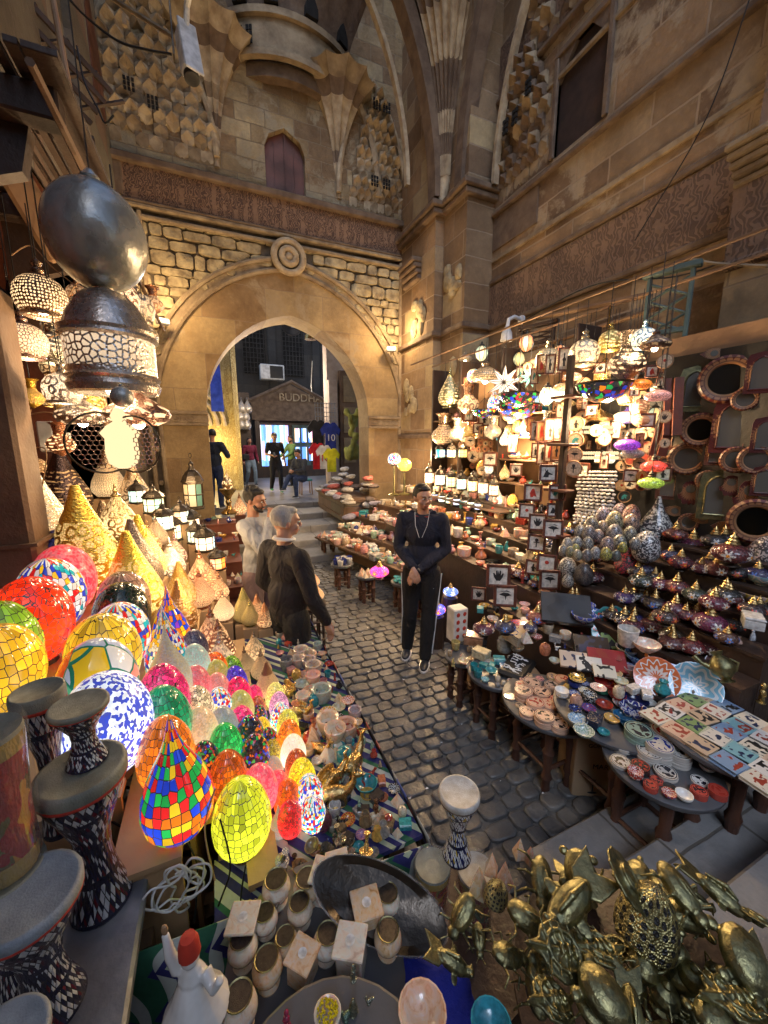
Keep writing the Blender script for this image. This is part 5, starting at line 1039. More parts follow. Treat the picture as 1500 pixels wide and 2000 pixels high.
# hanging lamps over the left stall
def hang(key, px, py, wp, W, cz, d, tint, al, top=3.6, grp='hanging lamps of the left shop front', cat='lamp', rot=None, tilt=None, r=.006, sz=None):
 s = W / wp; p = atd(px, py, s); p.z -= cz * W; put(key, p, W, ru(0, 6) if rot is None else rot, d, cat, grp, (*tint, al), tilt=tilt, szz=sz)
 if top and top > p.z + .1: c_ = link('cord', PR['cord'][1][0][1], list(COL.objects)[-1].parent or list(COL.objects)[-1]); c_.scale = (r * 1.2 / W, r * 1.2 / W, (top - p.z) / W)
 return p
hang('hang_bell_lattice', 218, 690, 150, .42, -.6, 'large nickel bell lamp with a pierced band and domed top', (.8, .72, .64), .3, 3.0)
hang('hang_ball_dots', 80, 578, 88, .26, -.45, 'dotted round lamp glowing beside the black star', (.4, .28, .2), 1.)
hang('hang_ball_lattice', 48, 665, 76, .25, -.45, 'engraved copper drum lamp below the black star', (.5, .35, .3), .7)
hang('hang_ball_swirl', 108, 680, 66, .26, -.45, 'pale engraved bowl lamp between the drum and bell lamps', (.6, .58, .48), .6)
hang('hang_ball_petal', 122, 758, 66, .2, -.45, 'small silver lamp with scalloped windows', SILV, .9)
hang('hang_disc_swirl', 268, 800, 118, .36, -.25, 'wide copper saucer lamp beside the gate pier', (.5, .3, .24), .8)
hang('hang_disc_swirl', 160, 810, 90, .3, -.3, 'grey pierced saucer lamp behind the discs', (.35, .3, .28), .5)
hang('hang_ball_petal', 228, 580, 78, .34, -.45, 'rose tinted openwork ball lamp under the big silver globe', (.65, .42, .36), .8)
hang('hang_ball_petal', 268, 600, 62, .3, -.45, 'cream openwork ball lamp behind the rose tinted one', (.6, .5, .4), .5)
hang('hang_ball_swirl', 284, 655, 46, .22, -.45, 'small cream glass ball lamp touching the bell lamp', (.7, .6, .42), .4)
hang('hang_ball_dots', 68, 522, 46, .2, -.45, 'bronze dotted lamp high behind the glowing one', (.3, .2, .14), .4)
hang('hang_ball_dots', 132, 795, 44, .16, -.45, 'plain brass ball lamp below the scalloped one', (.8, .55, .15), .0)
hang('hang_vase_dots', 62, 770, 40, .17, -.35, 'yellow brass horn shaped lamp on the pale pipe', (.8, .5, .08), .2)
hang('hang_ball_swirl', 178, 785, 50, .2, -.45, 'golden bowl lamp just under the bell lamp', (.85, .55, .15), .5)
hang('hang_vase_swirl', 118, 862, 48, .17, -.4, 'copper spindle lamp with a blazing hole by the fuse box', (.55, .25, .14), 1.)
hang('hang_ball_swirl', 97, 628, 50, .2, -.4, 'glossy copper bowl lamp above the pale engraved one', (.45, .22, .15), .2)
plain('smoked_silver', (.6, .61, .57), .26, .5, c2=(.3, .31, .29), ns=4, bs=.25, bsc=14); P1('globe', 'mirror_globe', MB().lathe([(0, -1)] + [(.5 * sin(a), -.5 - .5 * cos(a)) for a in seg(.2, PI - .15, 16)] + [(.06, 0), (.1, .03), (.04, .1), (0, .12)], 32), 'smoked_silver')
hang('globe', 190, 468, 172, .46, -.58, 'big smoked silver globe hanging above the bell lamp', (.75, .74, .7), 1., 4.3, sz=1.12)
DM = MB(); DM.tube([(.5 * cos(a), 0, .5 * sin(a)) for a in seg(0, 2 * PI, 36)], .018, 6, cap=False); DL = MB()
for i in range(-6, 7):
 for j in range(-7, 8):
  cx = (i + (j % 2) * .5) * .088; cz = j * .077
  if cx * cx + cz * cz < .44 ** 2: DL.tube([(cx + .048 * cos(a), 0, cz + .048 * sin(a)) for a in seg(0, 2 * PI, 8)], .007, 4, cap=False)
proto('disc', 'pierced_disc', [('rim', DM.mesh('rim', 'dark_metal'), []), ('lattice', DL.mesh('lattice', 'tinted_metal'), [])])
hang('disc', 262, 868, 108, .3, 0, 'round lattice disc with the glowing glass lamp before it', (.5, .3, .25), 1., None, rot=-.5, cat='ornament')
hang('disc', 200, 865, 116, .32, 0, 'round lattice disc turned away behind the glass lamp', (.4, .28, .24), 1., None, rot=.35, cat='ornament')
p = hang('globe', 238, 775, 40, .1, -.5, 'dark metal hood holding the two lattice discs', (.1, .1, .1), 1., None)
gp = atd(238, 868, .0028); gl = empty('glass_bottle_lamp', gp); tag(gl, 'blazing white glass bottle lamp between the lattice discs', 'lamp')
obj('glass', MB().lathe([(.03, -.13), (.07, -.1), (.08, -.04), (.075, .03), (.095, .06), (.06, .1), (.03, .12), (.04, .15), (.02, .19)], 18), 'bulb_soft', gl)
star_p = hang('star', 22, 588, 88, .3, 0, 'black faceted star lantern at the picture edge', (.01, .01, .012), 0, 3.6, rot=.4)
# post, timber brackets, planks, pole
m = MB(); m.bbox(-.17, .12, -.13, .13, 0, 2.95, .02); m.box(-.19, .14, -.15, .15, 1.55, 1.57); o = obj('stall_post', m, 'old_wood', None, loc=(-1.1, 2.88, 0)); tag(o, 'thick weathered post at the corner of the lamp shop', 'post')
tb = empty('timber_canopy', (0, 0, 0)); tag(tb, 'dark timber canopy brackets over the lamp shop', 'canopy')
for y in (2.6, 3.7):
 m = MB(); m.bbox(-1.3, -.55, y - .06, y + .06, 3.62, 3.76, .01); m.prism([(-1.22, 2.9), (-1.1, 2.9), (-1.05, 3.3), (-.75, 3.42), (-.7, 3.62), (-1.22, 3.62)], Matrix.Translation((0, y + .04, 0)) @ FZ, .08); obj('bracket', m, 'dark_wood', tb)
m = MB()
for k in range(12): m.bbox(-1.25 + k * .068, -1.25 + k * .058 + .05, 2.4, 4.0, 3.78, 3.81, .004)
obj('board', m, 'dark_wood', tb); m = MB(); m.tube([(-.55, 2.2, 3.6), (-.5, 6.2, 3.6)], .018, 6); obj('rail', m, 'old_wood', tb)
m = MB(); a_, b_ = atd(98, -30, .0042), atd(158, 300, .0036); m.tube([a_, b_], .022, 8); tag(obj('bare_pole', m, 'pale_wood'), 'slanting bare wooden pole above the lamp shop', 'pole')
m = MB(); c0 = atd(0, 225, .0036); c1 = atd(185, 280, .004); m.tube([c0, c1], .05, 4); m.ball(tuple(atd(150, 285, .0037)), (.1, .1, .04), 8); tag(obj('slanting_beam', m, 'dark_wood'), 'dark slanting beam end bound with cable', 'beam')
m = MB(); m.bbox(-.09, .09, -.02, .02, -.24, .24, .02); tag(obj('plank', m, 'pale_wood', None, loc=atd(78, 428, .0034), rot=(.2, -.45, .3)), 'salmon coloured board leaning behind the silver globe', 'board')
m = MB()
for k in range(4): m.bbox(-.5, .5, -.02, .02, k * .13, k * .13 + .05, .006); m.tube([(-.4 + k * .25, 0, 0), (-.15 + k * .25, 0, .45)], .02, 4)
tag(obj('timber_lattice', m, 'dark_wood', None, loc=atd(60, 130, .0048), rot=(.3, .5, .5)), 'dark broken timber lattice beside the bare pole', 'lattice')
for k, (x, y, z, lab) in enumerate(((-1.16, 6.5, 4.2, 'tall pale drainpipe next to the blind niche'), (-1.16, 5.7, 0, 'thin pale pipe behind the hanging lamps'))):
 m = MB(); m.tube([(x, y, z), (x, y, z + 3.4)], .03, 8)
 for q in range(4): m.lathe([(.04, z + .4 + q * .8), (.04, z + .46 + q * .8)], 8, c=(x, y))
 tag(obj('drainpipe', m, 'pale_wood'), lab, 'pipe')
# security cameras
def secam(px, py, s, W, rot, lab, tilt=.5, mat='white_paint'):
 t_ = empty('security_camera', atd(px, py, s)); t_.rotation_euler = (tilt, 0, rot); t_.scale = (W,) * 3; tag(t_, lab, 'camera')
 obj('housing', MB().bbox(-.14, .14, -.4, .4, -.14, .14, .05), mat, t_); obj('visor', MB().bbox(-.16, .16, -.5, .42, .15, .19, .015), mat, t_); obj('lens', MB().lathe([(.13, 0), (.13, .08), (.09, .1), (0, .09)], 16, M=Matrix.Translation((0, -.4, 0)) @ Matrix.Rotation(R(90), 4, 'X')), 'black', t_)
 obj('arm', MB().tube([(0, .35, .15), (0, .55, .3), (0, .6, .6)], .05, 8).lathe([(.13, .6), (.13, .64)], 12, c=(0, .6)), mat, t_)
secam(366, 105, .0052, .56, .35, 'white bullet camera on an arm high above the lamp shop', 1.3)
m = MB(); m.tube([atd(205, -12, .0058), atd(338, 72, .0056)], .025, 6); m.box(-.02, .02, -.02, .02, -.1, .0, M=Matrix.Translation(atd(242, 30, .0057))); tag(obj('camera_mast', m, 'trim_stone'), 'pale pipe running out to the bullet camera', 'pipe')
m = MB(); m.bbox(-.01, .01, -.06, .06, -.25, .25, .004); tag(obj('mount_plate', m, 'dark_metal', None, loc=atd(336, 62, .0056)), 'upright plate where the bullet camera is fixed', 'bracket')
def cable(name, P, r, mat, lab, cat='cable', n=8):
 P = [Vector(p) for p in P]; pts = []
 for i in range(len(P) - 1):
  p0, p1, p2, p3 = P[max(i - 1, 0)], P[i], P[i + 1], P[min(i + 2, len(P) - 1)]
  for k in range(n): t_ = k / n; pts.append(.5 * ((2 * p1) + (p2 - p0) * t_ + (2 * p0 - 5 * p1 + 4 * p2 - p3) * t_ ** 2 + (3 * p1 - p0 - 3 * p2 + p3) * t_ ** 3))
 m = MB(); m.tube(pts + [P[-1]], r, 6); return tag(obj(name, m, mat), lab, cat)
cable('cable', [atd(x, y, .0054) for x, y in ((120, -20), (165, 30), (230, 80), (290, 98), (335, 106))], .012, 'black', 'thick black cable sagging to the bullet camera')
cable('cable', [atd(x, y, .0045) for x, y in ((150, 90), (165, 160), (190, 210), (205, 240), (222, 225))], .008, 'black', 'black cable looped beside the drainpipe')
for k, L in enumerate((((20, 500), (60, 480), (100, 520), (150, 560)), ((100, 555), (150, 600), (140, 640), (95, 660)), ((35, 815), (90, 805), (140, 815), (190, 790)), ((60, 800), (50, 870), (90, 880), (80, 960)), ((120, 600), (160, 540), (200, 520), (175, 500)))):
 cable('wire', [atd(x, y, .0034) for x, y in L], .004, 'pale_wood', ('beige wire curling above the glowing dotted lamp', 'beige wire looping between dotted and bell lamps', 'beige wire strung under the scalloped lamp', 'beige wire dangling beside the post', 'beige wires knotted under the silver globe')[k])
fb = empty('fuse_box', atd(92, 850, .0038)); tag(fb, 'grey plastic socket box on the shop wall by the spindle lamp', 'socket box'); obj('casing', MB().bbox(-.05, .05, -.03, .03, -.12, .1, .01), 'white_paint', fb); obj('plug', MB().bbox(.05, .14, -.02, .02, -.02, .02, .006).bbox(.05, .12, -.02, .02, -.09, -.05, .006), 'white_paint', fb)
random.seed(52)
for k in range(18):
 hang(random.choice(['hang_ball_dots', 'hang_ball_petal', 'hang_disc_swirl', 'hang_ball_swirl', 'hang_vase_petal']), (20, 60, 100, 140, 175, 300, 150, 90)[k % 8] + ru(-16, 16), ru(540, 920), ru(26, 40), ru(.15, .2), -.4, random.choice(['small copper', 'small brass', 'little silver', 'little bronze']) + ' lamp tucked in among the larger ones of the shop front', random.choice([GOLD, COPP, SILV, BRON]), ru(.1, .7))
# ================================================================ right side: wall of wares, tiers and round tables
RT_ = [(2.28, 2.55, .95, 2.75, .66), (2.55, 2.75, .95, 5.8, .8), (2.75, 2.95, .95, 5.8, .94), (2.95, 3.15, .95, 5.8, 1.07), (3.15, 3.35, .95, 5.8, 1.2), (3.35, 3.75, .95, 5.8, 1.32)]
st = empty('tiered_display', (0, 0, 0)); tag(st, 'dark stepped display platform climbing to the mirrors and shelves', 'display stand')
for x0, x1, y0, y1, z in RT_:
 m = MB(); m.box(x0, x1, y0, y1, z - .02, z); m.box(x0 + .01, x0 + .03, y0 + .01, y1, 0.02, z - .02); m.box(x0 + .03, x1, y0 + .01, y0 + .03, .02, z - .02); obj('tier', m, 'dark_wood', st)
bk = empty('shelf_wall', (0, 0, 0)); tag(bk, 'wooden shelf wall packed with lit wares under the dark bands of the side wall', 'shelves')
m = MB(); m.box(3.74, 3.8, .9, 5.85, 1.2, 3.02); obj('back_board', m, 'pale_wood', bk)
SHZ = (1.62, 1.92, 2.2, 2.48)
for z in SHZ: m = MB(); m.bbox(3.44, 3.75, 3.0, 5.8, z - .02, z, .004); obj('shelf', m, 'old_wood', bk)
for y in (3.0, 4.1, 5.0, 5.8): m = MB(); m.bbox(3.42, 3.75, y - .02, y + .02, 1.2, 3.3, .004); obj('upright', m, 'dark_wood', bk)
for k in range(2): m = MB(); x = 3.05 + k * .4; m.bbox(x, x + .02, .9, 5.9, 3.36, 3.38, .003); obj('hanging_rail', m, 'old_wood', bk)
def tierz(px, py, wp, asp):
 best = None
 for x0, x1, y0, y1, z in RT_:
  p, w = sit(px, py, wp, asp, z); e = max(x0 - p.x, p.x - x1, 0)
  if best is None or e < best[0] - 1e-4: best = (e, p, w)
 return best[1], best[2]
# mosaic oil-lamp forms, mostly unlit, on the tiers
TK = [(1353, 1060, 56, (.12, .02, .05)), (1430, 1072, 66, (.15, .03, .03)), (1330, 1092, 44, (.1, .02, .03)), (1402, 1105, 48, (.16, .04, .03)), (1480, 1115, 44, (.05, .04, .12)), (1370, 1105, 36, (.12, .02, .03)), (1252, 1128, 44, (.03, .05, .03)), (1290, 1135, 40, (.14, .02, .05)), (1322, 1140, 46, (.14, .03, .03)), (1358, 1155, 44, (.05, .07, .04)), (1220, 1162, 38, (.06, .03, .14)), (1395, 1170, 50, (.16, .02, .04)), (1238, 1205, 42, (.03, .03, .14)), (1272, 1215, 44, (.16, .04, .03)), (1300, 1198, 46, (.06, .03, .02)), (1388, 1208, 60, (.18, .03, .08)), (1312, 1235, 44, (.08, .06, .03)), (1350, 1255, 50, (.18, .03, .03)), (1395, 1262, 46, (.1, .03, .03)), (1068, 1178, 38, (.3, .04, .03)), (1050, 1200, 44, (.3, .05, .04)), (1036, 1222, 28, (.04, .05, .14)), (945, 1222, 42, (.2, .05, .07)), (987, 1218, 42, (.05, .05, .1)), (1205, 1180, 34, (.05, .02, .02)), (1450, 1150, 44, (.04, .03, .03)), (1470, 1185, 46, (.05, .03, .03)), (1438, 1215, 40, (.04, .04, .04)), (1310, 1080, 36, (.02, .03, .1)), (1345, 1190, 38, (.04, .03, .02)), (1262, 1165, 34, (.1, .05, .03)), (1420, 1240, 40, (.12, .05, .03))]
TD = ['wine red', 'russet', 'plum', 'brownish red', 'dusky blue', 'maroon', 'greenish black', 'purplish', 'garnet', 'moss', 'violet', 'crimson brown', 'navy', 'brick red', 'umber', 'magenta and white', 'olive', 'ruby', 'chestnut', 'coral red', 'red brown', 'indigo', 'rose beaded', 'slate', 'sooty', 'charcoal', 'bark brown', 'smoky', 'ink blue', 'peat brown', 'cinnamon', 'copper brown']
for (px, py, wp, c), nm in zip(TK, TD):
 p, w = tierz(px, py, wp, 1.0) if px > 1100 else sit(px, py, wp, 1., .7)
 put('turkish', p, w, ru(0, 6), nm + ' mosaic lamp with beaded flowers and a brass cap on the dark tiers', 'lamp', 'unlit mosaic lamps on the dark tiers', (*c, .03))
for q, (px, py, wp, c, al, nm) in enumerate(((855, 1020 + 97, 38, (.8, .05, .3), 1., 'glowing pink and violet'), (1128, 1148, 30, (.1, .2, .8), .8, 'blue and red glowing'), (852, 1185, 36, (.1, .1, .9), 1., 'bright blue glowing'))):
 px = (741, 880, 853)[q]; py = (1113, 1153, 1187)[q]; p, w = sit(px, py, wp, .9, (.75, .5, .35)[q]); p = Vector(p)
 put('turkish', p, w, 1, nm + ' mosaic lamp low behind the young man', 'lamp', None, (*c, al));
 if q: m = MB().lathe([(.09, -p.z), (.08, 0), (0, 0)], 10); tag(obj('lamp_stand', m, 'dark_wood', None, loc=p), 'dark drum stand under the ' + nm + ' lamp', 'stand')
# unlit ornament eggs
for px, py, wp, c, nm, d in ((1280, 1032, 66, (.62, .6, .55), 'ornament_drop', 'tall black and white crackle mosaic ornament beside the egg heap'), (1262, 1068, 50, (.7, .7, .68), 'ornament_egg', 'black spotted white mosaic pebble form lying before the tall crackle ornament'), (1224, 1095, 42, (.65, .05, .08), 'ornament_drop', 'raspberry red mosaic teardrop on the shelf lip'), (1218, 966, 42, (.55, .45, .3), 'ornament_egg', 'beige speckled egg under the round plaques'), (1243, 975, 36, (.6, .05, .05), 'ornament_egg', 'bright red speckled egg beside the beige one'), (1108, 1110, 36, (.6, .6, .55), 'ornament_egg', 'dalmatian spotted egg near the frame rack'), (1109, 1135, 22, (.7, .68, .6), 'ornament_egg', 'small white freckled egg near the frame rack'), (1140, 1122, 36, (.16, .14, .12), 'ornament_egg', 'dark grey round stone form beside the spotted egg'), (1495, 1085, 60, (.6, .5, .45), 'ornament_egg', 'big pale pink mosaic egg at the picture edge')):
 p, w = tierz(px, py, wp, 1.3); put(nm, p, w, ru(0, 6), d, 'ornament', None, c)
NM = [(1178, 1005, 26, 'lilac', (.45, .4, .5)), (1210, 1000, 28, 'mauve', (.45, .35, .42)), (1233, 1005, 32, 'rose', (.6, .3, .25)), (1155, 1024, 26, 'khaki', (.4, .36, .26)), (1200, 1018, 32, 'lemon flecked', (.5, .47, .25)), (1232, 1022, 30, 'peach', (.5, .32, .22)), (1133, 1038, 22, 'ivory', (.6, .57, .48)), (1177, 1030, 22, 'tan', (.5, .36, .22)), (1150, 1042, 26, 'grey plum', (.3, .27, .27)), (1200, 1042, 30, 'ash', (.38, .35, .34)), (1230, 1044, 26, 'sage', (.42, .42, .3)), (1168, 1047, 22, 'blush', (.6, .42, .35)), (1127, 1060, 20, 'milky', (.6, .6, .55)), (1108, 1062, 20, 'chalk', (.65, .62, .55)), (1148, 1062, 22, 'cream grey', (.5, .48, .4)), (1210, 1060, 26, 'pistachio', (.45, .45, .34)), (1186, 1064, 26, 'dusty pink', (.5, .35, .32)), (1240, 1062, 20, 'bone', (.55, .52, .45)), (1124, 1072, 16, 'bright yellow', (.65, .6, .12)), (1114, 1078, 18, 'straw', (.5, .45, .2)), (1128, 1084, 18, 'parchment', (.6, .55, .35)), (1163, 1080, 20, 'silver white', (.6, .6, .6)), (1146, 1085, 20, 'pewter', (.28, .26, .24)), (1183, 1082, 22, 'half yellow half white', (.75, .65, .1)), (1216, 1070, 18, 'sunny', (.7, .6, .05)), (1203, 1085, 18, 'dark sage', (.2, .24, .18)), (1100, 1075, 18, 'oat', (.5, .45, .35))]
for px, py, wp, nm, c in NM:
 best = tierz(px, py, wp, 1.3); p, w = sit(px, py, wp, 1.3, 1.32 + max(0, (1050 - py) * .0022)); put('ornament_egg', p, w, ru(0, 6), nm + ' coloured speckled egg in the heap of unlit mosaic eggs', 'ornament', 'unlit mosaic eggs heaped on the shelf', c)
 if py < 1050: m = MB(); m.bbox(-w * .4, w * .4, -w * .4, w * .4, -(p.z - 1.32), 0, .002); tag(obj('wooden_block', m, 'dark_wood', None, loc=p), 'dark riser hidden under the ' + nm + ' coloured egg', 'block')
# mirrors
RX = -PI / 2
def wallput(key, px, py, wp, X, d, cat, grp=None, col=None, unit=1., rz=-1.2, tilt=0, cols=None):
 p, s = atx(px, py, X); return put(key, p, wp * s / unit, rz + ru(-.08, .08), d, cat, grp, col, cols, tilt=(tilt, 0))
MI = [('mirror_red', 1419, 742, 92, 'largest round mirror with a red zigzag frame'), ('arch_brass', 1357, 760, 50, 'brass arched mirror reflecting a lamp'), ('arch_red', 1487, 728, 46, 'arched red framed mirror at the picture edge'), ('mirror_red', 1368, 840, 66, 'round red mirror left of the tall arched one'), ('arch_red', 1430, 832, 62, 'tall arched mirror in a dark red carved frame'), ('mirror_tan', 1342, 896, 64, 'round mirror with a brown striped frame'), ('mirror_red', 1437, 898, 52, 'round red mirror with a bright bluish glass'), ('mirror_red', 1476, 898, 58, 'round dark red mirror beside the bluish one'), ('arch_red', 1494, 850, 40, 'narrow arched mirror over the hand shaped one'), ('hand_mirror', 1348, 962, 38, 'hand shaped mirror left of the brass arched one'), ('hand_mirror', 1466, 968, 52, 'larger hand shaped mirror at the far side'), ('arch_brass', 1400, 968, 56, 'silvery arched mirror glowing with reflected light'), ('eye_mirror', 1372, 1012, 48, 'eye shaped mirror under the silvery arched one'), ('eye_mirror', 1422, 1030, 54, 'eye shaped mirror nearest the big round one'), ('mirror_red', 1474, 1018, 88, 'big round mirror resting low at the picture edge'), ('arch_tan', 1304, 945, 36, 'narrow arched mirror in patterned brown wood'), ('eye_mirror', 1318, 998, 44, 'eye shaped mirror behind the tall crackle ornament'), ('arch_tan', 1328, 850, 34, 'small arched mirror by the rolled rugs'), ('mirror_tan', 1382, 938, 40, 'small round mirror tucked above the silvery arched one'), ('mirror_tan', 1318, 800, 40, 'small round mirror between the strips and the arched one'), ('mirror_red', 1455, 780, 44, 'little round mirror under the largest one'), ('arch_tan', 1400, 880, 34, 'narrow arched mirror between two round red ones'), ('eye_mirror', 1395, 690, 44, 'eye shaped mirror topping the wall of mirrors'), ('hand_mirror', 1428, 948, 34, 'little hand shaped mirror beside the silvery arched one'), ('mirror_red', 1345, 1020, 36, 'little round red mirror by the eye shaped ones'), ('arch_red', 1490, 940, 34, 'arched red mirror half out of the picture'), ('mirror_tan', 1300, 905, 30, 'tiny round mirror near the scarlet hanging lamp')]
for key, px, py, wp, d in MI: wallput(key, px, py, wp, 3.66 if px > 1300 else 3.6, d, 'mirror', 'framed mirrors on the dark wall', unit=1. if 'mirror_' in key and 'hand' not in key and 'eye' not in key else (1.2 if 'hand' in key else 1.5 if 'eye' in key else .92), rz=-1.05, tilt=-.05)
m = MB(); m.box(3.68, 3.72, .3, 2.95, 1.2, 2.85); o = obj('mirror_board', m, 'black'); tag(o, 'black backing board behind the mirrors', 'board')
for k, (a, b, lab) in enumerate((((1325, 738), (1320, 850), 'upper dark red wooden rolled frame beside the mirrors'), ((1316, 800), (1290, 890), 'lower brown wooden strip beside the mirrors'))):
 pa, s_ = atx(*a, 3.5); pb, s_ = atx(*b, 3.5); m = MB(); m.tube([pa, pb], .045, 4); m.tube([pa + Vector((-.03, .06, 0)), pb + Vector((-.03, .06, 0))], .03, 4); tag(obj('wooden_strip', m, 'red_wood'), lab, 'strip')
# framed plaques: [motif, px, py, w, X]
FR = [('anubis', 1070, 924, 34, 2.75), ('pharaoh', 1041, 962, 34, 2.72), ('bird', 1088, 962, 32, 2.78), ('disc', 1029, 998, 30, 2.7), ('anubis', 1082, 996, 28, 2.78), ('hamsa', 1050, 1020, 34, 2.7), ('eye', 1080, 1033, 38, 2.72), ('ankh', 1048, 1060, 34, 2.68), ('disc', 1068, 1100, 36, 2.66), ('eye', 1073, 1132, 40, 2.62), ('figure', 1042, 1108, 30, 2.66), ('hamsa', 973, 1124, 46, 2.3), ('hamsa', 935, 1160, 28, 2.35), ('eye', 986, 1163, 44, 2.3), ('hamsa', 904, 990, 24, 3.3), ('pharaoh', 882, 958, 0, 3.4), ('figure', 739, 1000, 22, 2.9), ('figure', 737, 1028, 22, 2.8), ('hamsa', 742, 1060, 22, 2.75), ('disc', 747, 1090, 22, 2.7)]
FN = {'anubis': 'jackal head', 'pharaoh': 'mummy figure', 'bird': 'teal bird', 'disc': 'red sun disc', 'hamsa': 'open hand', 'eye': 'painted eye', 'ankh': 'looped cross', 'figure': 'standing figure'}
for mo_, px, py, wp, X in FR:
 if wp: wallput('frame_' + mo_, px, py, wp, X, 'square wooden framed %s plaque %s' % (FN[mo_], 'on the frame rack' if 1020 < px < 1100 else 'near the red dotted box' if px > 900 and py > 1100 else 'behind the young man'), 'plaque', 'square framed plaques', rz=-.72 + ru(-.25, .25), tilt=-.1)
for k, (mo_, px, py, wp, X) in enumerate([('pharaoh', 1058, 712, 22, 3.1), ('figure', 1075, 712, 22, 3.1), ('figure', 1102, 702, 26, 3.1), ('ankh', 1104, 740, 18, 3.1), ('bird', 1044, 735, 18, 3.1), ('figure', 1046, 842, 22, 3.), ('pharaoh', 1058, 843, 24, 3.), ('figure', 1075, 840, 26, 3.), ('figure', 1092, 838, 24, 3.), ('ankh', 1103, 836, 20, 3.), ('figure', 1060, 885, 26, 2.95), ('pharaoh', 1074, 882, 24, 2.95), ('figure', 1087, 880, 24, 2.95), ('bird', 1102, 862, 22, 3.), ('figure', 1046, 880, 18, 2.95), ('hamsa', 1100, 905, 20, 2.95)]):
 wallput('tall_' + mo_, px, py, wp * 1.5, X, 'tall narrow framed %s plaque high on the frame rack' % FN[mo_], 'plaque', 'tall framed plaques on the rack', cols={'picture': (.7, .62, .48) if k % 3 else (.6, .3, .12)}, rz=-.8)
for k in range(4): wallput('tall_figure', 1130 + k * 20, 868 + k * 1, 16, 3.4, 'dark lettered plaque in the slanting row over the shell curtain', 'plaque', 'slanting row of small plaques', cols={'picture': (.6, .5, .35)}, rz=-.9)
rk = empty('frame_rack', (0, 0, 0)); tag(rk, 'tall wooden rack that carries the framed plaques', 'rack'); pb, s_ = atx(1065, 1160, 2.75)
m = MB(); m.bbox(pb.x + .03, pb.x + .08, pb.y - .05, pb.y, .66, 2.85, .006); obj('post', m, 'dark_wood', rk);
for k in range(5): m = MB(); m.bbox(pb.x - .02, pb.x + .1, pb.y - .14, pb.y + .1, .9 + k * .4, .925 + k * .4, .006); obj('rung', m, 'red_wood', rk)
for k, (mo_, px, py, wp, X) in enumerate([('figure', 1125, 828, 30, 3.05), ('bird', 1124, 860, 30, 3.05), ('eye', 1122, 888, 30, 3.03), ('ankh', 1120, 915, 32, 3.), ('eye', 1248, 905, 22, 3.5), ('hamsa', 1252, 850, 22, 3.55), ('ankh', 1268, 876, 22, 3.5)]):
 wallput('round_' + mo_, px, py, wp, X, 'round wooden %s plaque %s' % (FN[mo_], 'in the hanging column of four' if px < 1130 else 'among the shell curtain plaques'), 'plaque', 'round wall plaques', cols={'inlay': (.72, .55, .38)}, rz=-.85)
for k in range(26):
 px = 1218 + (k % 5) * 15 + ru(-4, 4); py = 845 + (k // 5) * 25 + ru(-5, 5)
 wallput('round_' + random.choice(list(MOT)), px, py, ru(17, 24), 3.6, 'small round %s calligraphy plaque above the red speckled egg' % random.choice(['black', 'tan', 'rust', 'cream']), 'plaque', 'small round plaques', cols={'inlay': random.choice([(.03, .03, .03), (.6, .45, .3), (.3, .06, .04), (.65, .6, .5)])}, rz=-1.)
# number blocks and little plaques of the far shelf
for k, nmb in enumerate('1097454'):
 px = (919, 934, 919, 935, 918, 958, 906)[k]; py = (818, 822, 838, 838, 858, 838, 866)[k]; framed('num' + str(k), 'number_plaque', None, 1, 1, .17)
 PR['num' + str(k)][1].append(('numeral', (lambda me: (me.transform(Matrix.Translation((0, -.06, 0)) @ Matrix.Rotation(R(90), 4, 'X')), me)[1])(text_mesh('6' if k == 6 else nmb, .7, 'ink', .01)), []))
 wallput('num' + str(k), px, py, 16, 3.55, 'small wooden framed numeral plaque %s' % ('hanging tilted by itself' if k == 6 else 'on the far shelf'), 'plaque', 'framed numeral plaques', rz=-.75)
for k in range(24): wallput('round_' + random.choice(list(MOT)), 925 + (k % 4) * 12 + ru(-3, 3), 855 + (k // 4) * 11, ru(10, 14), 3.58, 'tiny round %s souvenir disc beneath the numeral plaques' % random.choice(['tan', 'rust', 'pale', 'brown']), 'plaque', 'tiny round discs', cols={'inlay': random.choice([(.5, .2, .1), (.6, .45, .3), (.4, .1, .06)])}, rz=-.9)
# hanging lamps of the right-hand shop
HG = 'hanging lamps of the shelf wall shop'
def H(key, px, py, wp, X, cz, d, tint, al, rot=None, top=3.36, sz=None, tilt=None):
 p, s = atx(px, py, X); W = wp * s; p = Vector(p); p.z -= cz * W * (sz or 1); o = put(key, p, W, ru(0, 6) if rot is None else rot, d, 'lamp', HG, (*tint, al), tilt=tilt, szz=sz)
 if top > p.z + .12: c_ = link('cord', PR['cord'][1][0][1], o); c_.scale = (.006 / W, .006 / W, (top - p.z) / W / (sz or 1))
 return o
H('hang_vase_swirl', 1226, 692, 66, 3.0, -.25, 'large dark silver vase lamp with a flared collar', (.34, .28, .23), .8)
H('hang_ball_petal', 1141, 688, 56, 3.1, -.45, 'cream ball lamp with a yellow glass rosette', (.6, .52, .38), .8)
H('hang_ball_dots', 1070, 700, 46, 3.2, -.45, 'smoky glass ball lamp with blue studs', (.5, .42, .28), .7)
H('star', 985, 748, 72, 3.1, 0, 'large white eight pointed star lantern', (.85, .76, .66), .22, rot=-.8)
H('star', 1035, 737, 46, 3.2, 0, 'multicoloured star lantern beside the white one', (.25, .5, .35), .5, rot=-.6)
H('bowl_hang', 1012, 778, 74, 3.1, -.1, 'mosaic bowl chandelier with blue and red flowers', CRM, .8)
H('bowl_hang', 1178, 762, 100, 2.95, -.1, 'wide blue rimmed mosaic bowl chandelier', YEL, .7)
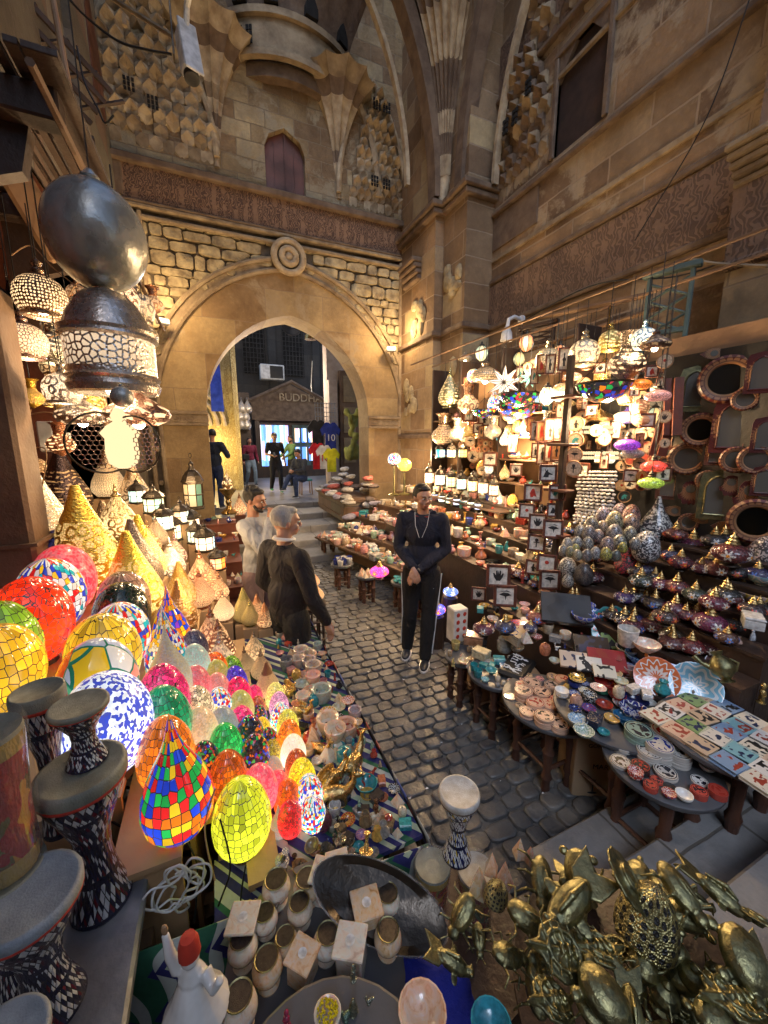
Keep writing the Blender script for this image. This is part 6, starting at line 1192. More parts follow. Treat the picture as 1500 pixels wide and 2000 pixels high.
H('bowl_hang', 945, 806, 46, 3.3, -.1, 'small mosaic bowl chandelier over the numeral plaques', RED, .6)
H('bowl_hang', 1010, 800, 80, 3.3, -.1, 'pinkish mosaic bowl under the flowered chandelier', (.6, .3, .25), .5)
H('hang_disc_dots', 948, 730, 60, 3.2, -.25, 'flat beige saucer lamp left of the white star', (.5, .4, .28), .5)
H('lantern_round', 1068, 775, 34, 3.05, .5, 'glowing glass bottle lantern with dark ribs', (.9, .7, .4), 1.)
H('lantern_round', 1090, 770, 30, 3.15, .5, 'bright pear shaped lantern beside the ribbed one', (.9, .8, .5), 1.)
H('turkish_hang', 1118, 735, 34, 3.1, -.25, 'pale pink hanging mosaic lamp with a yellow flower', (.7, .4, .28), .7)
H('turkish_hang', 1098, 756, 34, 3.1, -.25, 'peach hanging mosaic lamp with an orange flower', (.8, .5, .22), .8)
H('turkish_hang', 1085, 722, 34, 3.3, -.25, 'grey glass hanging lamp below the studded ball', (.4, .38, .32), .3)
H('turkish_hang', 1250, 750, 42, 3.1, -.25, 'orange hanging mosaic lamp with a red band', (.95, .25, .03), .8)
H('turkish_hang', 1285, 772, 46, 3.0, -.25, 'white and coral hanging mosaic lamp by the wooden strip', (.8, .35, .3), .6)
H('turkish_hang', 1225, 868, 46, 3.3, -.25, 'blue and magenta hanging mosaic lamp', (.3, .05, .6), .8)
H('turkish_hang', 1277, 910, 46, 3.3, -.25, 'scarlet and white hanging mosaic lamp', (.95, .08, .05), .9)
H('turkish_hang', 1271, 942, 46, 3.2, -.25, 'green hanging mosaic lamp with an orange star', (.35, .5, .06), .8)
H('turkish_hang', 1235, 885, 42, 3.4, -.25, 'grey calligraphy hanging lamp above the eye plaque', (.4, .36, .32), .2)
H('hang_vase_petal', 915, 778, 42, 3.3, -.25, 'copper necked vase lamp with a bright hole', (.5, .3, .2), .8)
H('onion_swirl', 878, 768, 44, 3.4, .6, 'green glass spired lamp beside the gate pier', (.4, .4, .24), .4)
H('hang_vase_dots', 867, 838, 48, 3.4, -.25, 'smoky brown vase lamp low by the gate pier', (.3, .2, .14), .6)
H('hang_vase_dots', 893, 838, 34, 3.4, -.25, 'dark silver vase lamp beside the smoky brown one', (.3, .26, .22), .6)
H('hang_ball_swirl', 1192, 665, 44, 3.3, -.45, 'golden glass ball lamp behind the vase lamp', (.8, .6, .2), .6)
H('hang_ball_petal', 1258, 660, 44, 2.95, -.45, 'pale blue mosaic globe lamp by the green bracket', (.5, .75, .85), 1.)
H('hang_disc_swirl', 1280, 668, 56, 2.8, -.25, 'flat dark metal shade under the green bracket', (.3, .2, .15), .1)
H('hang_bell_swirl', 1177, 725, 30, 3.4, -.4, 'small brass drum lamp behind the blue rimmed bowl', (.85, .6, .2), .6)
H('ball_multi_white', 925, 735, 26, 3.3, .5, 'tiny red and white mosaic ball lamp', WHT, .8)
H('drop_crack', 978, 850, 16, 3.5, .8, 'small turquoise glowing drop lamp', (.02, .5, .6), 1.)
H('drop_multi_white', 965, 780, 26, 3.4, .8, 'purple and orange striped fabric lamp under the saucer', PUR, .8)
H('hang_ball_lattice', 1226, 1000 - 190, 52, 3.5, -.3, 'blue and white beaded drum lamp below the dark shelf', (.2, .15, .5), .8, sz=.5)
for k in range(26):
 H(random.choice(['hang_ball_dots', 'hang_ball_swirl', 'lantern_round', 'hang_vase_petal', 'hang_disc_dots']), 890 + k * 16 + ru(-8, 8), ru(700, 850), ru(22, 36), ru(3.3, 3.6), -.4, random.choice(['old brass', 'copper', 'pale gold', 'tarnished silver']) + ' lamp crowded under the canopy board behind the others', random.choice([GOLD, COPP, SILV]), ru(.05, .45))
for k in range(9):
 H('lantern', 860 + (k % 3) * 22, 885 + (k // 3) * 3, 20, 3.35, .5, ('teal', 'cream', 'amber')[k % 3] + ' paned lantern in the upper lantern row', (TRQ, CRM, YEL)[k % 3], .8, top=0) if k < 3 else None
for k in range(7): p, s_ = atx(838 + k * 21, 945 + k * 4, 3.2); put('lantern', p, 21 * s_, ru(0, 1), ('pink', 'cream', 'amber', 'pale green', 'honey')[k % 5] + ' paned lantern in the long glowing row beside the young man', 'lantern', 'glass lanterns in rows by the gate pier', (*((.8, .4, .3), CRM, (.9, .5, .1), (.5, .7, .5), (.9, .6, .2))[k % 5], 1.), szz=1.2)
for k in range(8): p, s_ = atx(835 + k * 14, 975 + k * 3, 3.2); put('lantern', p, 15 * s_, ru(0, 1), ('cream', 'blue', 'white')[k % 3] + ' paned small lantern in the lower glowing row', 'lantern', 'glass lanterns in rows by the gate pier', (*(CRM, (.2, .4, .9), WHT)[k % 3], 1.))
lb = empty('lantern_shelf', (0, 0, 0)); tag(lb, 'slatted shelf carrying the rows of glass lanterns', 'shelf')
for k, (a, b, X) in enumerate((((830, 962), (990, 990), 3.2), ((828, 990), (960, 1012), 3.2))): pa, s_ = atx(*a, X); pb, s_ = atx(*b, X); m = MB(); m.box(X - .1, X + .5, pb.y, pa.y, min(pa.z, pb.z) - .02 - k * .02, min(pa.z, pb.z) - k * .02); obj('board', m, 'dark_wood', lb)
# lit wares on the shelves
for z in SHZ: scatter(3.48, 3.7, 3.05, 5.75, z, 40, .115, 'on the %s shelf of the shelf wall' % {1.62: 'lowest', 1.92: 'second', 2.2: 'third', 2.48: 'highest'}[z], 'wares on the wall shelves', WARE + ['candlestick'])
for k in range(16): p, s_ = atx(*( (1000, 830), (985, 870), (1010, 846), (1022, 846), (1034, 848), (953, 925), (940, 925), (985, 935), (1005, 1010), (972, 985), (1000, 990), (1180, 838), (1170, 905), (1190, 905), (920, 1040), (990, 1060))[k], 3.45); put(('lantern', 'drop_crack_fine', 'egg_crack', 'onion_petal')[k % 4], p, 20 * s_, 0, ('warm', 'pearl', 'amber', 'golden')[k % 4] + ' little lamp alight among the shelf wares', 'lamp', 'small lit lamps among the shelf wares', (*((.9, .6, .25), (.8, .7, .5), (.9, .35, .05), (.8, .5, .2))[k % 4], 1.))
# shell curtain
sd = MB()
for k in range(16): sd.ball((ru(-.012, .012), ru(-.012, .012), -k * .034), (ru(.014, .024), ru(.014, .024), .014), 6)
sd = sd.mesh('strand', 'white_china'); cu = empty('shell_curtain', (0, 0, 0)); tag(cu, 'curtain of pale shell strings hanging beside the egg heap', 'curtain')
for k in range(15): p, s_ = atx(1132 + (k % 8) * 10 + (k // 8) * 5, 922, 3.3 + .08 * (k // 8)); link('strand', sd, cu, p, k * .7)
bl = MB(); bl.ball((0, 0, 0), .018, 6); bl = bl.mesh('bulb', 'bulb_soft')
ch = empty('bead_chandelier', (0, 0, 0)); tag(ch, 'tiered chandelier of glowing glass beads above the shell curtain', 'chandelier')
for k in range(60): p, s_ = atx(1135 + (k % 15) * 5, 835 + (k // 15) * 9 + (0 if k < 30 else 32), 3.35 + .05 * (k % 3)); link('bead', bl, ch, p)
pc, s_ = atx(1170, 822, 3.4); m = MB(); m.lathe([(.16, 0), (.17, .02), (.02, .1), (0, .12)], 18, c=(pc.x, pc.y)); m.T = None; o = obj('canopy', m, 'brass', ch, loc=(0, 0, pc.z)); m = MB(); m.tube([(pc.x, pc.y, pc.z + .1), (pc.x, pc.y, 3.36)], .006, 5); obj('rod', m, 'brass', ch)
def tab(px, py, wp, z, lab):
 r = ray(px, py); s = (CZ - z) / -r.z; p = CAM + r * s; round_table(p, wp * s / 2, z, lab, group='round tables along the street'); return p, wp * s / 2
T1 = tab(1290, 1488, 200, .56, 'round table stacked with dark lettered coasters beside the wooden camel')
T4 = tab(1075, 1368, 180, .5, 'round table of pale coasters with animal silhouettes')
T3 = tab(1198, 1385, 215, .6, 'round table crowded with glazed bowls and dishes')
T5 = tab(970, 1312, 110, .46, 'small round table of blue boxes and black cloth')
T6 = tab(905, 1278, 74, .42, 'smallest round table with gold trinkets')
def stack(px, py, wp, z, n, lab, col, key='coaster', where='', tz=None):
 p, w = sit(px, py, wp, .1, z)
 for k in range(n):
  o = put(key, (p.x + ru(-.003, .003), p.y + ru(-.003, .003), z + k * .11 * w), w, ru(0, 6), lab if k == n - 1 else 'plain edged coaster lower in the stack under the ' + ' '.join(lab.split()[:7]), 'coaster', 'stack under the ' + ' '.join(lab.split()[:7]) if k < n - 1 else 'top coasters of the stacks', col)
  if k < n - 1: o['share'] = 1
CO = [(1038, 1340, 34, 3), (1058, 1358, 34, 3), (1078, 1345, 30, 3), (1100, 1335, 34, 3), (1022, 1362, 34, 5), (1045, 1382, 34, 4), (1072, 1382, 32, 3), (1098, 1362, 32, 2), (1088, 1405, 34, 1), (1062, 1412, 36, 5), (1092, 1422, 36, 3), (1020, 1342, 28, 2), (1112, 1385, 30, 3), (1030, 1395, 30, 3)]
CN = ['jackal', 'bird', 'beetle', 'hand', 'cat', 'boat', 'lotus', 'eye', 'feather', 'crescent', 'white and black', 'rose', 'ram', 'palm']
for (px, py, wp, n), nm in zip(CO, CN): stack(px, py, wp, .5, n, 'peach coaster with a dark %s motif on the pale coaster table' % nm, (.62, .4, .28))
CO2 = [(1262, 1435, 44, 3, 'purple star'), (1245, 1452, 50, 6, 'green calligraphy'), (1300, 1450, 50, 5, 'brown rosette'), (1285, 1478, 48, 6, 'black calligraphy'), (1322, 1485, 46, 5, 'sepia portrait'), (1215, 1462, 38, 3, 'wine edged'), (1265, 1480, 44, 4, 'white lettered'), (1212, 1490, 36, 2, 'ivory'), (1300, 1512, 40, 2, 'grey')]
for px, py, wp, n, nm in CO2: stack(px, py, wp, .56, n, '%s coaster on the table beside the camel' % nm, (.5, .47, .42) if 'green' not in nm else (.2, .3, .26))
BW = [(1185, 1335, 48, 'bowl_plain', (.5, .05, .04), 'crimson'), (1217, 1338, 46, 'bowl_painted', (.35, .05, .05), 'dark red patterned'), (1235, 1345, 56, 'bowl_painted', (.65, .68, .7), 'yellow sided white'), (1240, 1372, 50, 'bowl_plain', (.02, .03, .14), 'navy'), (1238, 1390, 54, 'bowl_painted', (.03, .04, .2), 'deep blue striped'), (1175, 1350, 30, 'bowl_plain', (.03, .2, .12), 'bottle green'), (1205, 1360, 34, 'bowl_plain', (.35, .04, .03), 'brick red'), (1150, 1385, 28, 'bowl_painted', (.05, .08, .3), 'small cobalt'), (1180, 1378, 32, 'bowl_plain', (.4, .05, .03), 'small scarlet'), (1215, 1400, 34, 'bowl_plain', (.03, .15, .3), 'peacock blue'), (1195, 1405, 30, 'bowl_painted', (.6, .35, .15), 'orange and white'), (1228, 1415, 34, 'bowl_plain', (.02, .1, .2), 'midnight blue'), (1125, 1375, 24, 'jar', (.6, .35, .25), 'pink striped'), (1160, 1410, 34, 'casket', (.03, .04, .07), 'black tiled'), (1140, 1430, 40, 'bowl_painted', (.3, .4, .3), 'sage green rimmed'), (1128, 1408, 38, 'bowl_painted', (.25, .4, .55), 'sky blue rimmed'), (1212, 1375, 30, 'bowl_painted', (.6, .62, .6), 'white')]
for px, py, wp, k, c, nm in BW: p, w = sit(px, py, wp, .4, .6); put(k, p, w * .95, ru(0, 6), nm + ' glazed piece on the crowded bowl table', k.split('_')[0], 'glazed wares on the bowl table', c)
PLT = [(1187, 1230, 86, 'plate_wavy', (.02, .16, .16), 1.05, 'teal scalloped dish with an orange border standing against the tiers'), (1268, 1330, 80, 'plate_star', (.6, .15, .05), 1.0, 'orange and blue rayed dish'), (1345, 1345, 90, 'plate', (.2, .45, .6), .95, 'pale blue fish dish'), (1395, 1300, 100, 'plate', (.5, .04, .03), .95, 'oval red dish with a yellow and green rim'), (1300, 1290, 90, 'plate', (.75, .2, .03), .5, 'square orange tray with a red pattern'), (1300, 1330, 56, 'plate', (.1, .14, .4), .8, 'violet blue patterned plate'), (1470, 1300, 90, 'plate', (.05, .3, .22), .95, 'green and yellow dish at the picture edge'), (1420, 1320, 96, 'plate_star', (.12, .05, .05), 1.0, 'dark speckled plate leaning behind the brass jug')]
for px, py, wp, k, c, tl, d in PLT: p, w = sit(px, py, wp, .6, .68); put(k, p + Vector((.1, .02, w * .22 * tl)), w, -.9, d, 'plate', 'painted plates propped on the lower tier', c, tilt=(tl, 0))
for k, (px, py, wp, key, c, d) in enumerate([(1140, 1185, 44, 'bowl_painted', (.1, .15, .6), 'blue splashed bowl on top of its heap'), (1140, 1205, 48, 'bowl_painted', (.12, .16, .6), 'blue splashed bowl at the front of its heap'), (1160, 1200, 40, 'bowl_painted', (.1, .2, .55), 'blue splashed bowl leaning on the others'), (1225, 1270, 44, 'bowl_painted', (.75, .72, .66), 'striped cream bowl'), (1225, 1252, 40, 'cup', (.7, .7, .68), 'white cup beside the striped bowl'), (1262, 1262, 52, 'bowl_painted', (.7, .5, .4), 'pink rosette bowl stack'), (1250, 1285, 56, 'bowl_painted', (.2, .4, .6), 'sky blue bowl'), (1015, 1215, 50, 'plate', (.5, .05, .03), 'red saucer with a cup on stone slabs'), (1420, 1245, 26, 'vase', (.75, .73, .7), 'white painted vase'), (1440, 1255, 26, 'vase', (.7, .45, .35), 'pink painted vase'), (1470, 1245, 30, 'fig_cat', (.7, .72, .75), 'blue and white china cat'), (1475, 1165, 80, 'bowl_painted', (.7, .5, .4), 'orange spotted long bowl'), (1490, 1130, 60, 'bowl_painted', (.3, .5, .6), 'blue boat shaped dish'), (1470, 1215, 44, 'casket', (.7, .7, .68), 'white napkin box'), (1100, 1205, 40, 'plate', (.4, .4, .4), 'black and white saucer')]):
 p, w = tierz(px, py, wp, .4); put(key, p, w * (.6 if 'fig' in key or key == 'vase' else .95), ru(0, 6), d + ' on the lower tier', key.split('_')[0], 'painted wares on the tiers', c)
# octagonal table of flat tiles
p2, s2 = atz(1418, 1432, .68); o = round_table(p2, .3, .68, 'wide round table spread with picture tiles', group='round tables along the street')
tlm = MB(); tlm.bbox(-.5, .5, -.5, .5, 0, .05, .01); t = NT('tile_face'); oc, al, rn = oinfo(t); x, y, z = t.xyz(t.obj()); wv = t.noise(t.comb(x, y, t.ma('MULTIPLY', rn, 20.)), 3.4, 1.).outputs[0]; k_ = t.ma('MULTIPLY', t.ma('GREATER_THAN', wv, .53), t.ma('LESS_THAN', t.ma('MAXIMUM', t.ma('ABSOLUTE', x), t.ma('ABSOLUTE', y)), .38))
MT['tile_face'] = t.pbr(t.mix(k_, oc, t.ramp(t.ma('FRACT', t.ma('MULTIPLY', rn, 7.)), [(0, (.02, .02, .02)), (.4, (.02, .03, .08)), (.7, (.3, .05, .03))], 'CONSTANT')), .3, 0, coat=.3); proto('tile', 'picture_tile', [('picture_tile', tlm.mesh('tile', 'tile_face', 20), [])])
tcl = [('cream', (.62, .58, .48)), ('green and white', (.2, .3, .12)), ('blue rosette', (.2, .3, .45)), ('white eye', (.66, .64, .6)), ('sand', (.5, .38, .26)), ('turquoise', (.2, .4, .45)), ('peach', (.6, .42, .3)), ('ivory bird', (.64, .6, .52))]
for i in range(5):
 for j in range(5):
  nmc, c = tcl[(i * 3 + j * 2) % 8];
  for q in range(3 if i == 0 else 1):
   o = put('tile', (p2.x - .22 + i * .108 + ru(-.01, .01), p2.y - .22 + j * .106 + ru(-.01, .01), .68 + q * .007 + (.016 if i else 0)), .108, ru(-.12, .12), nmc + ' picture tile laid on the tile table', 'tile', 'picture tiles on the tile table', c)
CAR = [(1235, 1175, .6)]
# writing cards, boxes and cloths
cb = MB(); cb.bbox(-.5, .5, -.35, .35, 0, .12, .01); proto('slab', 'boxed_plaque', [('boxed_plaque', cb.mesh('slab', 'tile_face', 20), [])])
for px, py, wp, c, tl, d in ((1155, 1260, 62, (.02, .015, .015), .5, 'black boxed plaque leaning by the blue bowls'), (1185, 1288, 66, (.3, .03, .03), .5, 'dark red boxed plaque leaning by the black one'), (1120, 1290, 50, (.65, .5, .36), .5, 'peach jackal plaque propped on the coaster table'), (1150, 1300, 46, (.7, .66, .58), .5, 'white mask plaque propped on the coaster table'), (1180, 1315, 40, (.66, .62, .5), .4, 'round edged cream plaque by the yellow flower'), (1200, 1255, 46, (.2, .3, .1), .6, 'green card standing behind the striped bowl'), (1105, 1180, 90, (.03, .03, .03), .7, 'black carved mirror case leaning on the saucers')):
 p, w = tierz(px, py, wp, .5); put('slab', p + Vector((0, 0, .04)), w, -.7, d, 'plaque', None, c, tilt=(tl, 0))
m = MB()
for k in range(5): m.box(-.1 + k * .003, .1, -.08, .08, k * .014, k * .014 + .012)
p, w = sit(1015, 1238, 60, .4, .62); tag(obj('slab_pile', m, 'light_trim', None, loc=p), 'pile of thin stone slabs under the red saucer', 'slab pile')
# black cloth with white lettering strokes
m = MB(); mw = MB(); p, w = sit(1010, 1300, 70, .3, .47); random.seed(21)
m.bbox(-.15, .15, -.1, .1, 0, .05, .02)
for k in range(22): x = -.12 + .24 * rnd(); y = ru(-.06, .04); mw.tube([(x, y, .054), (x + ru(-.01, .01), y + ru(.02, .05), .055), (x + ru(-.03, .03), y + ru(.02, .05), .054)], .004, 4)
o = obj('black_cloth', m, 'black', None, loc=p, rot=.5); tag(o, 'folded black cloth with white calligraphy on the small round table', 'cloth'); obj('lettering', mw, 'ink_white', o)
for px, py, wp, k, c, d in ((985, 1305, 26, 'casket', (.08, .25, .5), 'bright blue trinket box'), (975, 1288, 24, 'casket', (.1, .4, .42), 'turquoise trinket box'), (960, 1308, 26, 'bowl_plain', (.1, .4, .4), 'turquoise glass bowl'), (985, 1262, 32, 'jar', (.3, .33, .33), 'grey patterned jar'), (1008, 1262, 34, 'bowl_painted', (.4, .42, .4), 'grey patterned bowl'), (940, 1275, 34, 'casket', (.55, .5, .35), 'cream trinket box'), (890, 1262, 20, 'cup', (.6, .5, .2), 'straw filled cup'), (905, 1290, 24, 'bowl_onyx', (.6, .55, .3), 'gold rimmed bowl'), (925, 1245, 40, 'casket', (.55, .3, .18), 'pink and copper box'), (885, 1295, 20, 'fig_bird', (.6, .5, .2), 'gilded bird trinket'), (918, 1300, 18, 'cone', (.6, .6, .55), 'white pyramid trinket')):
 p, w = sit(px, py, wp, .6, .43 if px < 930 else .47); put(k, p, w * .9, ru(0, 6), d + ' on the small street tables', k.split('_')[0], None, c)
db = empty('patterned_box', sit(893, 1208, 40, 2.2, .45)[0]); tag(db, 'tall cream box printed with brown trees near the street tables', 'box'); obj('casing', MB().bbox(-.07, .07, -.06, .06, 0, .3, .008), 'paper', db)
m = MB()
for i in range(2):
 for j in range(4): m.ball((-.032 + i * .064, -.062, .06 + j * .065), (.018, .003, .02), 8)
obj('print', m, 'ink_red', db)
scatter(2.0, 2.5, 1.0, 2.7, .66, 55, .09, 'on the lowest tier', 'wares on the lowest tier', WARE + ['plate', 'plate_star', 'bowl_painted'])
for q_, (x0, x1, y0, y1, z) in enumerate(RT_[1:]): scatter(x0 + .02, x1 - .03, 2.3 if q_ < 3 else 2.9, 5.6, z, (66, 66, 66, 56, 60)[q_], .14, 'on the %s step behind the street' % ('second', 'third', 'fourth', 'fifth', 'topmost')[q_], 'wares on the dark tiers', WARE + ['candlestick'])
# cardboard boxes, vases and camel under the tables
def carton(px, py, wp, h, lab, rot=0, d=.3):
 p, s_ = atz(px, py, 0); w = wp * s_; b = empty('cardboard_box', p, rot); tag(b, lab, 'box', 'cartons under the street tables')
 obj('casing', MB().bbox(-w / 2, w / 2, 0, d, 0.003, h, .006), 'card', b); obj('tape', MB().box(-.02, .02, -.002, d + .002, .1, h + .002), 'ply', b); return b, w
cbx, w_ = carton(1178, 1560, 120, .42, 'large printed carton with small lettering under the bowl table', -.5, .25)
for txt, sz, zz in (('GOHAR PARTY', .035, .36), ('MARTIN', .045, .22)):
 me = text_mesh(txt, sz, 'ink', .001); me.transform(Matrix.Translation((0, -.002, zz)) @ Matrix.Rotation(R(90), 4, 'X')); link('lettering', me, cbx)
m = MB(); m.tube([(-.07, -.003, .04), (-.07, -.003, .13)], .004, 4); m.ball((-.07, -.003, .04), (.03, .002, .008), 8); m.prism([(-.09, .13), (-.05, .13), (-.07, .1)], FZ, .003); obj('print', m, 'ink', cbx); m = MB(); m.box(.04, .14, -.004, .0, .02, .14); obj('blue_patch', m, 'ink_teal', cbx)
carton(1040, 1425, 70, .34, 'plain carton standing behind the clay jar', -.3); carton(962, 1372, 60, .2, 'low flat carton beneath the small round table', -.2); carton(1010, 1400, 40, .28, 'narrow carton between the two round tables', .1)
for px, py, wp, d in ((1030, 1405, 30, 'dark clay jar standing before the plain carton'), (925, 1345, 24, 'small clay jar beneath the smallest round table')):
 p, s_ = atz(px, py, 0); put('vase', p, wp * s_, 0, d, 'vase', None, (.1, .075, .06), szz=1.8)
cm = MB(); cm.ball((0, 0, .62), (.13, .3, .14), 12); cm.ball((0, .02, .76), (.09, .12, .1), 10); cm.tube([(0, -.26, .62), (0, -.42, .56), (0, -.5, .72), (0, -.52, .86)], [.09, .065, .05, .045], 8); cm.ball((0, -.6, .9), (.045, .1, .05), 10)
for sx in (-1, 1):
 cm.tube([(sx * .07, -.2, .55), (sx * .08, -.2, .3), (sx * .08, -.19, .02)], [.06, .035, .03], 8); cm.tube([(sx * .07, .22, .55), (sx * .08, .28, .32), (sx * .08, .22, .02)], [.075, .035, .03], 8); cm.lathe([(.02, .94), (0, 1.0)], 5, c=(sx * .03, -.55)); cm.ball((sx * .08, -.21, .02), (.04, .055, .025), 8); cm.ball((sx * .08, .2, .02), (.04, .055, .025), 8)
cm.tube([(0, .3, .62), (0, .36, .4)], [.025, .012], 5); me = remesh(cm, 'camel', 'pale_wood', .014, 2)
p, s_ = atz(1430, 1575, .15); cml = link('camel_carving', me, None, p, -1.98, .44); tag(cml, 'carved wooden camel standing under the tile table on the steps', 'carving')
obj('saddle', MB().bbox(-.12, .12, -.12, .14, .74, .8, .02), 'old_wood', cml)
# brass jug and gold trinkets by the tile table
jm = MB(); jm.lathe([(.2, 0), (.22, .05), (.12, .12), (.36, .35), (.4, .55), (.25, .8), (.14, .9), (.2, 1.05), (.16, 1.05), (0, .9)], 16); jm.tube([(.3, 0, .5), (.55, 0, .7), (.7, 0, .95)], [.1, .07, .1], 8); jm.tube([(-.3, 0, .75), (-.5, 0, .6), (-.35, 0, .35)], .04, 6); P1('jug', 'brass_jug', jm, 'old_brass')
p, w = tierz(1425, 1318, 70, 1.); put('jug', p + Vector((0, 0, .05)), w * .8, 2.4, 'tipped brass jug with its mouth toward the street', 'jug', tilt=(.5, .3)); p, w = sit(1490, 1350, 50, 1, .7); put('figm_idol', p, w * .6, 0, 'gold metal trinket at the edge of the tile table', 'ornament', None, GOLD)
gs = empty('gate_stall', (0, 0, 0)); tag(gs, 'long stepped stall of onyx and pottery running up to the gate', 'stall')
GT = [(0, .42, .42), (.42, .84, .56), (.84, 1.24, .74), (1.24, 1.62, .95), (1.62, 2.1, 1.2)]
def gm(u, d): return (2.3 - .72 * u + d * (1 - .0 * u), 4.05 + 2.75 * u)
for k, (d0, d1, z) in enumerate(GT):
 m = MB()
 for u0, u1 in ((.0, .5), (.5, 1.)):
  q = [gm(u0, d0), gm(u1, d0), gm(u1, d1), gm(u0, d1)]; vs = [(min(x, 3.86), y, zz) for zz in (z - .03, z) for x, y in q]; m.add(vs, [(0, 1, 2, 3), (7, 6, 5, 4), (0, 4, 5, 1), (1, 5, 6, 2), (2, 6, 7, 3), (3, 7, 4, 0)])
  if k: a_, b_ = gm(u0, d0 + .02), gm(u1, d0 + .02); m.add([(min(a_[0], 3.86), a_[1], .02), (min(b_[0], 3.86), b_[1], .02), (min(b_[0], 3.86), b_[1], z - .03), (min(a_[0], 3.86), a_[1], z - .03)], [(0, 1, 2, 3)])
 obj('tier', m, 'old_wood', gs)
 n = (74, 70, 60, 50, 40)[k]; pts = []
 for q in range(n * 8):
  u = rnd(); d = ru(d0 + .04, d1 - .03); x, y = gm(u, d)
  if x < 3.75 and len(pts) < n and all((x - a_) ** 2 + (y - b_) ** 2 > .08 ** 2 for a_, b_ in pts):
   pts.append((x, y)); kk = random.choice(WARE + ['onyx_cup', 'bowl_onyx', 'onyx_vase', 'bowl_plain'] + (['candlestick'] if k > 2 else [])); cn = random.choice(['turquoise', 'sand', 'cream', 'white', 'terracotta', 'pale green', 'grey', 'navy', 'pink'] if k < 3 else ['cream', 'white', 'sand', 'ochre']); s_ = ru(.12, .19)
   put(kk, (x, y, z), s_ * (.5 if kk.startswith('fig') else .7 if kk in ('cup', 'jar', 'vase', 'onyx_vase', 'candlestick') else 1), ru(0, 6), '%s %s on the %s step of the gate stall' % (cn, WN[kk], ('lowest', 'second', 'third', 'fourth', 'topmost')[k]), WN[kk].split()[-1], 'onyx and pottery on the gate stall', WC[cn])
for k, (px, py, wp) in enumerate(((716, 1122, 44), (786, 1135, 46), (832, 1152, 46), (668, 1100, 44), (640, 1050, 40))):
 p, s_ = atz(px, py, .38); round_table(p, wp * s_ / 2, .38, ('low round table of terracotta cones', 'low round table of turquoise dishes', 'low round table of speckled shells', 'low table of blue cups', 'low table of pale bowls')[k] + ' before the gate stall', group='low round tables of the gate stall')
 for q in range(9):
  a_ = 2.4 * q; rr = wp * s_ / 2 * math.sqrt(q / 9) * .9; kk = ('cone', 'bowl_plain', 'fig_beast', 'cup', 'bowl_onyx')[k]; cn = (('terracotta', 'cream'), ('turquoise', 'turquoise'), ('white', 'black'), ('navy', 'white'), ('cream', 'sand'))[k][q % 2]
  put(kk, (p.x + rr * cos(a_), p.y + rr * sin(a_), .38), .09 * (.7 if 'fig' in kk else 1), a_, '%s %s on the low %s table' % (cn, WN[kk], ('cone', 'dish', 'shell', 'cup', 'bowl')[k]), WN[kk].split()[-1], 'wares on the low round tables', WC[cn])
for k, (px, py, wp, z, c, nm, key) in enumerate(((770, 895, 26, 1.55, WHT, 'dome lamp of multicoloured flowers', 'ball_multi_white'), (790, 908, 28, 1.5, (.9, .6, .1), 'yellow leaded glass lamp with a red base', 'ball_crack_fine'))):
 p, s_ = aty(px, py, 6.1); put(key, p - Vector((0, 0, .12)), wp * s_, 0, nm + ' on a slim stem against the pier', 'lamp', 'leaded glass lamps against the pier', (*c, .9), szz=.9)
 m = MB(); m.lathe([(.09, 1.2), (.1, 1.22), (.02, 1.25), (.015, p.z - .1)], 10, c=(p.x, p.y)); tag(obj('slim_stand', m, 'old_brass'), 'slim brass stem under the ' + nm, 'stem')
m = MB()
for k in range(8): a_ = k * PI / 4; m.tube([(.05 * cos(a_), .05 * sin(a_), .0), (.1 * cos(a_), .1 * sin(a_), .1), (.02 * cos(a_), .02 * sin(a_), .5)], .012, 5)
for px, py, d in ((855, 1160, 'pale wicker cone basket at the foot of the gate stall'), (868, 1200, 'dark mesh vase on the cobbles behind the young man')): p, s_ = atz(px, py + 20, 0); tag(link('wicker_vase', m.mesh('w', 'pale_wood'), None, p, 0, .8), d, 'basket')
# bundles of printed cloth and papers at the inner side of the gate
random.seed(31); bm = MB()
vs_ = MB(); vs_.ball((0, 0, .3), (.5, .42, .3), 10); vs_.ball((.2, .1, .45), (.3, .34, .2), 8); bme = remesh(vs_, 'bundle', 'tinted_cloth', .05, 1)
bl2 = empty('textile_table', (0, 0, 0)); tag(bl2, 'trestle table heaped with folded textiles at the gate steps', 'table'); m = MB(); m.box(2.3, 3.1, 7.4, 9.6, .9, .95); m.box(2.32, 3.05, 7.42, 9.5, .6, .62); obj('table_top', m, 'old_wood', bl2); m = MB(); m.box(2.35, 3.1, 7.45, 9.55, .5, .9); obj('skirt', m, 'grey_stone', bl2)
for k in range(46):
 y = ru(6.9, 9.6); x = ru(2.2, 3.05); zz = .96 + .5 * (x - 2.2) * rnd() if y > 7.4 else .45 + rnd() * .5; c = random.choice([(.5, .48, .44), (.35, .33, .3), (.12, .09, .08), (.4, .1, .08), (.55, .5, .42), (.3, .28, .35), (.6, .58, .55)])
 o = link('textile_bundle', bme, None, (x, y, zz), ru(0, 6), (ru(.2, .34), ru(.2, .34), ru(.12, .22))); o.color = (*c, 1); tag(o, 'folded %s textile bundle heaped beside the gate steps' % random.choice(['pale', 'dark', 'striped', 'wrapped']), 'bundle', 'textile bundles by the gate steps')
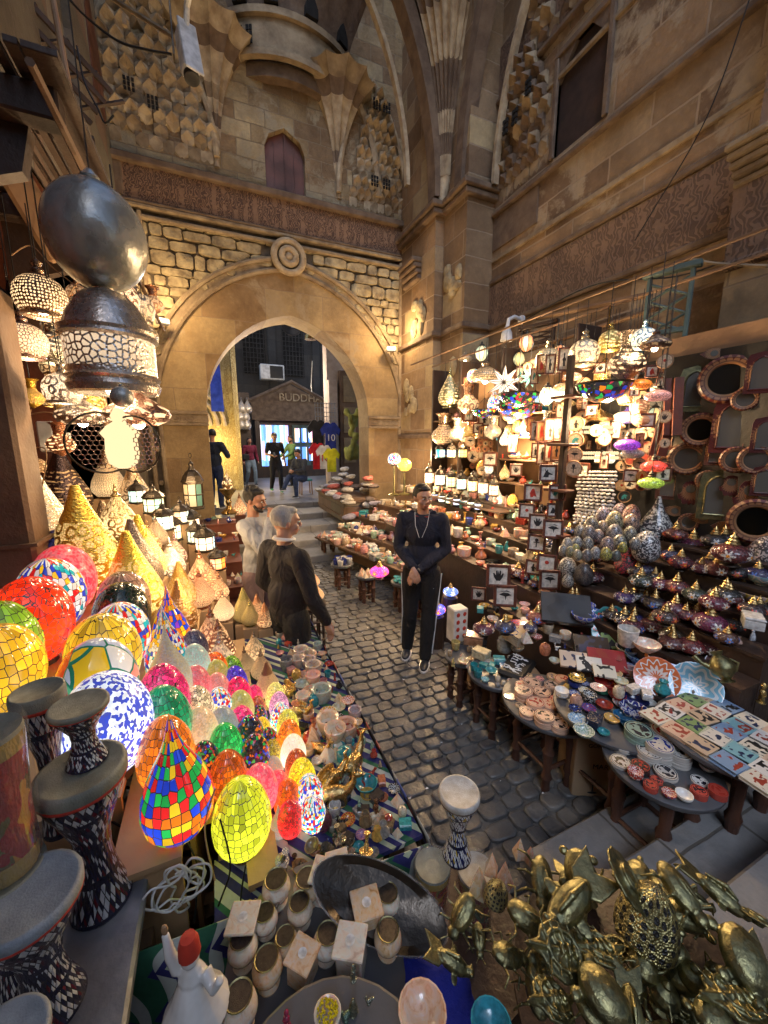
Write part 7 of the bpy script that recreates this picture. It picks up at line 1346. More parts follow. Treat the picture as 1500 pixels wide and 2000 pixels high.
# brackets, spot lamp and wires on the side wall
def bracket(px, py, X, w, h, mat, lab, rot=-1.2):
 b = empty('wall_bracket', atx(px, py, X)[0], rot); tag(b, lab, 'bracket'); m = MB(); f = .035
 m.bbox(-w / 2, -w / 2 + f, -.04, .0, -h, 0, .005); m.bbox(w / 2 - f, w / 2, -.04, 0, -h, 0, .005); m.bbox(-w / 2 - .04, w / 2 + .04, -.06, .02, 0, .05, .008); m.bbox(-w / 2, w / 2, -.038, 0, -h * .55, -h * .55 + .04, .005); obj('frame', m, mat, b); m = MB()
 for i in range(3): m.tube([(-w / 2, -.02, -h * .05 - i * h * .16), (w / 2, -.02, -h * .05 - (i + 1.2) * h * .16)], .012, 4); m.tube([(w / 2, -.025, -h * .05 - i * h * .16), (-w / 2, -.025, -h * .05 - (i + 1.2) * h * .16)], .012, 4)
 obj('lattice', m, mat, b)
bracket(1312, 535, 3.75, .34, .9, 'green_wood', 'grey green latticed timber bracket at the end of the canopy'); bracket(1052, 640, 4.2, .5, .4, 'dark_wood', 'dark latticed timber bracket above the lamps', -1.3); bracket(908, 672, 4.3, .45, .4, 'dark_wood', 'dark timber bracket beside the corner pier', -1.3)
m = MB(); m.tube([(1.02 * 4.6 - .12, 4.4, 3.35), (4.2, 4.3, 3.42)], .05, 6)
for a_, b_, r_, lab in (((1050, 622), (1270, 575), .03, 'long timber rail under the carved band'), ((985, 700), (1290, 600), .025, 'slanting canopy rail over the hanging lamps')):
 m = MB(); m.tube([atx(*a_, 4.3)[0], atx(*b_, 3.9)[0]], r_, 6); tag(obj('timber_rail', m, 'old_wood'), lab, 'rail')
sp = empty('spot_lamp', atx(990, 645, 3.9)[0]); tag(sp, 'white gooseneck spot lamp over the star lanterns', 'lamp'); sp.scale = (1.2,) * 3
obj('arm', MB().tube([(.2, .0, .14), (.1, 0, .16), (.02, 0, .12), (0, 0, .02)], .022, 8).lathe([(.05, 0), (.05, .02)], 10, M=Matrix.Translation((.2, 0, .14)) @ Matrix.Rotation(R(90), 4, 'Y')), 'white_paint', sp); obj('head', MB().lathe([(.03, .03), (.06, -.03), (.07, -.12), (.06, -.12)], 14), 'white_paint', sp); obj('bulb', MB().lathe([(0, -.11), (.058, -.11)], 14), 'bulb_soft', sp)
cable('cable', [atx(x, y, 4.4)[0] for x, y in ((1000, 640), (1150, 560), (1320, 540), (1440, 500), (1500, 470))], .008, 'black', 'thin black cable swagged across the side wall'); cable('cable', [atx(x, y, 4.1)[0] for x, y in ((1345, 505), (1400, 515), (1500, 520))], .014, 'trim_stone', 'pale cable drooping over the tan buttress'); cable('cable', [atx(x, y, 4.45)[0] for x, y in ((1470, -20), (1380, 230), (1270, 420), (1240, 470))], .006, 'black', 'long diagonal wire crossing the side wall')
for k in range(70):
 px = ru(900, 1300); py = ru(705, 930); mo_ = random.choice(list(MOT)); q = k % 3
 wallput(('frame_', 'tall_', 'round_')[q] + mo_, px, py, ru(18, 30), ru(3.3, 3.42), '%s %s %s plaque packed among the hanging wares' % (random.choice(['worn', 'glossy', 'dark', 'pale']), ('square', 'narrow', 'round')[q], FN[mo_]), 'plaque', 'plaques packed among the hanging wares', cols={'picture': random.choice([(.7, .62, .48), (.6, .3, .12)]), 'inlay': (.65, .5, .33)}, rz=-.95 + ru(-.2, .2))
def fill(c, r, z, n, size, kinds, cols, where, grp):
 occ = [(o.location.x, o.location.y, .05) for o in COL.objects if o.parent is None and abs(o.location.z - z) < .04 and o.location.x ** 2 + o.location.y ** 2 > .01]
 for q in range(n * 12):
  if n <= 0: break
  a = rnd() * 2 * PI; rr = r * .9 * math.sqrt(rnd()); x = c.x + rr * cos(a); y = c.y + rr * sin(a); s_ = size * ru(.8, 1.2)
  if all((x - u) ** 2 + (y - v) ** 2 > (w_ * .9 + s_ * .42) ** 2 for u, v, w_ in occ):
   occ.append((x, y, s_ * .45)); n -= 1; k = random.choice(kinds); cn = random.choice(cols); c_ = WC[cn]; h_ = random.choice((1, 2, 4)) if k in ('coaster', 'bowl_painted', 'bowl_plain') else 1
   nm = 'coaster' if k == 'coaster' else WN[k]
   for j in range(h_):
    o = put(k, (x, y, z + j * s_ * (.11 if k == 'coaster' else .1)), s_ * (.6 if k.startswith('fig') or k in ('jar', 'vase') else 1), ru(0, 6), '%s %s %s' % (cn, nm, where) if j == h_ - 1 else '%s stacked under a %s one %s' % (nm, cn, where), nm.split()[-1], grp, c_)
fill(T1[0], T1[1], .56, 22, .07, ['coaster', 'coaster', 'bowl_painted'], ['white', 'grey', 'black', 'rust red'], 'on the table by the camel', 'coasters by the camel')
fill(T3[0], T3[1], .6, 34, .072, ['bowl_painted', 'bowl_plain', 'bowl_painted', 'casket', 'jar'], ['navy', 'rust red', 'turquoise', 'white', 'ochre', 'black'], 'on the bowl table', 'glazed wares on the bowl table')
fill(T4[0], T4[1], .5, 16, .07, ['coaster'], ['sand', 'pink'], 'on the coaster table', 'pale coasters')
fill(T5[0], T5[1], .46, 12, .06, ['casket', 'cup', 'bowl_painted', 'jar'], ['turquoise', 'grey', 'cream'], 'on the blue box table', 'wares on the small table')
fill(T6[0], T6[1], .42, 12, .045, ['cup', 'cone', 'fig_bird', 'bowl_onyx'], ['ochre', 'sand', 'cream'], 'on the smallest table', 'trinkets on the smallest table')
fill(Vector((2.4, 1.45, 0)), .13, .66, 8, .1, ['bowl_painted', 'plate', 'jar'], ['white', 'navy'], 'on the lowest tier', 'wares on the lowest tier')
for k in range(44):
 x0, x1, y0, y1, z = RT_[1 + k % 5]; x = ru(x0 + .05, x1 - .06); y = ru(1.05, 2.9); c = random.choice([(.12, .02, .04), (.03, .03, .08), (.04, .04, .03), (.16, .04, .03), (.02, .02, .02)])
 put('turkish', (x, y, z), ru(.13, .19), ru(0, 6), random.choice(['dim', 'small', 'dusty', 'squat']) + ' %s beaded lamp standing among the brass capped ones' % ('plum' if c[0] > .1 else 'blackish'), 'lamp', 'further unlit mosaic lamps on the tiers', (*c, 0.))
for k, (px, py, d) in enumerate(((318, 628, 'small white floodlight fixed at the far side of the arch frame'), (764, 682, 'small white floodlight fixed beside the corner pier'))):
 f_ = empty('floodlight', aty(px, py, 7.75)[0], (.4, -.4)[k]); tag(f_, d, 'lamp'); obj('housing', MB().bbox(-.1, .1, -.06, .05, -.05, .04, .015), 'white_paint', f_); obj('glass', MB().bbox(-.08, .08, -.05, .04, .042, .05, .002), 'bulb_soft', f_); obj('arm', MB().tube([(0, .04, -.02), (0, .2, -.06)], .015, 6), 'dark_metal', f_); lamp(f_.location + Vector((0, -.35, .25)), 38, (1, .68, .34), .08)
W_ = (1, .68, .36)
for p_, e_ in (((3.3, 3.6, 2.2), 80), ((3.3, 4.8, 2.3), 80), ((3.2, 2.4, 2.35), 45), ((3.05, 3.3, 3.0), 18), ((3.0, 4.6, 3.0), 18), ((2.9, 2.0, 2.9), 15), ((3.0, 5.3, 1.5), 22), ((2.9, 3.9, 1.45), 16), ((-.45, 3.2, 2.55), 20), ((-.6, 4.4, 2.0), 22), ((-.2, 3.4, 1.45), 8), ((-.1, 2.7, 1.3), 5), ((2.9, 2.7, 2.3), 14), ((-.35, 5.2, 1.7), 16), ((3.3, 6.0, 1.9), 25), ((3.0, 7.2, 1.6), 18), ((2.0, 2.9, 4.9), 0)):
 if e_: lamp(p_, e_, W_)
lamp((2.2, 12.5, 3.9), 150, (1, .85, .7)); lamp((-.2, 12.3, 1.9), 110, (1, .7, .25)); lamp((1.0, 9.2, 3.8), 40, (1, .85, .7))
# ================================================================ people
t = NT('skin'); oc, al, rn = oinfo(t); nz = t.noise(t.obj(), 9., 4); MT['skin'] = t.pbr(t.mix(t.mr(nz.outputs[0], .35, .7, 0, .35), oc, (.3, .08, .05)), .45, 0, t.bump(t.noise(t.obj(), 90., 2).outputs[0], .12, .004), sss=.12)
t = NT('knit'); oc, al, rn = oinfo(t); o_ = t.obj(); x, y, z = t.xyz(o_); wv = t.ma('SINE', t.ma('MULTIPLY', z, 850.)); fo = t.noise(t.n('VectorMath', o_, (1.6, 1.6, 1), operation='MULTIPLY').outputs[0], 4.2, 4, .55, 1.6); MT['knit'] = t.pbr(t.mix(t.mr(fo.outputs[0], .35, .7, 0, .45), oc, t.mix(1., oc, (.4, .4, .42), 'MULTIPLY')), .92, 0, t.bump(t.ma('ADD', t.ma('MULTIPLY', wv, .03), t.ma('MULTIPLY', fo.outputs[0], 2.)), .9, .03))
t = NT('hair'); oc, al, rn = oinfo(t); o_ = t.obj(); nz = t.noise(t.n('VectorMath', o_, (1, 1, .3), operation='MULTIPLY').outputs[0], 120., 3); MT['hair'] = t.pbr(t.mix(nz.outputs[0], t.mix(1., oc, (.5, .5, .5), 'MULTIPLY'), oc), .55, 0, t.bump(nz.outputs[0], .8, .006))
V = lambda x, y, z: Vector((x, y, z))
STAND = dict(hip=V(0, 0, .93), waist=V(0, 0, 1.08), chest=V(0, -.01, 1.3), neck=V(0, .01, 1.47), head=V(0, -.015, 1.62),
 shl=V(.185, 0, 1.41), ell=V(.25, .03, 1.13), wrl=V(.27, -.06, .88), shr=V(-.185, 0, 1.41), elr=V(-.25, .03, 1.13), wrr=V(-.27, -.06, .88),
 hpl=V(.09, 0, .91), knl=V(.1, -.02, .5), anl=V(.11, .03, .08), hpr=V(-.09, 0, .91), knr=V(-.1, -.02, .5), anr=V(-.11, .03, .08))
def limb(m, pts, rs, n=10):
 for i in range(len(pts) - 1):
  a, b = pts[i], pts[i + 1]; m.tube([a, a.lerp(b, .35), a.lerp(b, .7), b], [rs[i], rs[i] * .97 + .003, (rs[i] + 2 * rs[i + 1]) / 3, rs[i + 1]], n)
 for p, r in zip(pts, rs): m.ball(p, r, n)
def hand(m, w, d, up_, curl=.5, side=1, k=1.):
 """palm and five curled fingers from wrist w along direction d; up_ = back-of-hand normal"""
 d = d.normalized(); s_ = d.cross(up_).normalized() * side; up_ = s_.cross(d).normalized() * side; c = w + d * .045 * k
 m.tube([w, w + d * .04 * k, w + d * .085 * k], [.024 * k, .034 * k, .03 * k], 8)
 for i, (o, L) in enumerate(((-.03, .062), (-.01, .074), (.01, .07), (.029, .054))):
  b = w + d * .082 * k + s_ * o * k; e = b + (d * cos(curl) - up_ * sin(curl)) * L * .5 * k; f = e + (d * cos(curl * 2.1) - up_ * sin(curl * 2.1)) * L * .5 * k; m.tube([b - d * .02 * k, b, e, f], [.0095 * k, .0095 * k, .0088 * k, .007 * k], 6); m.ball(f, .007 * k, 6)
 b = w + d * .03 * k - s_ * .028 * k; e = b + (d * .7 - s_ * .6 - up_ * .2).normalized() * .035 * k; f = e + (d * .95 - s_ * .15 - up_ * .3).normalized() * .03 * k; m.tube([b, e, f], [.013 * k, .011 * k, .008 * k], 6); m.ball(f, .008 * k, 6)
def person(label, loc, rot, pose=None, H=1.75, skin=(.42, .22, .14), top=(.03, .03, .04), legs=(.02, .02, .022), hairc=(.012, .01, .01), vox=.011, turn=0., tilt=0., nod=0., hairk='short', beard=None, shoe=(.03, .035, .045), belly=0., long_=False, skirt=0, sleeve=True, hands=((None, .5), (None, .5)), grp=None, soft=1.):
 P = dict(STAND); P.update(pose or {}); k = H / 1.75; root = empty('person', loc, rot, k); tag(root, label, 'person', grp); q = vox < .013
 MH = Matrix.Translation(P['head']) @ Euler((nod, tilt, turn)).to_matrix().to_4x4()
 def Hd(m, f): m.T = MH; f(m); m.T = None
 b = MB()
 def head(m):
  m.ball((0, .012, .022), (.074, .092, .088), 16); m.ball((0, -.03, -.04), (.056, .058, .062), 12); m.ball((0, -.062, -.075), (.026, .024, .022), 10); m.ball((0, -.045, .035), (.06, .046, .05), 12)
  m.tube([(0, -.09, .018), (0, -.104, -.01), (0, -.112, -.026)], [.009, .012, .015], 8); m.ball((0, -.083, -.056), (.024, .014, .009), 8); m.ball((0, -.08, -.062), (.02, .013, .007), 8)
  for s_ in (-1, 1): m.ball((s_ * .077, .012, -.005), (.011, .02, .032), 8); m.ball((s_ * .042, -.062, -.028), (.022, .02, .024), 8); m.tube([(s_ * .012, -.09, .03), (s_ * .045, -.08, .03)], .0085, 6); m.ball((s_ * .012, -.103, -.03), (.01, .01, .009), 6)
 Hd(b, head); nk = P['neck']; b.tube([nk - V(0, 0, .06), nk, P['head'] + V(0, .02, -.04)], [.06, .054, .054], 12)
 limb(b, [P['hip'], P['waist'], P['chest']], [.08, .075, .08]); limb(b, [P['shl'], P['chest'] + V(0, 0, .05), P['shr']], [.04, .06, .04])
 for s_, S in ((1, 'l'), (-1, 'r')):
  limb(b, [P['sh' + S], P['el' + S], P['wr' + S]], [.04, .033, .027]); hd, cu = hands[0 if s_ > 0 else 1]; d = hd or (P['wr' + S] - P['el' + S]); hand(b, P['wr' + S], d, V(s_, -.2, .3) if hd is None else V(.0, -.5, 1), cu, s_)
  limb(b, [P['hp' + S], P['kn' + S], P['an' + S]], [.07, .05, .035]);
 link('body', remesh(b, 'body', 'skin', vox * .62 if q else vox, 2 if q else 1, .4), root).color = (*skin, 1)
 e = MB()
 def eyes(m):
  for s_ in (-1, 1): m.ball((s_ * .03, -.0845, .006), (.0125, .009, .0065), 8, 0); m.ball((s_ * .03, -.0925, .006), (.0058, .004, .0058), 8, 1); m.tube([(s_ * .014, -.0975, .026), (s_ * .032, -.0955, .031), (s_ * .05, -.085, .025)], [.004, .0045, .003], 5, 1)
  m.tube([(-.02, -.094, -.059), (0, -.0985, -.058), (.02, -.094, -.059)], .003, 5, 2)
 Hd(e, eyes); obj('face', e, ['ink_white', 'black', 'ink_red'], root)
 h = MB()
 def hair(m):
  if hairk == 'scarf': m.ball((0, .03, .015), (.095, .1, .115), 14); m.tube([(0, .02, -.08), (0, 0, -.16)], [.085, .13], 12); return
  m.ball((0, .03, .045), (.083, .092, .082 if hairk != 'short' else .087), 14); m.ball((0, -.028, .09), (.062, .055, .03), 10)
  for s_ in (-1, 1): m.ball((s_ * .068, .03, .02), (.018, .05, .05), 8)
  if hairk == 'long': m.tube([(0, .06, .03), (0, .08, -.12), (0, .07, -.26)], [.085, .08, .05], 10)
  if hairk == 'curly':
   random.seed(3)
   for _ in range(40): a_ = ru(0, 6.28); t_ = ru(0, 1.25); m.ball((.08 * sin(t_) * cos(a_), .03 + .09 * sin(t_) * sin(a_) * (1 if sin(a_) > 0 else .7), .045 + .085 * cos(t_)), .02, 6)
 if hairk != 'bald': Hd(h, hair); o = link('hair', remesh(h, 'hair', 'hair', vox * .7, 1), root); o.color = (*hairc, 1)
 if beard:
  m = MB(); Hd(m, lambda m: (m.ball((0, -.06, -.078), (.04, .034, .03), 10), m.tube([(-.06, -.02, -.035), (-.05, -.05, -.07), (0, -.08, -.088), (.05, -.05, -.07), (.06, -.02, -.035)], [.014, .018, .02, .018, .014], 8), m.tube([(-.03, -.088, -.05), (0, -.098, -.044), (.03, -.088, -.05)], .007, 6)))
  link('beard', remesh(m, 'beard', 'hair', vox * .6, 1), root).color = (*beard, 1)
 c = MB(); W, Cc, Hp = P['waist'], P['chest'], P['hip']
 c.T = None;
 def slab(p, rx, ry, rz): c.ball(p, (rx * 1.0, ry, rz), 14)
 slab(Cc, .172, .12, .17); slab(W + V(0, -.02 * belly, 0), .155 + .02 * belly, .115 + .05 * belly, .17); slab(Hp + V(0, 0, .05), .165, .125, .15 if not long_ else .2)
 limb(c, [P['shl'], Cc + V(0, .0, .08), P['shr']], [.068, .085, .068]); c.tube([nk - V(0, 0, .07), nk - V(0, 0, .005)], [.1, .068], 12)
 for S in 'lr': limb(c, [P['sh' + S], P['el' + S]] + ([P['el' + S].lerp(P['wr' + S], .93)] if sleeve else []), [.07, .056] + ([.042] if sleeve else [])) if sleeve else limb(c, [P['sh' + S], P['sh' + S].lerp(P['el' + S], .75)], [.066, .06])
 if skirt: c.tube([Hp + V(0, 0, .05), Hp + V(0, .02, -.2), V(Hp.x, Hp.y, Hp.z - skirt)], [.16, .18, .2], 14)
 link('top', remesh(c, 'top', 'knit', vox, 3), root).color = (*top, 1)
 g = MB(); g.ball(Hp, (.158, .118, .13), 14)
 for S in 'lr': limb(g, [P['hp' + S], P['kn' + S], P['an' + S] + V(0, 0, .0)], [.096 * soft, .072 * soft, .058 * soft])
 link('trousers', remesh(g, 'trousers', 'knit', vox, 3), root).color = (*legs, 1)
 for S in 'lr':
  a = P['an' + S]; m = MB(); kn = P['kn' + S]; m.ball(a + V(0, -.0, -.03), (.045, .06, .05), 10); m.ball(a + V(0, -.08, -.045), (.045, .1, .032), 10); m.ball(a + V(0, .03, -.045), (.04, .05, .035), 8)
  s_ = link('shoe', remesh(m, 'shoe', 'tinted', vox, 2), root); s_.color = (*shoe, 1)
  m = MB(); m.lathe([(0, 0), (1, 0), (1.02, .5), (1, 1), (0, 1)], 16, M=Matrix.Translation(a + V(0, -.045, -.08)) @ Matrix.Diagonal((.05, .135, .022, 1))); obj('sole', m, 'white_china' if shoe[0] < .2 else 'ink', s_)
 return root, P, k
random.seed(17)
# young man in the quilted navy jacket
A, PA, kA = person('young man in a dark quilted zip jacket and track trousers standing with crossed hands', (1.75, 3.1, 0), -.62, dict(shl=V(.175, 0, 1.42), shr=V(-.175, .0, 1.42), ell=V(.225, .0, 1.14), elr=V(-.225, .0, 1.14), wrl=V(-.02, -.2, .97), wrr=V(-.06, -.19, 1.0), hpl=V(.09, 0, .91), knl=V(.08, -.03, .5), anl=V(.06, -.1, .08), knr=V(-.1, -.02, .5), anr=V(-.14, .06, .08)),
 1.76, (.5, .28, .18), (.016, .017, .032), (.012, .011, .012), (.01, .008, .007), .011, turn=.55, nod=.1, long_=True, hands=((V(-.6, -.25, -.75), .35), (V(.35, -.3, -.75), .25)), beard=None, soft=1.02)
m = MB(); m.prism([(0, 1.255), (.05, 1.38), (.06, 1.46), (.0, 1.45), (-.06, 1.46), (-.045, 1.38)], Matrix.Translation((0, -.15, 0)) @ Matrix.Rotation(-.06, 4, 'X') @ FZ, .02); obj('undershirt', m, 'ink_red', A)
m = MB(); m.tube([(-.012, -.147, 1.27), (-.05, -.134, 1.38), (-.066, -.06, 1.49)], .0022, 5); m.tube([(.012, -.147, 1.27), (.055, -.134, 1.38), (.07, -.05, 1.5)], .0022, 5); obj('zip', m, 'ink_white', A)
m = MB(); m.tube([(-.08, .07, 1.46), (0, .13, 1.44), (.08, .07, 1.46)], [.045, .055, .045], 8); m.tube([(-.1, -.02, 1.47), (-.1, .06, 1.46)], .035, 8); m.tube([(.1, -.02, 1.47), (.1, .06, 1.46)], .035, 8); link('hood', remesh(m, 'hood', 'knit', .012, 2), A).color = (.016, .017, .032, 1)
m = MB(); m.tube([(-.192, -.02, .88), (-.175, -.04, .5), (-.2, .04, .12)], .006, 5); m.tube([(.19, -.01, .9), (.158, -.05, .5), (.125, -.1, .12)], .006, 5); obj('side_stripe', m, 'ink_white', A)
w_ = MB(); w_.lathe([(.031, -.012), (.034, 0), (.031, .012)], 14); w_.bbox(-.016, .016, -.045, -.03, -.018, .018, .003); obj('wristwatch', w_, 'grey_metal', A, loc=PA['wrl'] + V(.03, .02, .03), rot=(.6, .9, 0))
me = text_mesh('LV', .05, 'ink_white', .002); me.transform(Matrix.Rotation(R(90), 4, 'X')); link('emblem', me, A, (.1, -.094, .76))
# older man in the charcoal sweater, seen from behind
B, PB, kB = person('grey haired man in a charcoal sweater seen from behind beside the egg stall', (.42, 2.72, 0), 2.0, dict(shl=V(.2, .02, 1.4), shr=V(-.2, .02, 1.4), ell=V(.29, .04, 1.12), wrl=V(.25, -.12, .95), elr=V(-.3, .0, 1.12), wrr=V(-.31, -.12, .9), chest=V(0, 0, 1.29)), 1.7, (.5, .3, .21), (.022, .019, .021), (.025, .024, .024), (.42, .41, .39), .012, turn=-.3, nod=.05, belly=1., hands=((None, .5), (V(-.05, -.3, -.9), .4)), soft=1.1)
m = MB(); m.tube([(.072 * sin(a), .01 + .072 * cos(a), 1.505 + .012 * cos(a)) for a in seg(0, 2 * PI, 16)], .014, 6); obj('collar', m, 'ink_white', B)
# man in the pale grey sweater with his hand at his mouth
C2, PC, kC = person('bearded man in a pale grey sweater resting his chin on his hand', (.30, 3.72, 0), .95, dict(ell=V(.24, -.14, 1.12), wrl=V(-.04, -.22, 1.16), elr=V(-.22, -.2, 1.2), wrr=V(-.04, -.18, 1.46)), 1.73, (.36, .19, .12), (.42, .43, .45), (.22, .15, .15), (.012, .01, .009), .012, turn=.1, nod=.18, hairk='curly', beard=(.02, .015, .012), hands=((V(-1, -.1, .1), .5), (V(.3, -.1, .75), .9)))
# people in the alley, simpler because small
BV = .02
def bg(px, py, label, rot, H, **kw): return person(label, atz(px, py, .622)[0], rot, vox=BV, H=H, grp='people in the alley', **kw)
WALK = dict(knl=V(.1, -.16, .52), anl=V(.1, -.14, .09), knr=V(-.1, -.02, .5), anr=V(-.1, .22, .12))
D1 = bg(541, 962, 'man in a black t-shirt and black jeans looking at his phone', .1, 1.78, pose=dict(WALK, elr=V(-.26, -.02, 1.13), wrr=V(-.12, -.24, 1.1)), top=(.012, .012, .014), legs=(.015, .015, .02), sleeve=False, skin=(.35, .19, .12), shoe=(.05, .3, .15), nod=.4)
m = MB(); m.bbox(-.035, .035, -.005, .005, -.07, .07, .004); obj('phone', m, 'black', D1[0], loc=(-.1, -.3, 1.14), rot=(-.7, 0, 0))
SIT = dict(hip=V(0, 0, .5), waist=V(0, -.02, .66), chest=V(0, -.08, .88), neck=V(0, -.12, 1.05), head=V(0, -.17, 1.19), shl=V(.18, -.08, .99), shr=V(-.18, -.08, .99), ell=V(.22, -.2, .74), elr=V(-.22, -.2, .74), wrl=V(.06, -.42, .72), wrr=V(-.06, -.4, .74), hpl=V(.09, -.02, .5), hpr=V(-.09, -.02, .5), knl=V(.12, -.44, .52), knr=V(-.1, -.46, .56), anl=V(.12, -.42, .08), anr=V(-.05, -.7, .3))
D2 = bg(592, 968, 'balding man in a dark grey shirt sitting on a teal stool', -.9, 1.75, pose=SIT, top=(.05, .055, .065), legs=(.03, .05, .12), hairc=(.03, .03, .03), skin=(.45, .25, .17), nod=.45)
D3 = bg(572, 950, 'man in a green hooded jacket behind the seated man', -1.2, 1.72, top=(.14, .24, .07), legs=(.03, .03, .04), pose=dict(elr=V(-.24, -.15, 1.15), wrr=V(-.16, -.36, 1.02), ell=V(.24, -.15, 1.15), wrl=V(.16, -.36, 1.02)), beard=(.02, .015, .01), nod=.2)
D4 = bg(425, 992, 'broad man in a navy jacket seen from behind at the gate', 2.7, 1.8, top=(.012, .02, .045), legs=(.02, .035, .1), belly=.8, pose=dict(elr=V(-.3, -.05, 1.15), wrr=V(-.2, -.25, 1.25)), turn=.5)
D5 = bg(466, 948, 'woman in a long black coat and black headscarf', .5, 1.64, top=(.01, .01, .012), legs=(.03, .05, .11), hairk='scarf', hairc=(.012, .012, .014), skirt=.35, pose=WALK)
D6 = bg(492, 948, 'woman in a maroon jacket and pale jeans with a black bag', .3, 1.66, top=(.2, .02, .05), legs=(.25, .33, .42), hairk='long', hairc=(.02, .015, .015), pose=WALK)
m = MB(); m.bbox(-.13, .13, -.05, .05, -.1, .1, .03); obj('bag', m, 'black', D6[0], loc=(-.2, -.1, 1.05))
bg(446, 930, 'man in a grey jacket half hidden behind the navy jacket', .8, 1.74, top=(.08, .09, .11)); bg(408, 925, 'passer-by in a red top at the edge of the gate opening', 1.4, 1.7, top=(.4, .02, .02)); bg(485, 925, 'dark haired passer-by behind the two women', -.4, 1.68, top=(.1, .1, .12)); bg(410, 925, 'man in a black coat standing at the lit shop front', .2, 1.76, top=(.02, .02, .03))
# ================================================================ alley behind the gate
stone('alley_wall', 'xz', .9, .45, [(.035, .035, .037), (.045, .043, .042), (.03, .03, .032)], (.02, .02, .02), bs=.3); plain('facade_pink', (.45, .36, .3), .8, c2=(.35, .27, .22)); carved('yellow_carving', 'yz', (.5, .4, .2), (.3, .22, .1), 1.2)
YB = 17.5
fb = empty('facade_building', (0, 0, 0)); tag(fb, 'dark stone building with barred windows closing the alley', 'building')
m = MB(); m.box(-4, 9, YB, YB + .5, .6, 14); obj('wall', m, 'alley_wall', fb); m = MB()
for x in (2.35, 4.2, 5.95): m.bbox(x, x + .33, YB - .15, YB, 4, 11, .02)
obj('pilaster', m, 'alley_wall', fb)
for x in (1.35, 2.95, 4.75):
 w1 = link('window', MB().box(x, x + .9, YB - .03, YB + .01, 4.9, 9.1).mesh('window', 'void', 0), fb); m = MB()
 for k in range(7): m.box(x + k * .14, x + k * .14 + .025, YB - .06, YB - .035, 4.9, 9.1)
 for k in range(22): m.box(x, x + .9, YB - .075, YB - .062, 4.95 + k * .19, 4.97 + k * .19)
 obj('bars', m, 'alley_wall', w1)
sh = empty('shop_front', (0, 0, 0)); tag(sh, 'gabled shop front with raised letters and a bright display window', 'shop')
x0 = aty(497, 900, YB - .5)[0].x; x1 = aty(645, 900, YB - .5)[0].x; zt = aty(575, 752, YB - .5)[0].z; ze = aty(500, 786, YB - .5)[0].z
m = MB(); m.prism([(x0, ze - .68), (x1, ze - .68), (x1, ze), ((x0 + x1) / 2, zt), (x0, ze)], Matrix.Translation((0, YB - .5, 0)) @ FZ, .4); m.tube([(x0 - .15, YB - .75, ze), ((x0 + x1) / 2, YB - .75, zt + .08), (x1 + .1, YB - .75, ze)], .09, 4); m.box(x0 + .1, x1, YB - .56, YB - .5, ze - .71, ze - .63); obj('gable', m, 'dark_trim', sh)
me = text_mesh('BUDDHA', .44, 'light_trim', .03); me.transform(Matrix.Rotation(R(90), 4, 'X')); link('lettering', me, sh, (aty(587, 778, YB - .5)[0].x, YB - .54, aty(587, 778, YB - .5)[0].z))
m = MB(); m.box(x0 + .1, x1, YB - .2, YB - .15, .62, ze - .68); m.bbox(x0 + .1, x0 + .3, YB - .5, YB - .2, .62, ze - .68, .01); m.bbox(x0 + .2, x1, YB - .45, YB - .2, .62, 1.1, .01); obj('shop_casing', m, 'dark_wood', sh)
t = NT('scarf_display'); o_ = t.obj(); x, y, z = t.xyz(o_); r_, g1, b1 = t.xyz(t.vor(t.comb(t.ma('MULTIPLY', x, 9.), t.ma('MULTIPLY', z, 1.3)), 1., 'F1', .5, '2D').outputs['Color']); cc = t.ramp(r_, [(0, (.1, .25, .9)), (.25, (.5, .6, .9)), (.4, (.8, .55, .35)), (.5, (.15, .35, .8)), (.62, (.7, .35, .5)), (.75, (.85, .8, .8)), (.88, (.25, .5, .9))], 'CONSTANT'); MT['scarf_display'] = t.pbr(cc, .5, 0, ecol=cc, es=1.3)
a, s_ = aty(504, 830, YB - .3); b2, s_ = aty(566, 912, YB - .3); m = MB(); m.box(a.x, b2.x, YB - .32, YB - .28, 1.1, a.z); obj('display_window', m, 'scarf_display', sh)
a, s_ = aty(570, 830, YB - .3); b2, s_ = aty(608, 912, YB - .3); m = MB(); m.box(a.x, b2.x, YB - .32, YB - .28, 1.1, a.z); dw = link('glass_door', m.mesh('d', 'green_wood', 0), sh); m = MB()
for k in range(6): m.box(a.x + .1 + (k % 3) * .3, a.x + .3 + (k % 3) * .3, YB - .36, YB - .33, 1.3 + (k // 3) * .8, 1.9 + (k // 3) * .8)
obj('pane', m, 'scarf_display', dw)
ac = empty('air_conditioner', aty(531, 728, YB - .3)[0]); tag(ac, 'white air conditioner box on the dark facade', 'air conditioner'); obj('casing', MB().bbox(-.48, .48, -.2, .2, -.3, .3, .03), 'white_paint', ac); obj('grille', MB().box(-.1, .42, -.215, -.2, -.24, .24), 'black', ac)
dsh = empty('satellite_dish', aty(568, 640, 12.5)[0]); tag(dsh, 'dark satellite dish high inside the arch', 'dish'); obj('reflector', MB().lathe([(0, 0), (.15, .02), (.3, .08), (.3, .09), (0, .02)], 18, M=Matrix.Rotation(R(75), 4, 'X')), 'dark_metal', dsh); obj('arm', MB().tube([(0, 0, 0), (.35, -.1, 0), (.6, -.1, -.05)], .025, 6), 'grey_metal', dsh)
cl_ = empty('pendant_lamp', aty(606, 655, 10)[0]); tag(cl_, 'small copper pendant lamp hanging in the arch', 'lamp'); obj('shade', MB().lathe([(.14, -.1), (.13, 0), (.05, .08), (0, .1)], 12), 'brass', cl_); obj('cord', MB().tube([(0, 0, .1), (-.25, 0, .3)], .01, 5), 'black', cl_)
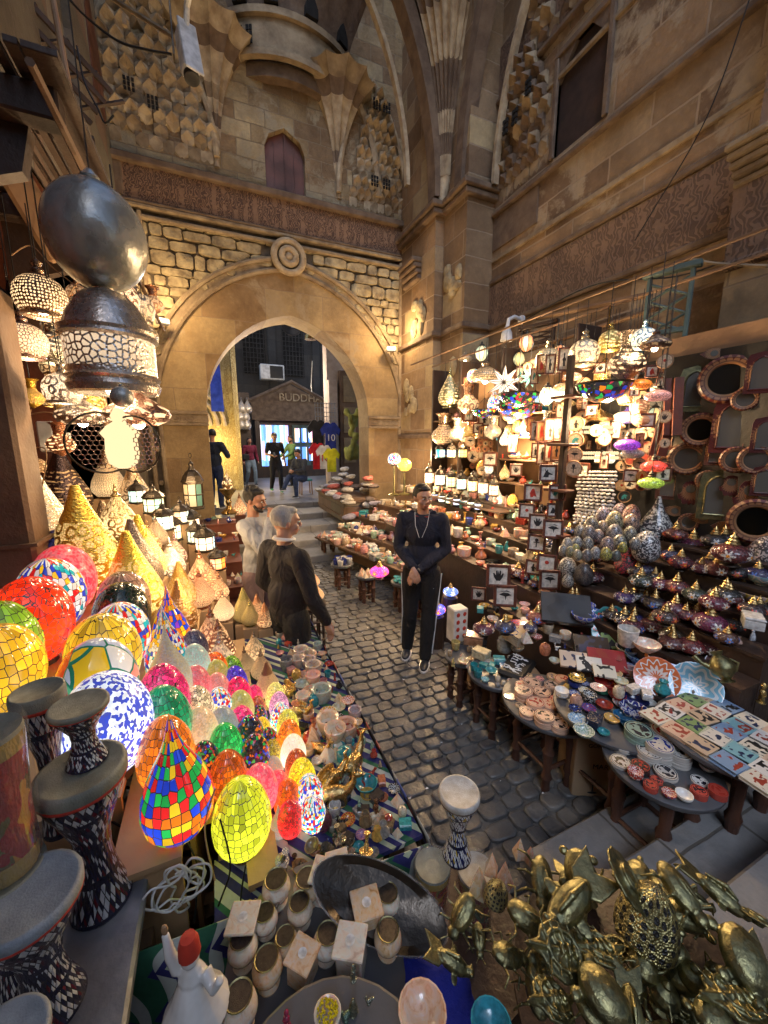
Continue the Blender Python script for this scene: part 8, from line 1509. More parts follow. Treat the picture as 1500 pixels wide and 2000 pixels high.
cable('cable', [aty(x, y, 11)[0] for x, y in ((610, 705), (608, 750), (609, 765))], .012, 'ink_white', 'white flex with a bulb socket dangling before the dark facade')
# right side of the alley: pale door case, hanging shirts
dr = empty('alley_house', (0, 0, 0)); tag(dr, 'pale house side with a tall wooden glazed door', 'building'); X0 = aty(640, 800, 11.5)[0].x
m = MB(); m.box(X0, X0 + 2, 11.5, 11.9, .6, 9); m.box(X0, X0 + .25, 11.3, 11.5, .6, 3.9); obj('wall', m, 'facade_pink', dr); m = MB(); xa = aty(663, 800, 11.4)[0].x; m.bbox(xa, xa + 1.3, 11.38, 11.48, .62, 4.2, .02); d_ = link('door', m.mesh('door', 'old_wood'), dr); m = MB()
for k in range(3): m.box(xa + .12, xa + .5, 11.36, 11.38, 1.5 + k * .9, 2.25 + k * .9); m.box(xa + .7, xa + 1.15, 11.36, 11.38, 1.5 + k * .9, 2.25 + k * .9)
obj('pane', m, 'tan_stone', d_)
SH = [(-.25, -.45), (.25, -.45), (.25, .1), (.4, .02), (.48, .2), (.22, .42), (.08, .42), (0, .36), (-.08, .42), (-.22, .42), (-.48, .2), (-.4, .02), (-.25, .1)]
for k, (px, py, s_, c, tx, tc, d) in enumerate(((621, 848, .6, (.012, .012, .015), '', '', 'black sports shirt on the rail'), (646, 852, .6, (.02, .04, .3), '10', 'ink_white', 'blue football shirt with a white number'), (621, 890, .55, (.5, .01, .02), '', '', 'red football shirt hanging lowest'), (634, 892, .5, (.75, .73, .72), '10', 'ink_red', 'white football shirt with a red number'), (648, 898, .5, (.8, .75, .02), '', '', 'yellow football shirt at the end of the rail'))):
 p = aty(px, py, 10.7 - k * .05)[0]; m = MB(); m.prism([(x * s_, y * s_ * 1.5) for x, y in SH], FZ, .05); o = obj('football_shirt', m, 'tinted_cloth', None, loc=p); o.color = (*c, 1); tag(o, d + ' beside the alley door', 'shirt', 'shirts hanging in the alley')
 if tx: me = text_mesh(tx, .26, tc, .004); me.transform(Matrix.Rotation(R(90), 4, 'X')); link('number', me, o, (0, -.012, -.05))
m = MB(); a = aty(616, 822, 10.8)[0]
for k in range(8): m.tube([a + V(k * .08, 0, 0), a + V(k * .08, 0, .5)], .008, 4)
for k in range(5): m.tube([a + V(0, 0, k * .12), a + V(.6, 0, k * .12)], .008, 4)
tag(obj('wire_rack', m, 'grey_metal'), 'wire grid rack over the football shirts', 'rack')
random.seed(77); m = MB(); p = aty(688, 850, 9.6)[0]
for k in range(26): m.ball((p.x + ru(-.14, .14), 9.6 + ru(-.1, .1), p.z + ru(-.6, .6)), (.09, .09, .12), 7)
me = remesh(m, 'x', 'tinted_cloth', .04, 1); o = link('hanging_bags', me); o.color = (.3, .32, .08, 1); tag(o, 'cluster of green and red cloth bags hanging at the inner jamb', 'bags')
# left side of the alley: lit carved building, silver lanterns
ay = empty('carved_house', (0, 0, 0)); tag(ay, 'yellow lit carved stone house seen through the left of the arch', 'building'); XL = aty(458, 700, 13)[0].x
m = MB(); m.box(XL - 3, XL, 13, 13.4, .6, 12); m.box(XL - .12, XL + .02, 12.9, 13, .6, 12); obj('wall', m, 'frieze', ay); MT['warm_carving'] = carved('warm_carving', 'xz', (.55, .45, .22), (.3, .22, .09), 1.4) or MT['warm_carving']
ay.children[0].data.materials[0] = MT['warm_carving']
m = MB()
for k in range(3): m.tube([(XL - 1.5 + (1.1 - k * .2) * cos(a), 12.95, 2.6 + (1.1 - k * .2) * sin(a)) for a in seg(0, PI, 14)], .06, 6)
obj('door_arch', m, 'light_trim', ay); m = MB(); a = aty(408, 740, 12.6)[0]; m.prism([(0, 0), (.35, 0), (.3, 1.8), (.05, 1.8)], Matrix.Translation(a - V(0, 0, .9)) @ FZ, .03); o = obj('blue_banner', m, 'tinted_cloth'); o.color = (.02, .06, .5, 1); tag(o, 'blue banner hanging at the left of the arch opening', 'banner')
for k in range(14): p = aty(452 + (k % 4) * 10 + ru(-3, 3), 798 + (k // 4) * 16, 15.2)[0]; put('onion_swirl', p - V(0, 0, .15), .32, 0, 'silver onion lantern in the alley lamp display', 'lantern', 'silver lanterns in the alley', (*SILV, .25))
m = MB(); p = aty(474, 880, 15.3)[0]; m.bbox(p.x - .35, p.x + .35, 15.3, 15.6, .62, 1.5, .02); m.bbox(p.x - .35, p.x + .35, 15.4, 15.5, 1.5, 3.9, .01); tag(obj('lantern_stand', m, 'dark_wood'), 'dark stand behind the silver lanterns in the alley', 'stand')
# stool for the seated man and crates on the landing
def stool(p, top, lab, r=.17, h=.45):
 s_ = empty('stool', p); tag(s_, lab, 'stool'); o = obj('seat', MB().bbox(-r, r, -r, r, h - .06, h, .02), 'tinted', s_); o.color = (*top, 1)
 for i in (-1, 1):
  for j in (-1, 1): obj('leg', MB().tube([(i * r * .9, j * r * .9, 0), (i * r * .8, j * r * .8, h - .06)], .018, 6), 'pale_wood', s_)
stool(atz(596, 966, .622)[0] + V(.05, .1, 0), (.03, .25, .25), 'low stool with a teal cushion under the seated man')
tw = empty('wicker_stand', atz(610, 1300, 0)[0]); tag(tw, 'tall wicker stool holding copper globes beside the charcoal sweater', 'stand'); m = MB()
for k in range(10): a = k * PI / 5; m.tube([(.13 * cos(a), .13 * sin(a), 0), (.12 * cos(a), .12 * sin(a), .62)], .01, 5)
for z in (.1, .3, .5, .6): m.tube([(.13 * cos(a), .13 * sin(a), z) for a in seg(0, 2 * PI, 14)], .012, 5, cap=False)
m.lathe([(0, .62), (.15, .62), (.15, .64), (0, .64)], 16); obj('frame', m, 'dark_wood', tw)
for k, (dx, dy, dz) in enumerate(((0, 0, .64), (.08, .07, .64), (-.08, .06, .64), (.03, .02, .8))): put('onion_fine', Vector(tw.location) + V(dx, dy, dz), .15, k, 'glowing copper globe lamp on the wicker stool', 'lamp', 'copper globes on the wicker stool', (*COPP, .9), szz=.7)
# ================================================================ foreground: drums, onyx candle cups, brass animals
def drum_mat(name, pal, sc_=9., diag=True):
 t = NT(name); oc, al, rn = oinfo(t); u, z = t.cyl(); N = round(sc_ * PI); a = t.ma('MULTIPLY', u, float(N)); b = t.ma('MULTIPLY', z, N / PI); row = t.ma('FLOOR', t.ma('MULTIPLY', z, 5.))
 v = t.comb(t.ma('ADD', a, b), t.ma('SUBTRACT', a, b)) if diag else t.comb(a, b)
 c1 = t.vor(v, 1., 'F1', .0, '2D', 'CHEBYCHEV'); ed = t.vor(v, 1., 'DISTANCE_TO_EDGE', .0, '2D').outputs['Distance']; fr = t.ma('FRACT', t.ma('MULTIPLY', t.ma('FLOOR', t.ma('ADD', a, b)), .5)); k = t.ma('ADD', t.ma('MULTIPLY', fr, .5), t.ma('MULTIPLY', t.xyz(c1.outputs['Color'])[0], .5))
 n = len(pal); col = t.ramp(k, [(i / n, c) for i, c in enumerate(pal)], 'CONSTANT'); col = t.mix(t.ma('GREATER_THAN', ed, .07), (.01, .01, .02), col)
 band = t.ma('LESS_THAN', t.ma('FRACT', t.ma('MULTIPLY', z, 4.2)), .17); col = t.mix(band, col, (.012, .014, .04)); MT[name] = t.pbr(col, .2, 0, t.bump(ed, .4, .01), coat=.5)
drum_mat('drum_inlay', [(.01, .012, .04), (.6, .62, .62), (.02, .02, .05), (.5, .53, .55), (.12, .01, .02), (.62, .6, .55)]); drum_mat('drum_white', [(.65, .66, .66), (.02, .03, .12), (.65, .66, .66), (.6, .6, .62), (.5, .35, .03), (.03, .04, .15)], 8.)
plain('drum_skin', (.27, .28, .22), .5, c2=(.17, .175, .14), ns=3, bs=.3, bsc=60); plain('drum_skin_blue', (.3, .34, .38), .5, c2=(.2, .23, .26), ns=3, bs=.3); plain('drum_skin_white', (.6, .6, .58), .5, c2=(.4, .36, .3), ns=3, bs=.3)
def drum(loc, w, h, lab, skin='drum_skin', mat='drum_inlay', tilt=(0, 0)):
 d = empty('goblet_drum', loc); d.rotation_euler = (*tilt, rnd() * 6); d.scale = (w, w, h); tag(d, lab, 'drum', 'inlaid goblet drums')
 obj('body', MB().lathe([(.34, 0), (.36, .02), (.32, .1), (.24, .25), (.2, .4), (.22, .55), (.34, .72), (.44, .84), (.47, .93)], 30, cap=False), mat, d, 60)
 obj('drum_head', MB().lathe([(.465, .9), (.5, .93), (.505, .975), (.49, 1), (.45, 1.003), (.43, .997), (0, .995)], 30), skin, d, 60)
 m = MB(); m.tube([(.485 * cos(a), .485 * sin(a), .915) for a in seg(0, 2 * PI, 30)], .014, 5, cap=False); obj('binding', m, 'ink_red' if skin != 'drum_skin_white' else 'dark_trim', d); return d
slab = MB(); slab.bbox(-1.0, -.27, .3, 1.22, .84, .88, .008); plain('marble', (.24, .245, .25), .35, c2=(.13, .135, .15), ns=9, bs=.25, bsc=60); tag(obj('marble_slab', slab, 'marble'), 'grey marble slab under the inlaid drums', 'slab')
m = MB(); m.box(-.95, -.33, .35, 1.15, 0, .84); tag(obj('wooden_plinth', m, 'dark_wood'), 'dark plinth carrying the marble slab', 'plinth')
drum((-.375, 1.1, .88), .2, .43, 'big inlaid drum whose olive skin carries a smaller drum'); drum((-.365, 1.12, 1.31), .13, .17, 'small inlaid drum with a red binding standing on the big drum')
drum((-.5, 1.27, 1.0), .125, .46, 'slim inlaid drum behind the small one with the red binding'); drum((-.43, .9, .88), .19, .32, 'low inlaid drum with a blue grey skin and red binding', 'drum_skin_blue'); drum((-.42, .72, .88), .14, .22, 'lowest inlaid drum at the bottom edge', 'drum_skin_blue')
drum((-.5, .98, .88), .15, .32, 'inlaid drum under the painted jar')
t = NT('painted_scene'); oc, al, rn = oinfo(t); o_ = t.obj(); x, y, z = t.xyz(o_); q = t.vor(t.n('VectorMath', o_, t.n('VectorMath', t.noise(o_, 3., 2).outputs['Color'], (.5, .5, .5), operation='MULTIPLY'), operation='ADD').outputs[0], 5.).outputs['Color']; r_, g1, b1 = t.xyz(q); c1 = t.ramp(r_, [(0, (.35, .02, .02)), (.45, (.55, .3, .03)), (.6, (.3, .01, .02)), (.8, (.1, .15, .04))], 'CONSTANT')
c1 = t.mix(t.ma('GREATER_THAN', t.ma('ABSOLUTE', t.ma('SUBTRACT', z, .5)), .36), c1, (.45, .38, .08)); MT['painted_scene'] = t.pbr(t.mix(.22, c1, oc), .1, 0, t.bump(t.noise(o_, 7., 3).outputs[0], .5, .03), coat=1.)
tn = NT('clear_wrap'); MT['clear_wrap'] = tn.pbr((.9, .9, .9), .12, 0, tn.bump(tn.noise(tn.obj(), 18., 4, .6, 1.).outputs[0], 1., .05), alpha=.16, spec=1.)
def wrapped(loc, w, h, lab, col, skin='drum_skin'):
 d = empty('wrapped_drum', loc); d.scale = (w, w, h); tag(d, lab, 'drum', 'painted drums in clear wrap'); o = obj('body', MB().lathe([(.4, 0), (.44, .05), (.42, .4), (.5, .9), (.5, .97)], 26, cap=False), 'painted_scene', d, 60); o.color = (*col, 1)
 obj('drum_head', MB().lathe([(.5, .96), (.48, 1), (.4, .97), (0, .95)], 26), skin, d, 60); obj('wrap', MB().lathe([(.46, .02), (.5, .3), (.53, .9), (.54, 1.0), (.5, 1.06), (.3, 1.02), (0, 1.05)], 26, star=.01, cap=False), 'clear_wrap', d, 60)
wrapped((-.49, .985, 1.2), .135, .34, 'painted red and gold drum in clear wrap at the picture edge', (.45, .05, .03))
cable('string', [atd(x, y, .0016) for x, y in ((190, 1535), (200, 1600), (203, 1650), (210, 1700))], .004, 'ink_white', 'white string dangling from the big white globe lamp'); cable('cable', [atd(x, y, .0017) for x, y in ((160, 1550), (200, 1590), (250, 1620), (300, 1620), (355, 1632))], .004, 'black', 'black switch cable running to the multicoloured teardrop')
# coil of white cable and black leads before the green cloth
cc = atd(350, 1715, .00155); P_ = []
for k in range(58): a = k * .57; rr = .05 + .028 * sin(k * 1.3); P_.append(cc + V(rr * cos(a) + .02 * sin(k * .31), -.03 + .02 * sin(k * .7), rr * 1.25 * sin(a) - .012 * cos(k * .4)))
cable('cable_coil', [atd(292, 1620, .0016), atd(325, 1680, .00155)] + P_, .0032, 'ink_white', 'tangled coil of white cable hanging before the green cloth', n=4)
for k, L in enumerate((((480, 1690), (470, 1760), (475, 1850)), ((430, 1600), (450, 1690), (430, 1760), (395, 1850)), ((355, 1630), (385, 1690), (380, 1800)), ((420, 1540), (400, 1620), (420, 1720)))): cable('cable', [atd(x, y, .00158) for x, y in L], .0028, 'black' if k < 3 else 'ply', ('black lead under the lime yellow egg', 'black lead crossing the printed cloth', 'black lead from the multicoloured teardrop', 'thin yellow lead beside the burnt orange egg')[k])
# onyx table
T7 = round_table((.16, .8, 0), .24, .8, 'grey round table crowded with onyx candle cups'); T8 = round_table((.1, .46, 0), .22, .93, 'grey round table at the bottom edge with bowls'); T9 = round_table((.87, .36, 0), .33, .8, 'wide round table under the brass animals', top='dark_wood')
CUP = [('body', MB().lathe([(0, 0), (.42, 0), (.44, .1), (.34, .25), (.32, .4), (.52, .6), (.6, .85), (.56, 1.1), (.42, 1.28), (.3, 1.3)], 20).mesh('body', 'onyx'), []), ('brass_cup', MB().lathe([(.3, 1.25), (.36, 1.36), (.44, 1.46), (.47, 1.5), (.45, 1.53), (.41, 1.5)], 20, cap=False).mesh('cup', 'old_brass'), [('liner', MB().lathe([(.41, 1.5), (.34, 1.38), (.2, 1.32), (0, 1.31)], 20).mesh('liner', 'dark_metal'))])]
proto('candle', 'onyx_candle_holder', CUP)
q = MB(); q.bbox(-.42, .42, -.42, .42, 0, 1.3, .05); q.bbox(-.5, .5, -.5, .5, 1.3, 1.42, .03); h_ = MB(); h_.lathe([(.14, 1.425), (.16, 1.44), (.13, 1.44), (.1, 1.43), (0, 1.425)], 14); proto('square_candle', 'onyx_block_holder', [('body', q.mesh('body', 'onyx', 20), []), ('socket', h_.mesh('socket', 'white_china'), [])])
for k, (px, py, wp, key, d) in enumerate(((540, 1738, 46, 'candle', 'far left brass rimmed'), (600, 1735, 46, 'candle', 'brass rimmed second from the oval tray end'), (664, 1765, 44, 'candle', 'brass rimmed leaning before the tray'), (757, 1762, 42, 'candle', 'brass rimmed nearest the clear wrap'), (757, 1835, 46, 'candle', 'gold rimmed facing the blue bundle'), (636, 1845, 46, 'candle', 'dark rimmed beside the square one'), (475, 1858, 48, 'candle', 'amber rimmed by the dervish figurine'), (524, 1895, 50, 'candle', 'amber rimmed nearest the table edge'), (632, 1722, 52, 'square_candle', 'square ivory topped behind the cups'), (478, 1815, 56, 'square_candle', 'square honey sided beside the bronze vines'), (713, 1785, 56, 'square_candle', 'square topped in the middle of the table'), (688, 1860, 60, 'square_candle', 'square topped beside the bronze hand'), (588, 1780, 42, 'candle', 'split stone'), (590, 1880, 54, 'square_candle', 'white glowing square'), (662, 1700, 44, 'square_candle', 'pale square by the tray rim'), (520, 1800, 40, 'candle', 'small honey coloured'), (560, 1845, 40, 'candle', 'grey veined'))):
 p, w = sit(px, py, wp, 1.3, .8); put(key, p, w, ru(0, 6), d + ' onyx candle holder', 'candle holder', 'onyx candle holders', ((.7, .65, .55), (.6, .35, .15), (.68, .66, .62))[k % 3], szz=.85, tilt=(ru(-.06, .06), ru(-.06, .06)))
tr = empty('oval_tray', (0, 0, 0)); tr.location = atz(738, 1765, .86)[0]; tr.rotation_euler = (.45, .35, -.55); tag(tr, 'long oval glass tray wrapped in clear film standing behind the candle cups', 'tray')
m = MB(); m.lathe([(0, 0), (.8, 0), (.95, .06), (1, .1), (.97, .1), (.8, .03), (0, .02)], 36, M=Matrix.Diagonal((.2, .085, .2, 1))); obj('dish', m, 'dark_metal', tr); m = MB(); m.lathe([(.97, .09), (1.02, .13), (.98, .16)], 36, M=Matrix.Diagonal((.2, .085, .2, 1)), cap=False); obj('rim', m, 'clear_wrap', tr)
for k, (px, py, wp, key, c, d) in enumerate(((550, 1668, 34, 'candlestick', SILV, 'clear grey candlestick by the lime yellow egg'), (583, 1690, 36, 'bowl_plain', (.3, .16, .07), 'tilted copper bell cup behind the candle holders'), (715, 1650, 34, 'candlestick', GOLD, 'golden flared candlestick behind the oval tray'), (665, 1630, 30, 'candlestick', (.4, .36, .26), 'old pewter candlestick beside the wine coloured ball'), (612, 1645, 30, 'bowl_plain', (.3, .22, .12), 'bronze cup behind the oval tray'), (640, 1655, 28, 'vase', (.1, .09, .07), 'black iron vase behind the oval tray'))):
 p, w = sit(px, py, wp, 1., .78); put(key, p, w, k, d, key.split('_')[0], None, c, tilt=(.3, .2))
# small drum on wrapped drums by the street
p = atz(873, 1660, .74)[0]; wrapped((p.x - .07, p.y - .02, .52), .12, .22, 'orange painted drum in clear wrap next to the cobbles', (.8, .25, .02)); wrapped((p.x + .075, p.y - .07, .5), .13, .2, 'grey skinned drum in clear wrap beside the orange one', (.4, .36, .3), 'drum_skin_white'); drum((p.x + .02, p.y - .03, .74), .135, .26, 'white skinned small drum with blue diamond inlay over the wrapped drums', 'drum_skin_white', 'drum_white')
m = MB(); m.lathe([(0, 0), (.25, 0), (.24, .5), (0, .5)], 20); tag(obj('drum_stand', m, 'dark_wood', None, loc=(p.x, p.y - .08, 0)), 'dark round stand under the wrapped drums', 'stand')
# brass animals
def brass(key, name, m, vox=.04): proto(key, name, [(name, remesh(m, name, 'old_brass', vox * .6, 1), [])])
m = MB(); m.ball((0, 0, .22), (.38, .48, .26), 14); m.ball((0, -.58, .24), (.11, .16, .1), 8); [m.ball((sx * .36, sy * .34, .1), (.14, .12, .08), 8) for sx in (-1, 1) for sy in (-1, 1)]; [m.ball((.2 * cos(a) * k, .26 * sin(a) * k, .44 - .12 * k * k), (.09, .1, .05), 6) for k in (.001, 1.1) for a in seg(0, 2 * PI, 6)[:-1]]; brass('b_turtle', 'brass_turtle', m)
m = MB(); m.ball((0, .1, .2), (.3, .5, .2), 14); m.ball((0, -.42, .2), (.18, .16, .13), 10); m.tube([(0, -.3, .42), (0, .1, .44), (0, .58, .22)], .02, 5)
for sx in (-1, 1):
 for k in range(3): m.tube([(sx * .22, -.25 + k * .3, .15), (sx * .48, -.32 + k * .36, .24), (sx * .6, -.4 + k * .45, .02)], [.04, .035, .025], 6)
 m.tube([(sx * .08, -.55, .22), (sx * .2, -.75, .32)], .025, 5)
brass('b_beetle', 'brass_beetle', m, .035)
m = MB(); m.ball((0, 0, .18), (.24, .55, .2), 12); m.prism([(-.3, .35), (0, .1), (.3, .35), (.36, .9), (0, .66), (-.36, .9)], Matrix.Translation((0, .12, .2)), .07); m.ball((0, -.5, .24), (.14, .16, .14), 8); m.tube([(0, -.3, .38), (0, 0, .48), (0, .4, .38)], [.03, .07, .03], 6); [m.ball((sx * .11, -.52, .32), .05, 6) for sx in (-1, 1)]; [m.ball((sx * .3, -.05, .14), (.2, .12, .03), 8) for sx in (-1, 1)]; brass('b_fish', 'brass_fish', m, .035)
m = MB(); m.prism([(0, -.7), (.12, -.4), (.36, -.25), (.42, .1), (.3, .4), (.12, .5), (.0, .85), (-.12, .5), (-.3, .4), (-.42, .1), (-.36, -.25), (-.12, -.4)], Matrix.Translation((0, 0, .12)), .07); [m.tube([(0, y, .13), (sx * .36, y + .16, .2)], .022, 5) for sx in (-1, 1) for y in (-.3, -.1, .1, .3)]; m.tube([(0, -.7, .13), (0, .8, .15)], .035, 6); [m.tube([(.27 * cos(a), .02 + .35 * sin(a), .17) for a in seg(0, 2 * PI, 14)], .03, 5)]; [m.ball((0, y, .19), (.12, .05, .06), 6) for y in (-.2, -.05, .1)]; brass('b_leaf', 'brass_leaf_dish', m, .035)
m = MB(); m.lathe([(.1, .3), (.16, .26), (.3, .2), (.48, .2), (.5, .17), (.48, .15), (.2, .1), (.14, 0)], 30, star=.05); m.tube([(.2 * cos(a), .2 * sin(a), .27) for a in seg(0, 2 * PI, 16)], .035, 6); brass('b_dish', 'brass_scalloped_ashtray', m, .03)
m = MB(); m.lathe([(.2, 0), (.3, .03), (.12, .15), (.34, .35), (.4, .55), (.3, .75), (.1, .85), (.14, .92), (.0, 1.05)], 16); m.tube([(.3, 0, .4), (.6, 0, .6), (.68, 0, .82)], [.08, .05, .04], 8); m.tube([(-.32, 0, .65), (-.6, 0, .55), (-.35, 0, .3)], .035, 6); brass('b_pot', 'brass_teapot', m, .035)
pierced('p_brass', 'dots', K=0., sc_=6., dark=(.01, .01, .01), warm_=(.02, .015, .01)); proto('b_dome', 'pierced_brass_dome', [('pierced_brass_dome', MB().lathe([(.36, 0), (.5, .12), (.52, .35), (.46, .65), (.32, .9), (.15, 1.05), (0, 1.1)], 24).mesh('dome', 'p_brass'), [])])
BL = [(1210, 1712, 92, 'b_dish', 'scalloped brass ashtray with a raised ring', 1.02, (.75, .3)), (1255, 1835, 96, 'b_dome', 'brass dome pierced with round holes', .9, (.35, .2)), (1130, 1695, 66, 'b_turtle', 'smooth brass gourd shaped turtle behind the shells', .93, (.5, 0)), (1095, 1850, 96, 'b_leaf', 'large brass leaf dish with a pointed tip', 1.0, (.45, -.3)), (1110, 1762, 100, 'b_fish', 'brass ray shaped fish with black perforations', .98, (.2, .2)), (1170, 1850, 84, 'b_leaf', 'perforated brass leaf dish beside the large one', .96, (.4, .2)), (1325, 1745, 82, 'b_beetle', 'square backed brass crab with raised claws', .98, (.3, .2)), (1335, 1800, 78, 'b_turtle', 'ribbed brass armadillo shell under the crab', .92, (.2, .4)), (1440, 1865, 100, 'b_turtle', 'big round brass turtle at the picture edge', .95, (.3, .3)), (1030, 1800, 76, 'b_beetle', 'green tinged brass beetle with curved horns', .92, (.4, 0)), (1050, 1720, 70, 'b_beetle', 'brass beetle half hidden behind the ray fish', .9, (.3, .5)), (990, 1870, 66, 'b_beetle', 'tall brass beetle with hoop feelers', .9, (.5, 0)), (1170, 1945, 96, 'b_turtle', 'brass tortoise with a plated shell in the front', .98, (.3, .1)), (1080, 1950, 84, 'b_leaf', 'greenish brass leaf dish at the bottom edge', .96, (.5, 0)), (1350, 1930, 60, 'b_pot', 'brass teapot standing upright among the animals', .86, (0, 0)), (1290, 1960, 60, 'b_pot', 'smaller brass teapot before the upright one', .84, (.1, 0)), (1235, 1980, 72, 'b_fish', 'brass fish lying on the front rim', .95, (.2, 0)), (1440, 1950, 110, 'b_leaf', 'veined brass leaf dish in the corner', .95, (.35, .2)), (1400, 1750, 70, 'b_fish', 'brass fish with cut scrolls toward the steps', .88, (.3, .3)), (1480, 1800, 56, 'b_dish', 'small brass openwork ring dish near the steps', .88, (.6, .3)), (905, 1785, 62, 'b_beetle', 'shiny brass beetle climbing beside the blue bundle', .9, (.55, 0)), (880, 1880, 60, 'b_fish', 'green brass fish with wire legs', .9, (.5, 0)), (935, 1835, 40, 'b_beetle', 'small dark brass beetle between the two climbing ones', .88, (.3, 0)), (965, 1755, 40, 'b_dome', 'small copper dome with round holes behind the beetles', .86, (.2, 0)), (1160, 1990, 60, 'b_beetle', 'brass beetle cut by the bottom edge', .95, (.2, 0)), (1390, 1990, 70, 'b_turtle', 'brass turtle cut by the bottom edge', .95, (.1, 0)), (1490, 1895, 60, 'b_fish', 'dull brass fish by the picture edge', .9, (.2, .1))]
for k, (px, py, wp, key, d, z, tl) in enumerate(BL): p, w = sit(px, py, wp, .3, z); put(key, p, w * 1.1, (1.3 if k % 2 else -1.0 if k % 3 else .3) + ru(-.5, .5), d, 'ornament', 'old brass animals and dishes', (.42, .36, .16), tilt=tl)
random.seed(6)
for k in range(44): a = rnd() * 6.28; rr = .3 * math.sqrt(rnd()); put(random.choice(['b_turtle', 'b_fish', 'b_beetle', 'b_leaf', 'b_pot']), (.87 + rr * cos(a), .36 + rr * sin(a), .81 + .07 * rnd()), ru(.07, .1), ru(0, 6), 'old brass piece buried low in the heap of brass animals', 'ornament', 'old brass animals and dishes', tilt=(ru(-.4, .4), ru(-.4, .4)))
for k, (px, py, wp, c) in enumerate(((960, 1690, 34, 'sand'), (985, 1712, 40, 'terracotta'), (1015, 1660, 30, 'sand'), (935, 1725, 44, 'ochre'), (1035, 1672, 26, 'terracotta'))): p, w = sit(px, py, wp, .9, .82); put('cone', p, w, k, '%s stone obelisk in the cluster beside the brass beetles' % c, 'obelisk', 'stone obelisks by the brass animals', WC[c], szz=1.7)
# figurines and bowls along the bottom edge
dv = empty('dervish_figurine', atz(385, 1985, .93)[0], -.4, .9); tag(dv, 'whirling dervish figurine in white with a red cap and one raised arm', 'figurine')
m = MB(); m.lathe([(.05, 0), (.075, .02), (.05, .07), (.03, .12)], 16); m.ball((0, 0, .12), (.034, .028, .045), 10); m.ball((0, 0, .185), (.022, .022, .026), 10); m.tube([(-.03, 0, .145), (-.045, 0, .19), (-.05, 0, .25)], [.016, .013, .008], 8); m.tube([(.03, 0, .14), (.06, -.02, .12), (.075, -.02, .15)], [.016, .013, .01], 8); link('robe', remesh(m, 'robe', 'white_china', .004, 1), dv); obj('cap', MB().lathe([(.024, .195), (.022, .225), (.016, .24), (0, .242)], 14), 'ink_red', dv); obj('hand', MB().ball((-.05, 0, .262), (.008, .006, .014), 8), 'pale_wood', dv)
for px, py, wp, key, c, z, d in ((640, 1985, 56, 'onyx_cup', (.6, .55, .5), .94, 'oval cup full of tiny yellow beads'), (825, 1968, 100, 'bowl_onyx', (.7, .4, .25), .93, 'peach onyx bowl with a white lip at the bottom edge'), (960, 1995, 84, 'bowl_plain', (.04, .28, .36), .9, 'turquoise glazed bowl at the bottom edge'), (690, 1900, 44, 'figm_idol', (.3, .32, .24), .94, 'twisted green bronze hand sculpture before the square holders'), (720, 1950, 34, 'figm_bird', (.28, .3, .24), .94, 'short green bronze sprig beside the twisted hand'), (560, 1990, 50, 'fig_idol', (.35, .03, .08), .93, 'magenta robed dervish with a lilac sash'), (645, 1745, 30, 'fig_idol', (.25, .03, .12), .82, 'little purple dervish behind the ivory topped holder'), (530, 1790, 50, 'figm_beast', (.35, .3, .24), .82, 'crumpled bronze creature beside the honey coloured cup'), (495, 1760, 36, 'figm_bird', (.4, .36, .28), .82, 'old silver bird beside the far candle holder'), (470, 1990, 60, 'candle', (.6, .5, .4), .85, 'dark rimmed candle holder at the bottom edge')):
 p, w = sit(px, py, wp, .8, z); put(key, p, w * (.6 if 'fig' in key else .95), ru(0, 6), d, key.split('_')[0].replace('figm', 'sculpture').replace('fig', 'figurine').replace('onyx', 'cup'), None, c)
p, w = sit(640, 1985, 56, .8, .94); random.seed(4); m = MB()
for k in range(90): a = rnd() * 6.3; rr = .021 * math.sqrt(rnd()) ; m.ball((p.x + rr * cos(a), p.y + rr * sin(a), .94 + w * .62 + .004 * rnd()), .0028, 4)
o = obj('yellow_beads', m, 'tinted_gloss'); o.color = (.75, .6, .02, 0); tag(o, 'heap of tiny yellow beads in the oval cup', 'beads', kind='stuff')
for k in range(12): a = rnd() * 6.28; rr = .17 * math.sqrt(rnd()) + .03; q_ = random.choice(['fig_idol', 'figm_bird', 'onyx_cup', 'figm_cat', 'onyx_vase']); put(q_, (.1 + rr * cos(a), .46 + rr * sin(a), .93), ru(.025, .04), ru(0, 6), random.choice(['tiny bronze', 'tiny rose', 'tiny cream', 'tiny green']) + ' %s on the bottom edge table' % ('cup' if 'onyx' in q_ else 'figure'), 'trinket', 'tiny pieces on the bottom edge table', random.choice([(.3, .3, .2), (.5, .3, .25), (.6, .55, .4), (.2, .3, .22)]))
random.seed(12); m = MB()
for k in range(30): m.ball((.42 + ru(-.06, .06), .62 + ru(-.08, .08), .74 + ru(-.04, .04)), (.04, .05, .03), 7)
me = remesh(m, 'x', 'tinted_cloth', .02, 1); o = link('blue_bundle', me); o.color = (.01, .02, .3, 1); tag(o, 'royal blue cloth bundle in film between the tray and the beetles', 'bundle')
random.seed(14)
for k in range(46): put(random.choice(['figm_bird', 'figm_idol', 'candlestick', 'bowl_plain', 'vase', 'cone', 'casket']), (ru(.05, .5), ru(.93, 1.12), .722 if k < 23 else .72) if k < 30 else (ru(.28, .5), ru(1.1, 1.35), .72), ru(.035, .055), ru(0, 6), random.choice(['bronze', 'iron', 'pewter', 'coppery', 'smoky']) + ' trinket crowded behind the oval tray', 'trinket', 'dark metal trinkets behind the oval tray', random.choice([(.2, .14, .08), (.06, .05, .045), (.3, .28, .25), (.3, .15, .08)]))
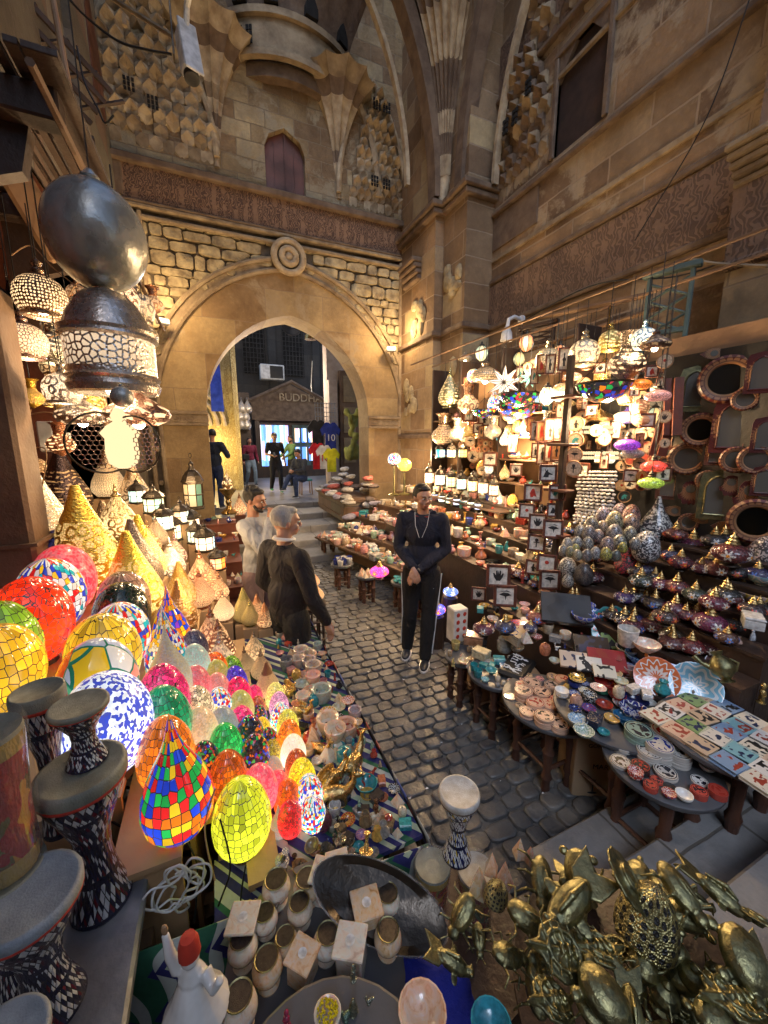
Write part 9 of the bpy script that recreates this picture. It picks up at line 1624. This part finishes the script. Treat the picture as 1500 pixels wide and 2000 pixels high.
# ================================================================ every label singles out one thing
def finish_labels():
 import collections, re
 ORD = ['', 'second', 'third', 'fourth', 'fifth', 'sixth', 'seventh', 'eighth', 'ninth', 'tenth', 'eleventh', 'twelfth', 'thirteenth', 'fourteenth', 'fifteenth', 'sixteenth', 'seventeenth', 'eighteenth', 'nineteenth', 'twentieth']
 by = collections.defaultdict(list)
 for o in COL.objects:
  if o.parent is None and 'label' in o and o.get('share') is None: by[o['label']].append(o)
 for lab, L in by.items():
  if len(L) < 2: continue
  L = [(proj(o.location), o) for o in L]; L.sort(key=lambda q: q[0][0]); n = len(L)
  def side(i, n):
   if i == 0: return 'leftmost'
   if i == n - 1: return 'rightmost'
   return (ORD[i] + ' from left') if i <= (n - 1) / 2 else ((ORD[n - 1 - i] if n - 1 - i > 0 else '') + ' from right')
  if n <= 8:
   for i, (p, o) in enumerate(L): o['label'] = '%s, %s' % (lab, side(i, n) if n > 2 else ('the left one' if i == 0 else 'the right one'))
  else:
   rows = max(2, round(math.sqrt(n / 1.6))); L.sort(key=lambda q: q[0][1]); per = math.ceil(n / rows); nr = math.ceil(n / per)
   for r in range(nr):
    row = sorted(L[r * per:(r + 1) * per], key=lambda q: q[0][0]); rn = 'top row' if r == 0 else ('bottom row' if r == nr - 1 else ORD[r] + ' row')
    for i, (p, o) in enumerate(row): o['label'] = '%s, %s %s' % (lab, rn, side(i, len(row)) if len(row) > 1 else 'alone')
 for o in COL.objects:
  if 'label' in o:
   a_, s_, b_ = o['label'].rpartition(', '); n_ = len(b_.replace('-', ' ').split()) + len(a_.split())
   if n_ > 16 and a_: o['label'] = ' '.join(w for w in a_.split() if w not in ('the', 'a', 'an'))[:999] + ', ' + b_
   if len(o['label'].split()) > 16: w = o['label'].split(); o['label'] = ' '.join(w[:16 - len(b_.split())] + b_.split()) if a_ else ' '.join(w[:16])
  if 'share' in o: del o['share']
finish_labels()
# ================================================================ light
w = bpy.data.worlds.new('World'); sc.world = w; w.use_nodes = True; nt = w.node_tree
sk = nt.nodes.new('ShaderNodeTexSky'); sk.sky_type = 'NISHITA'; sk.sun_disc = False; sk.sun_elevation = R(50); sk.sun_rotation = R(200)
bg = nt.nodes['Background']; nt.links.new(sk.outputs[0], bg.inputs[0]); bg.inputs[1].default_value = .115
sl = bpy.data.lights.new('night_light', 'SUN'); sl.energy = .75; sl.angle = R(25); sl.color = (.6, .75, 1.)
so = bpy.data.objects.new('night_light', sl); sc.collection.objects.link(so); so.rotation_euler = (R(42), 0, R(-28))
sc.view_settings.view_transform = 'Standard'; sc.view_settings.look = 'None'; sc.view_settings.exposure = .75; sc.view_settings.gamma = 1
c = sc.cycles; c.use_denoising = True; c.max_bounces = 6; c.diffuse_bounces = 3; c.glossy_bounces = 3; c.transmission_bounces = 4; c.transparent_max_bounces = 6
c.sample_clamp_indirect = 4; c.caustics_reflective = False; c.caustics_refractive = False; c.use_light_tree = True; c.use_adaptive_sampling = True; c.adaptive_threshold = .035
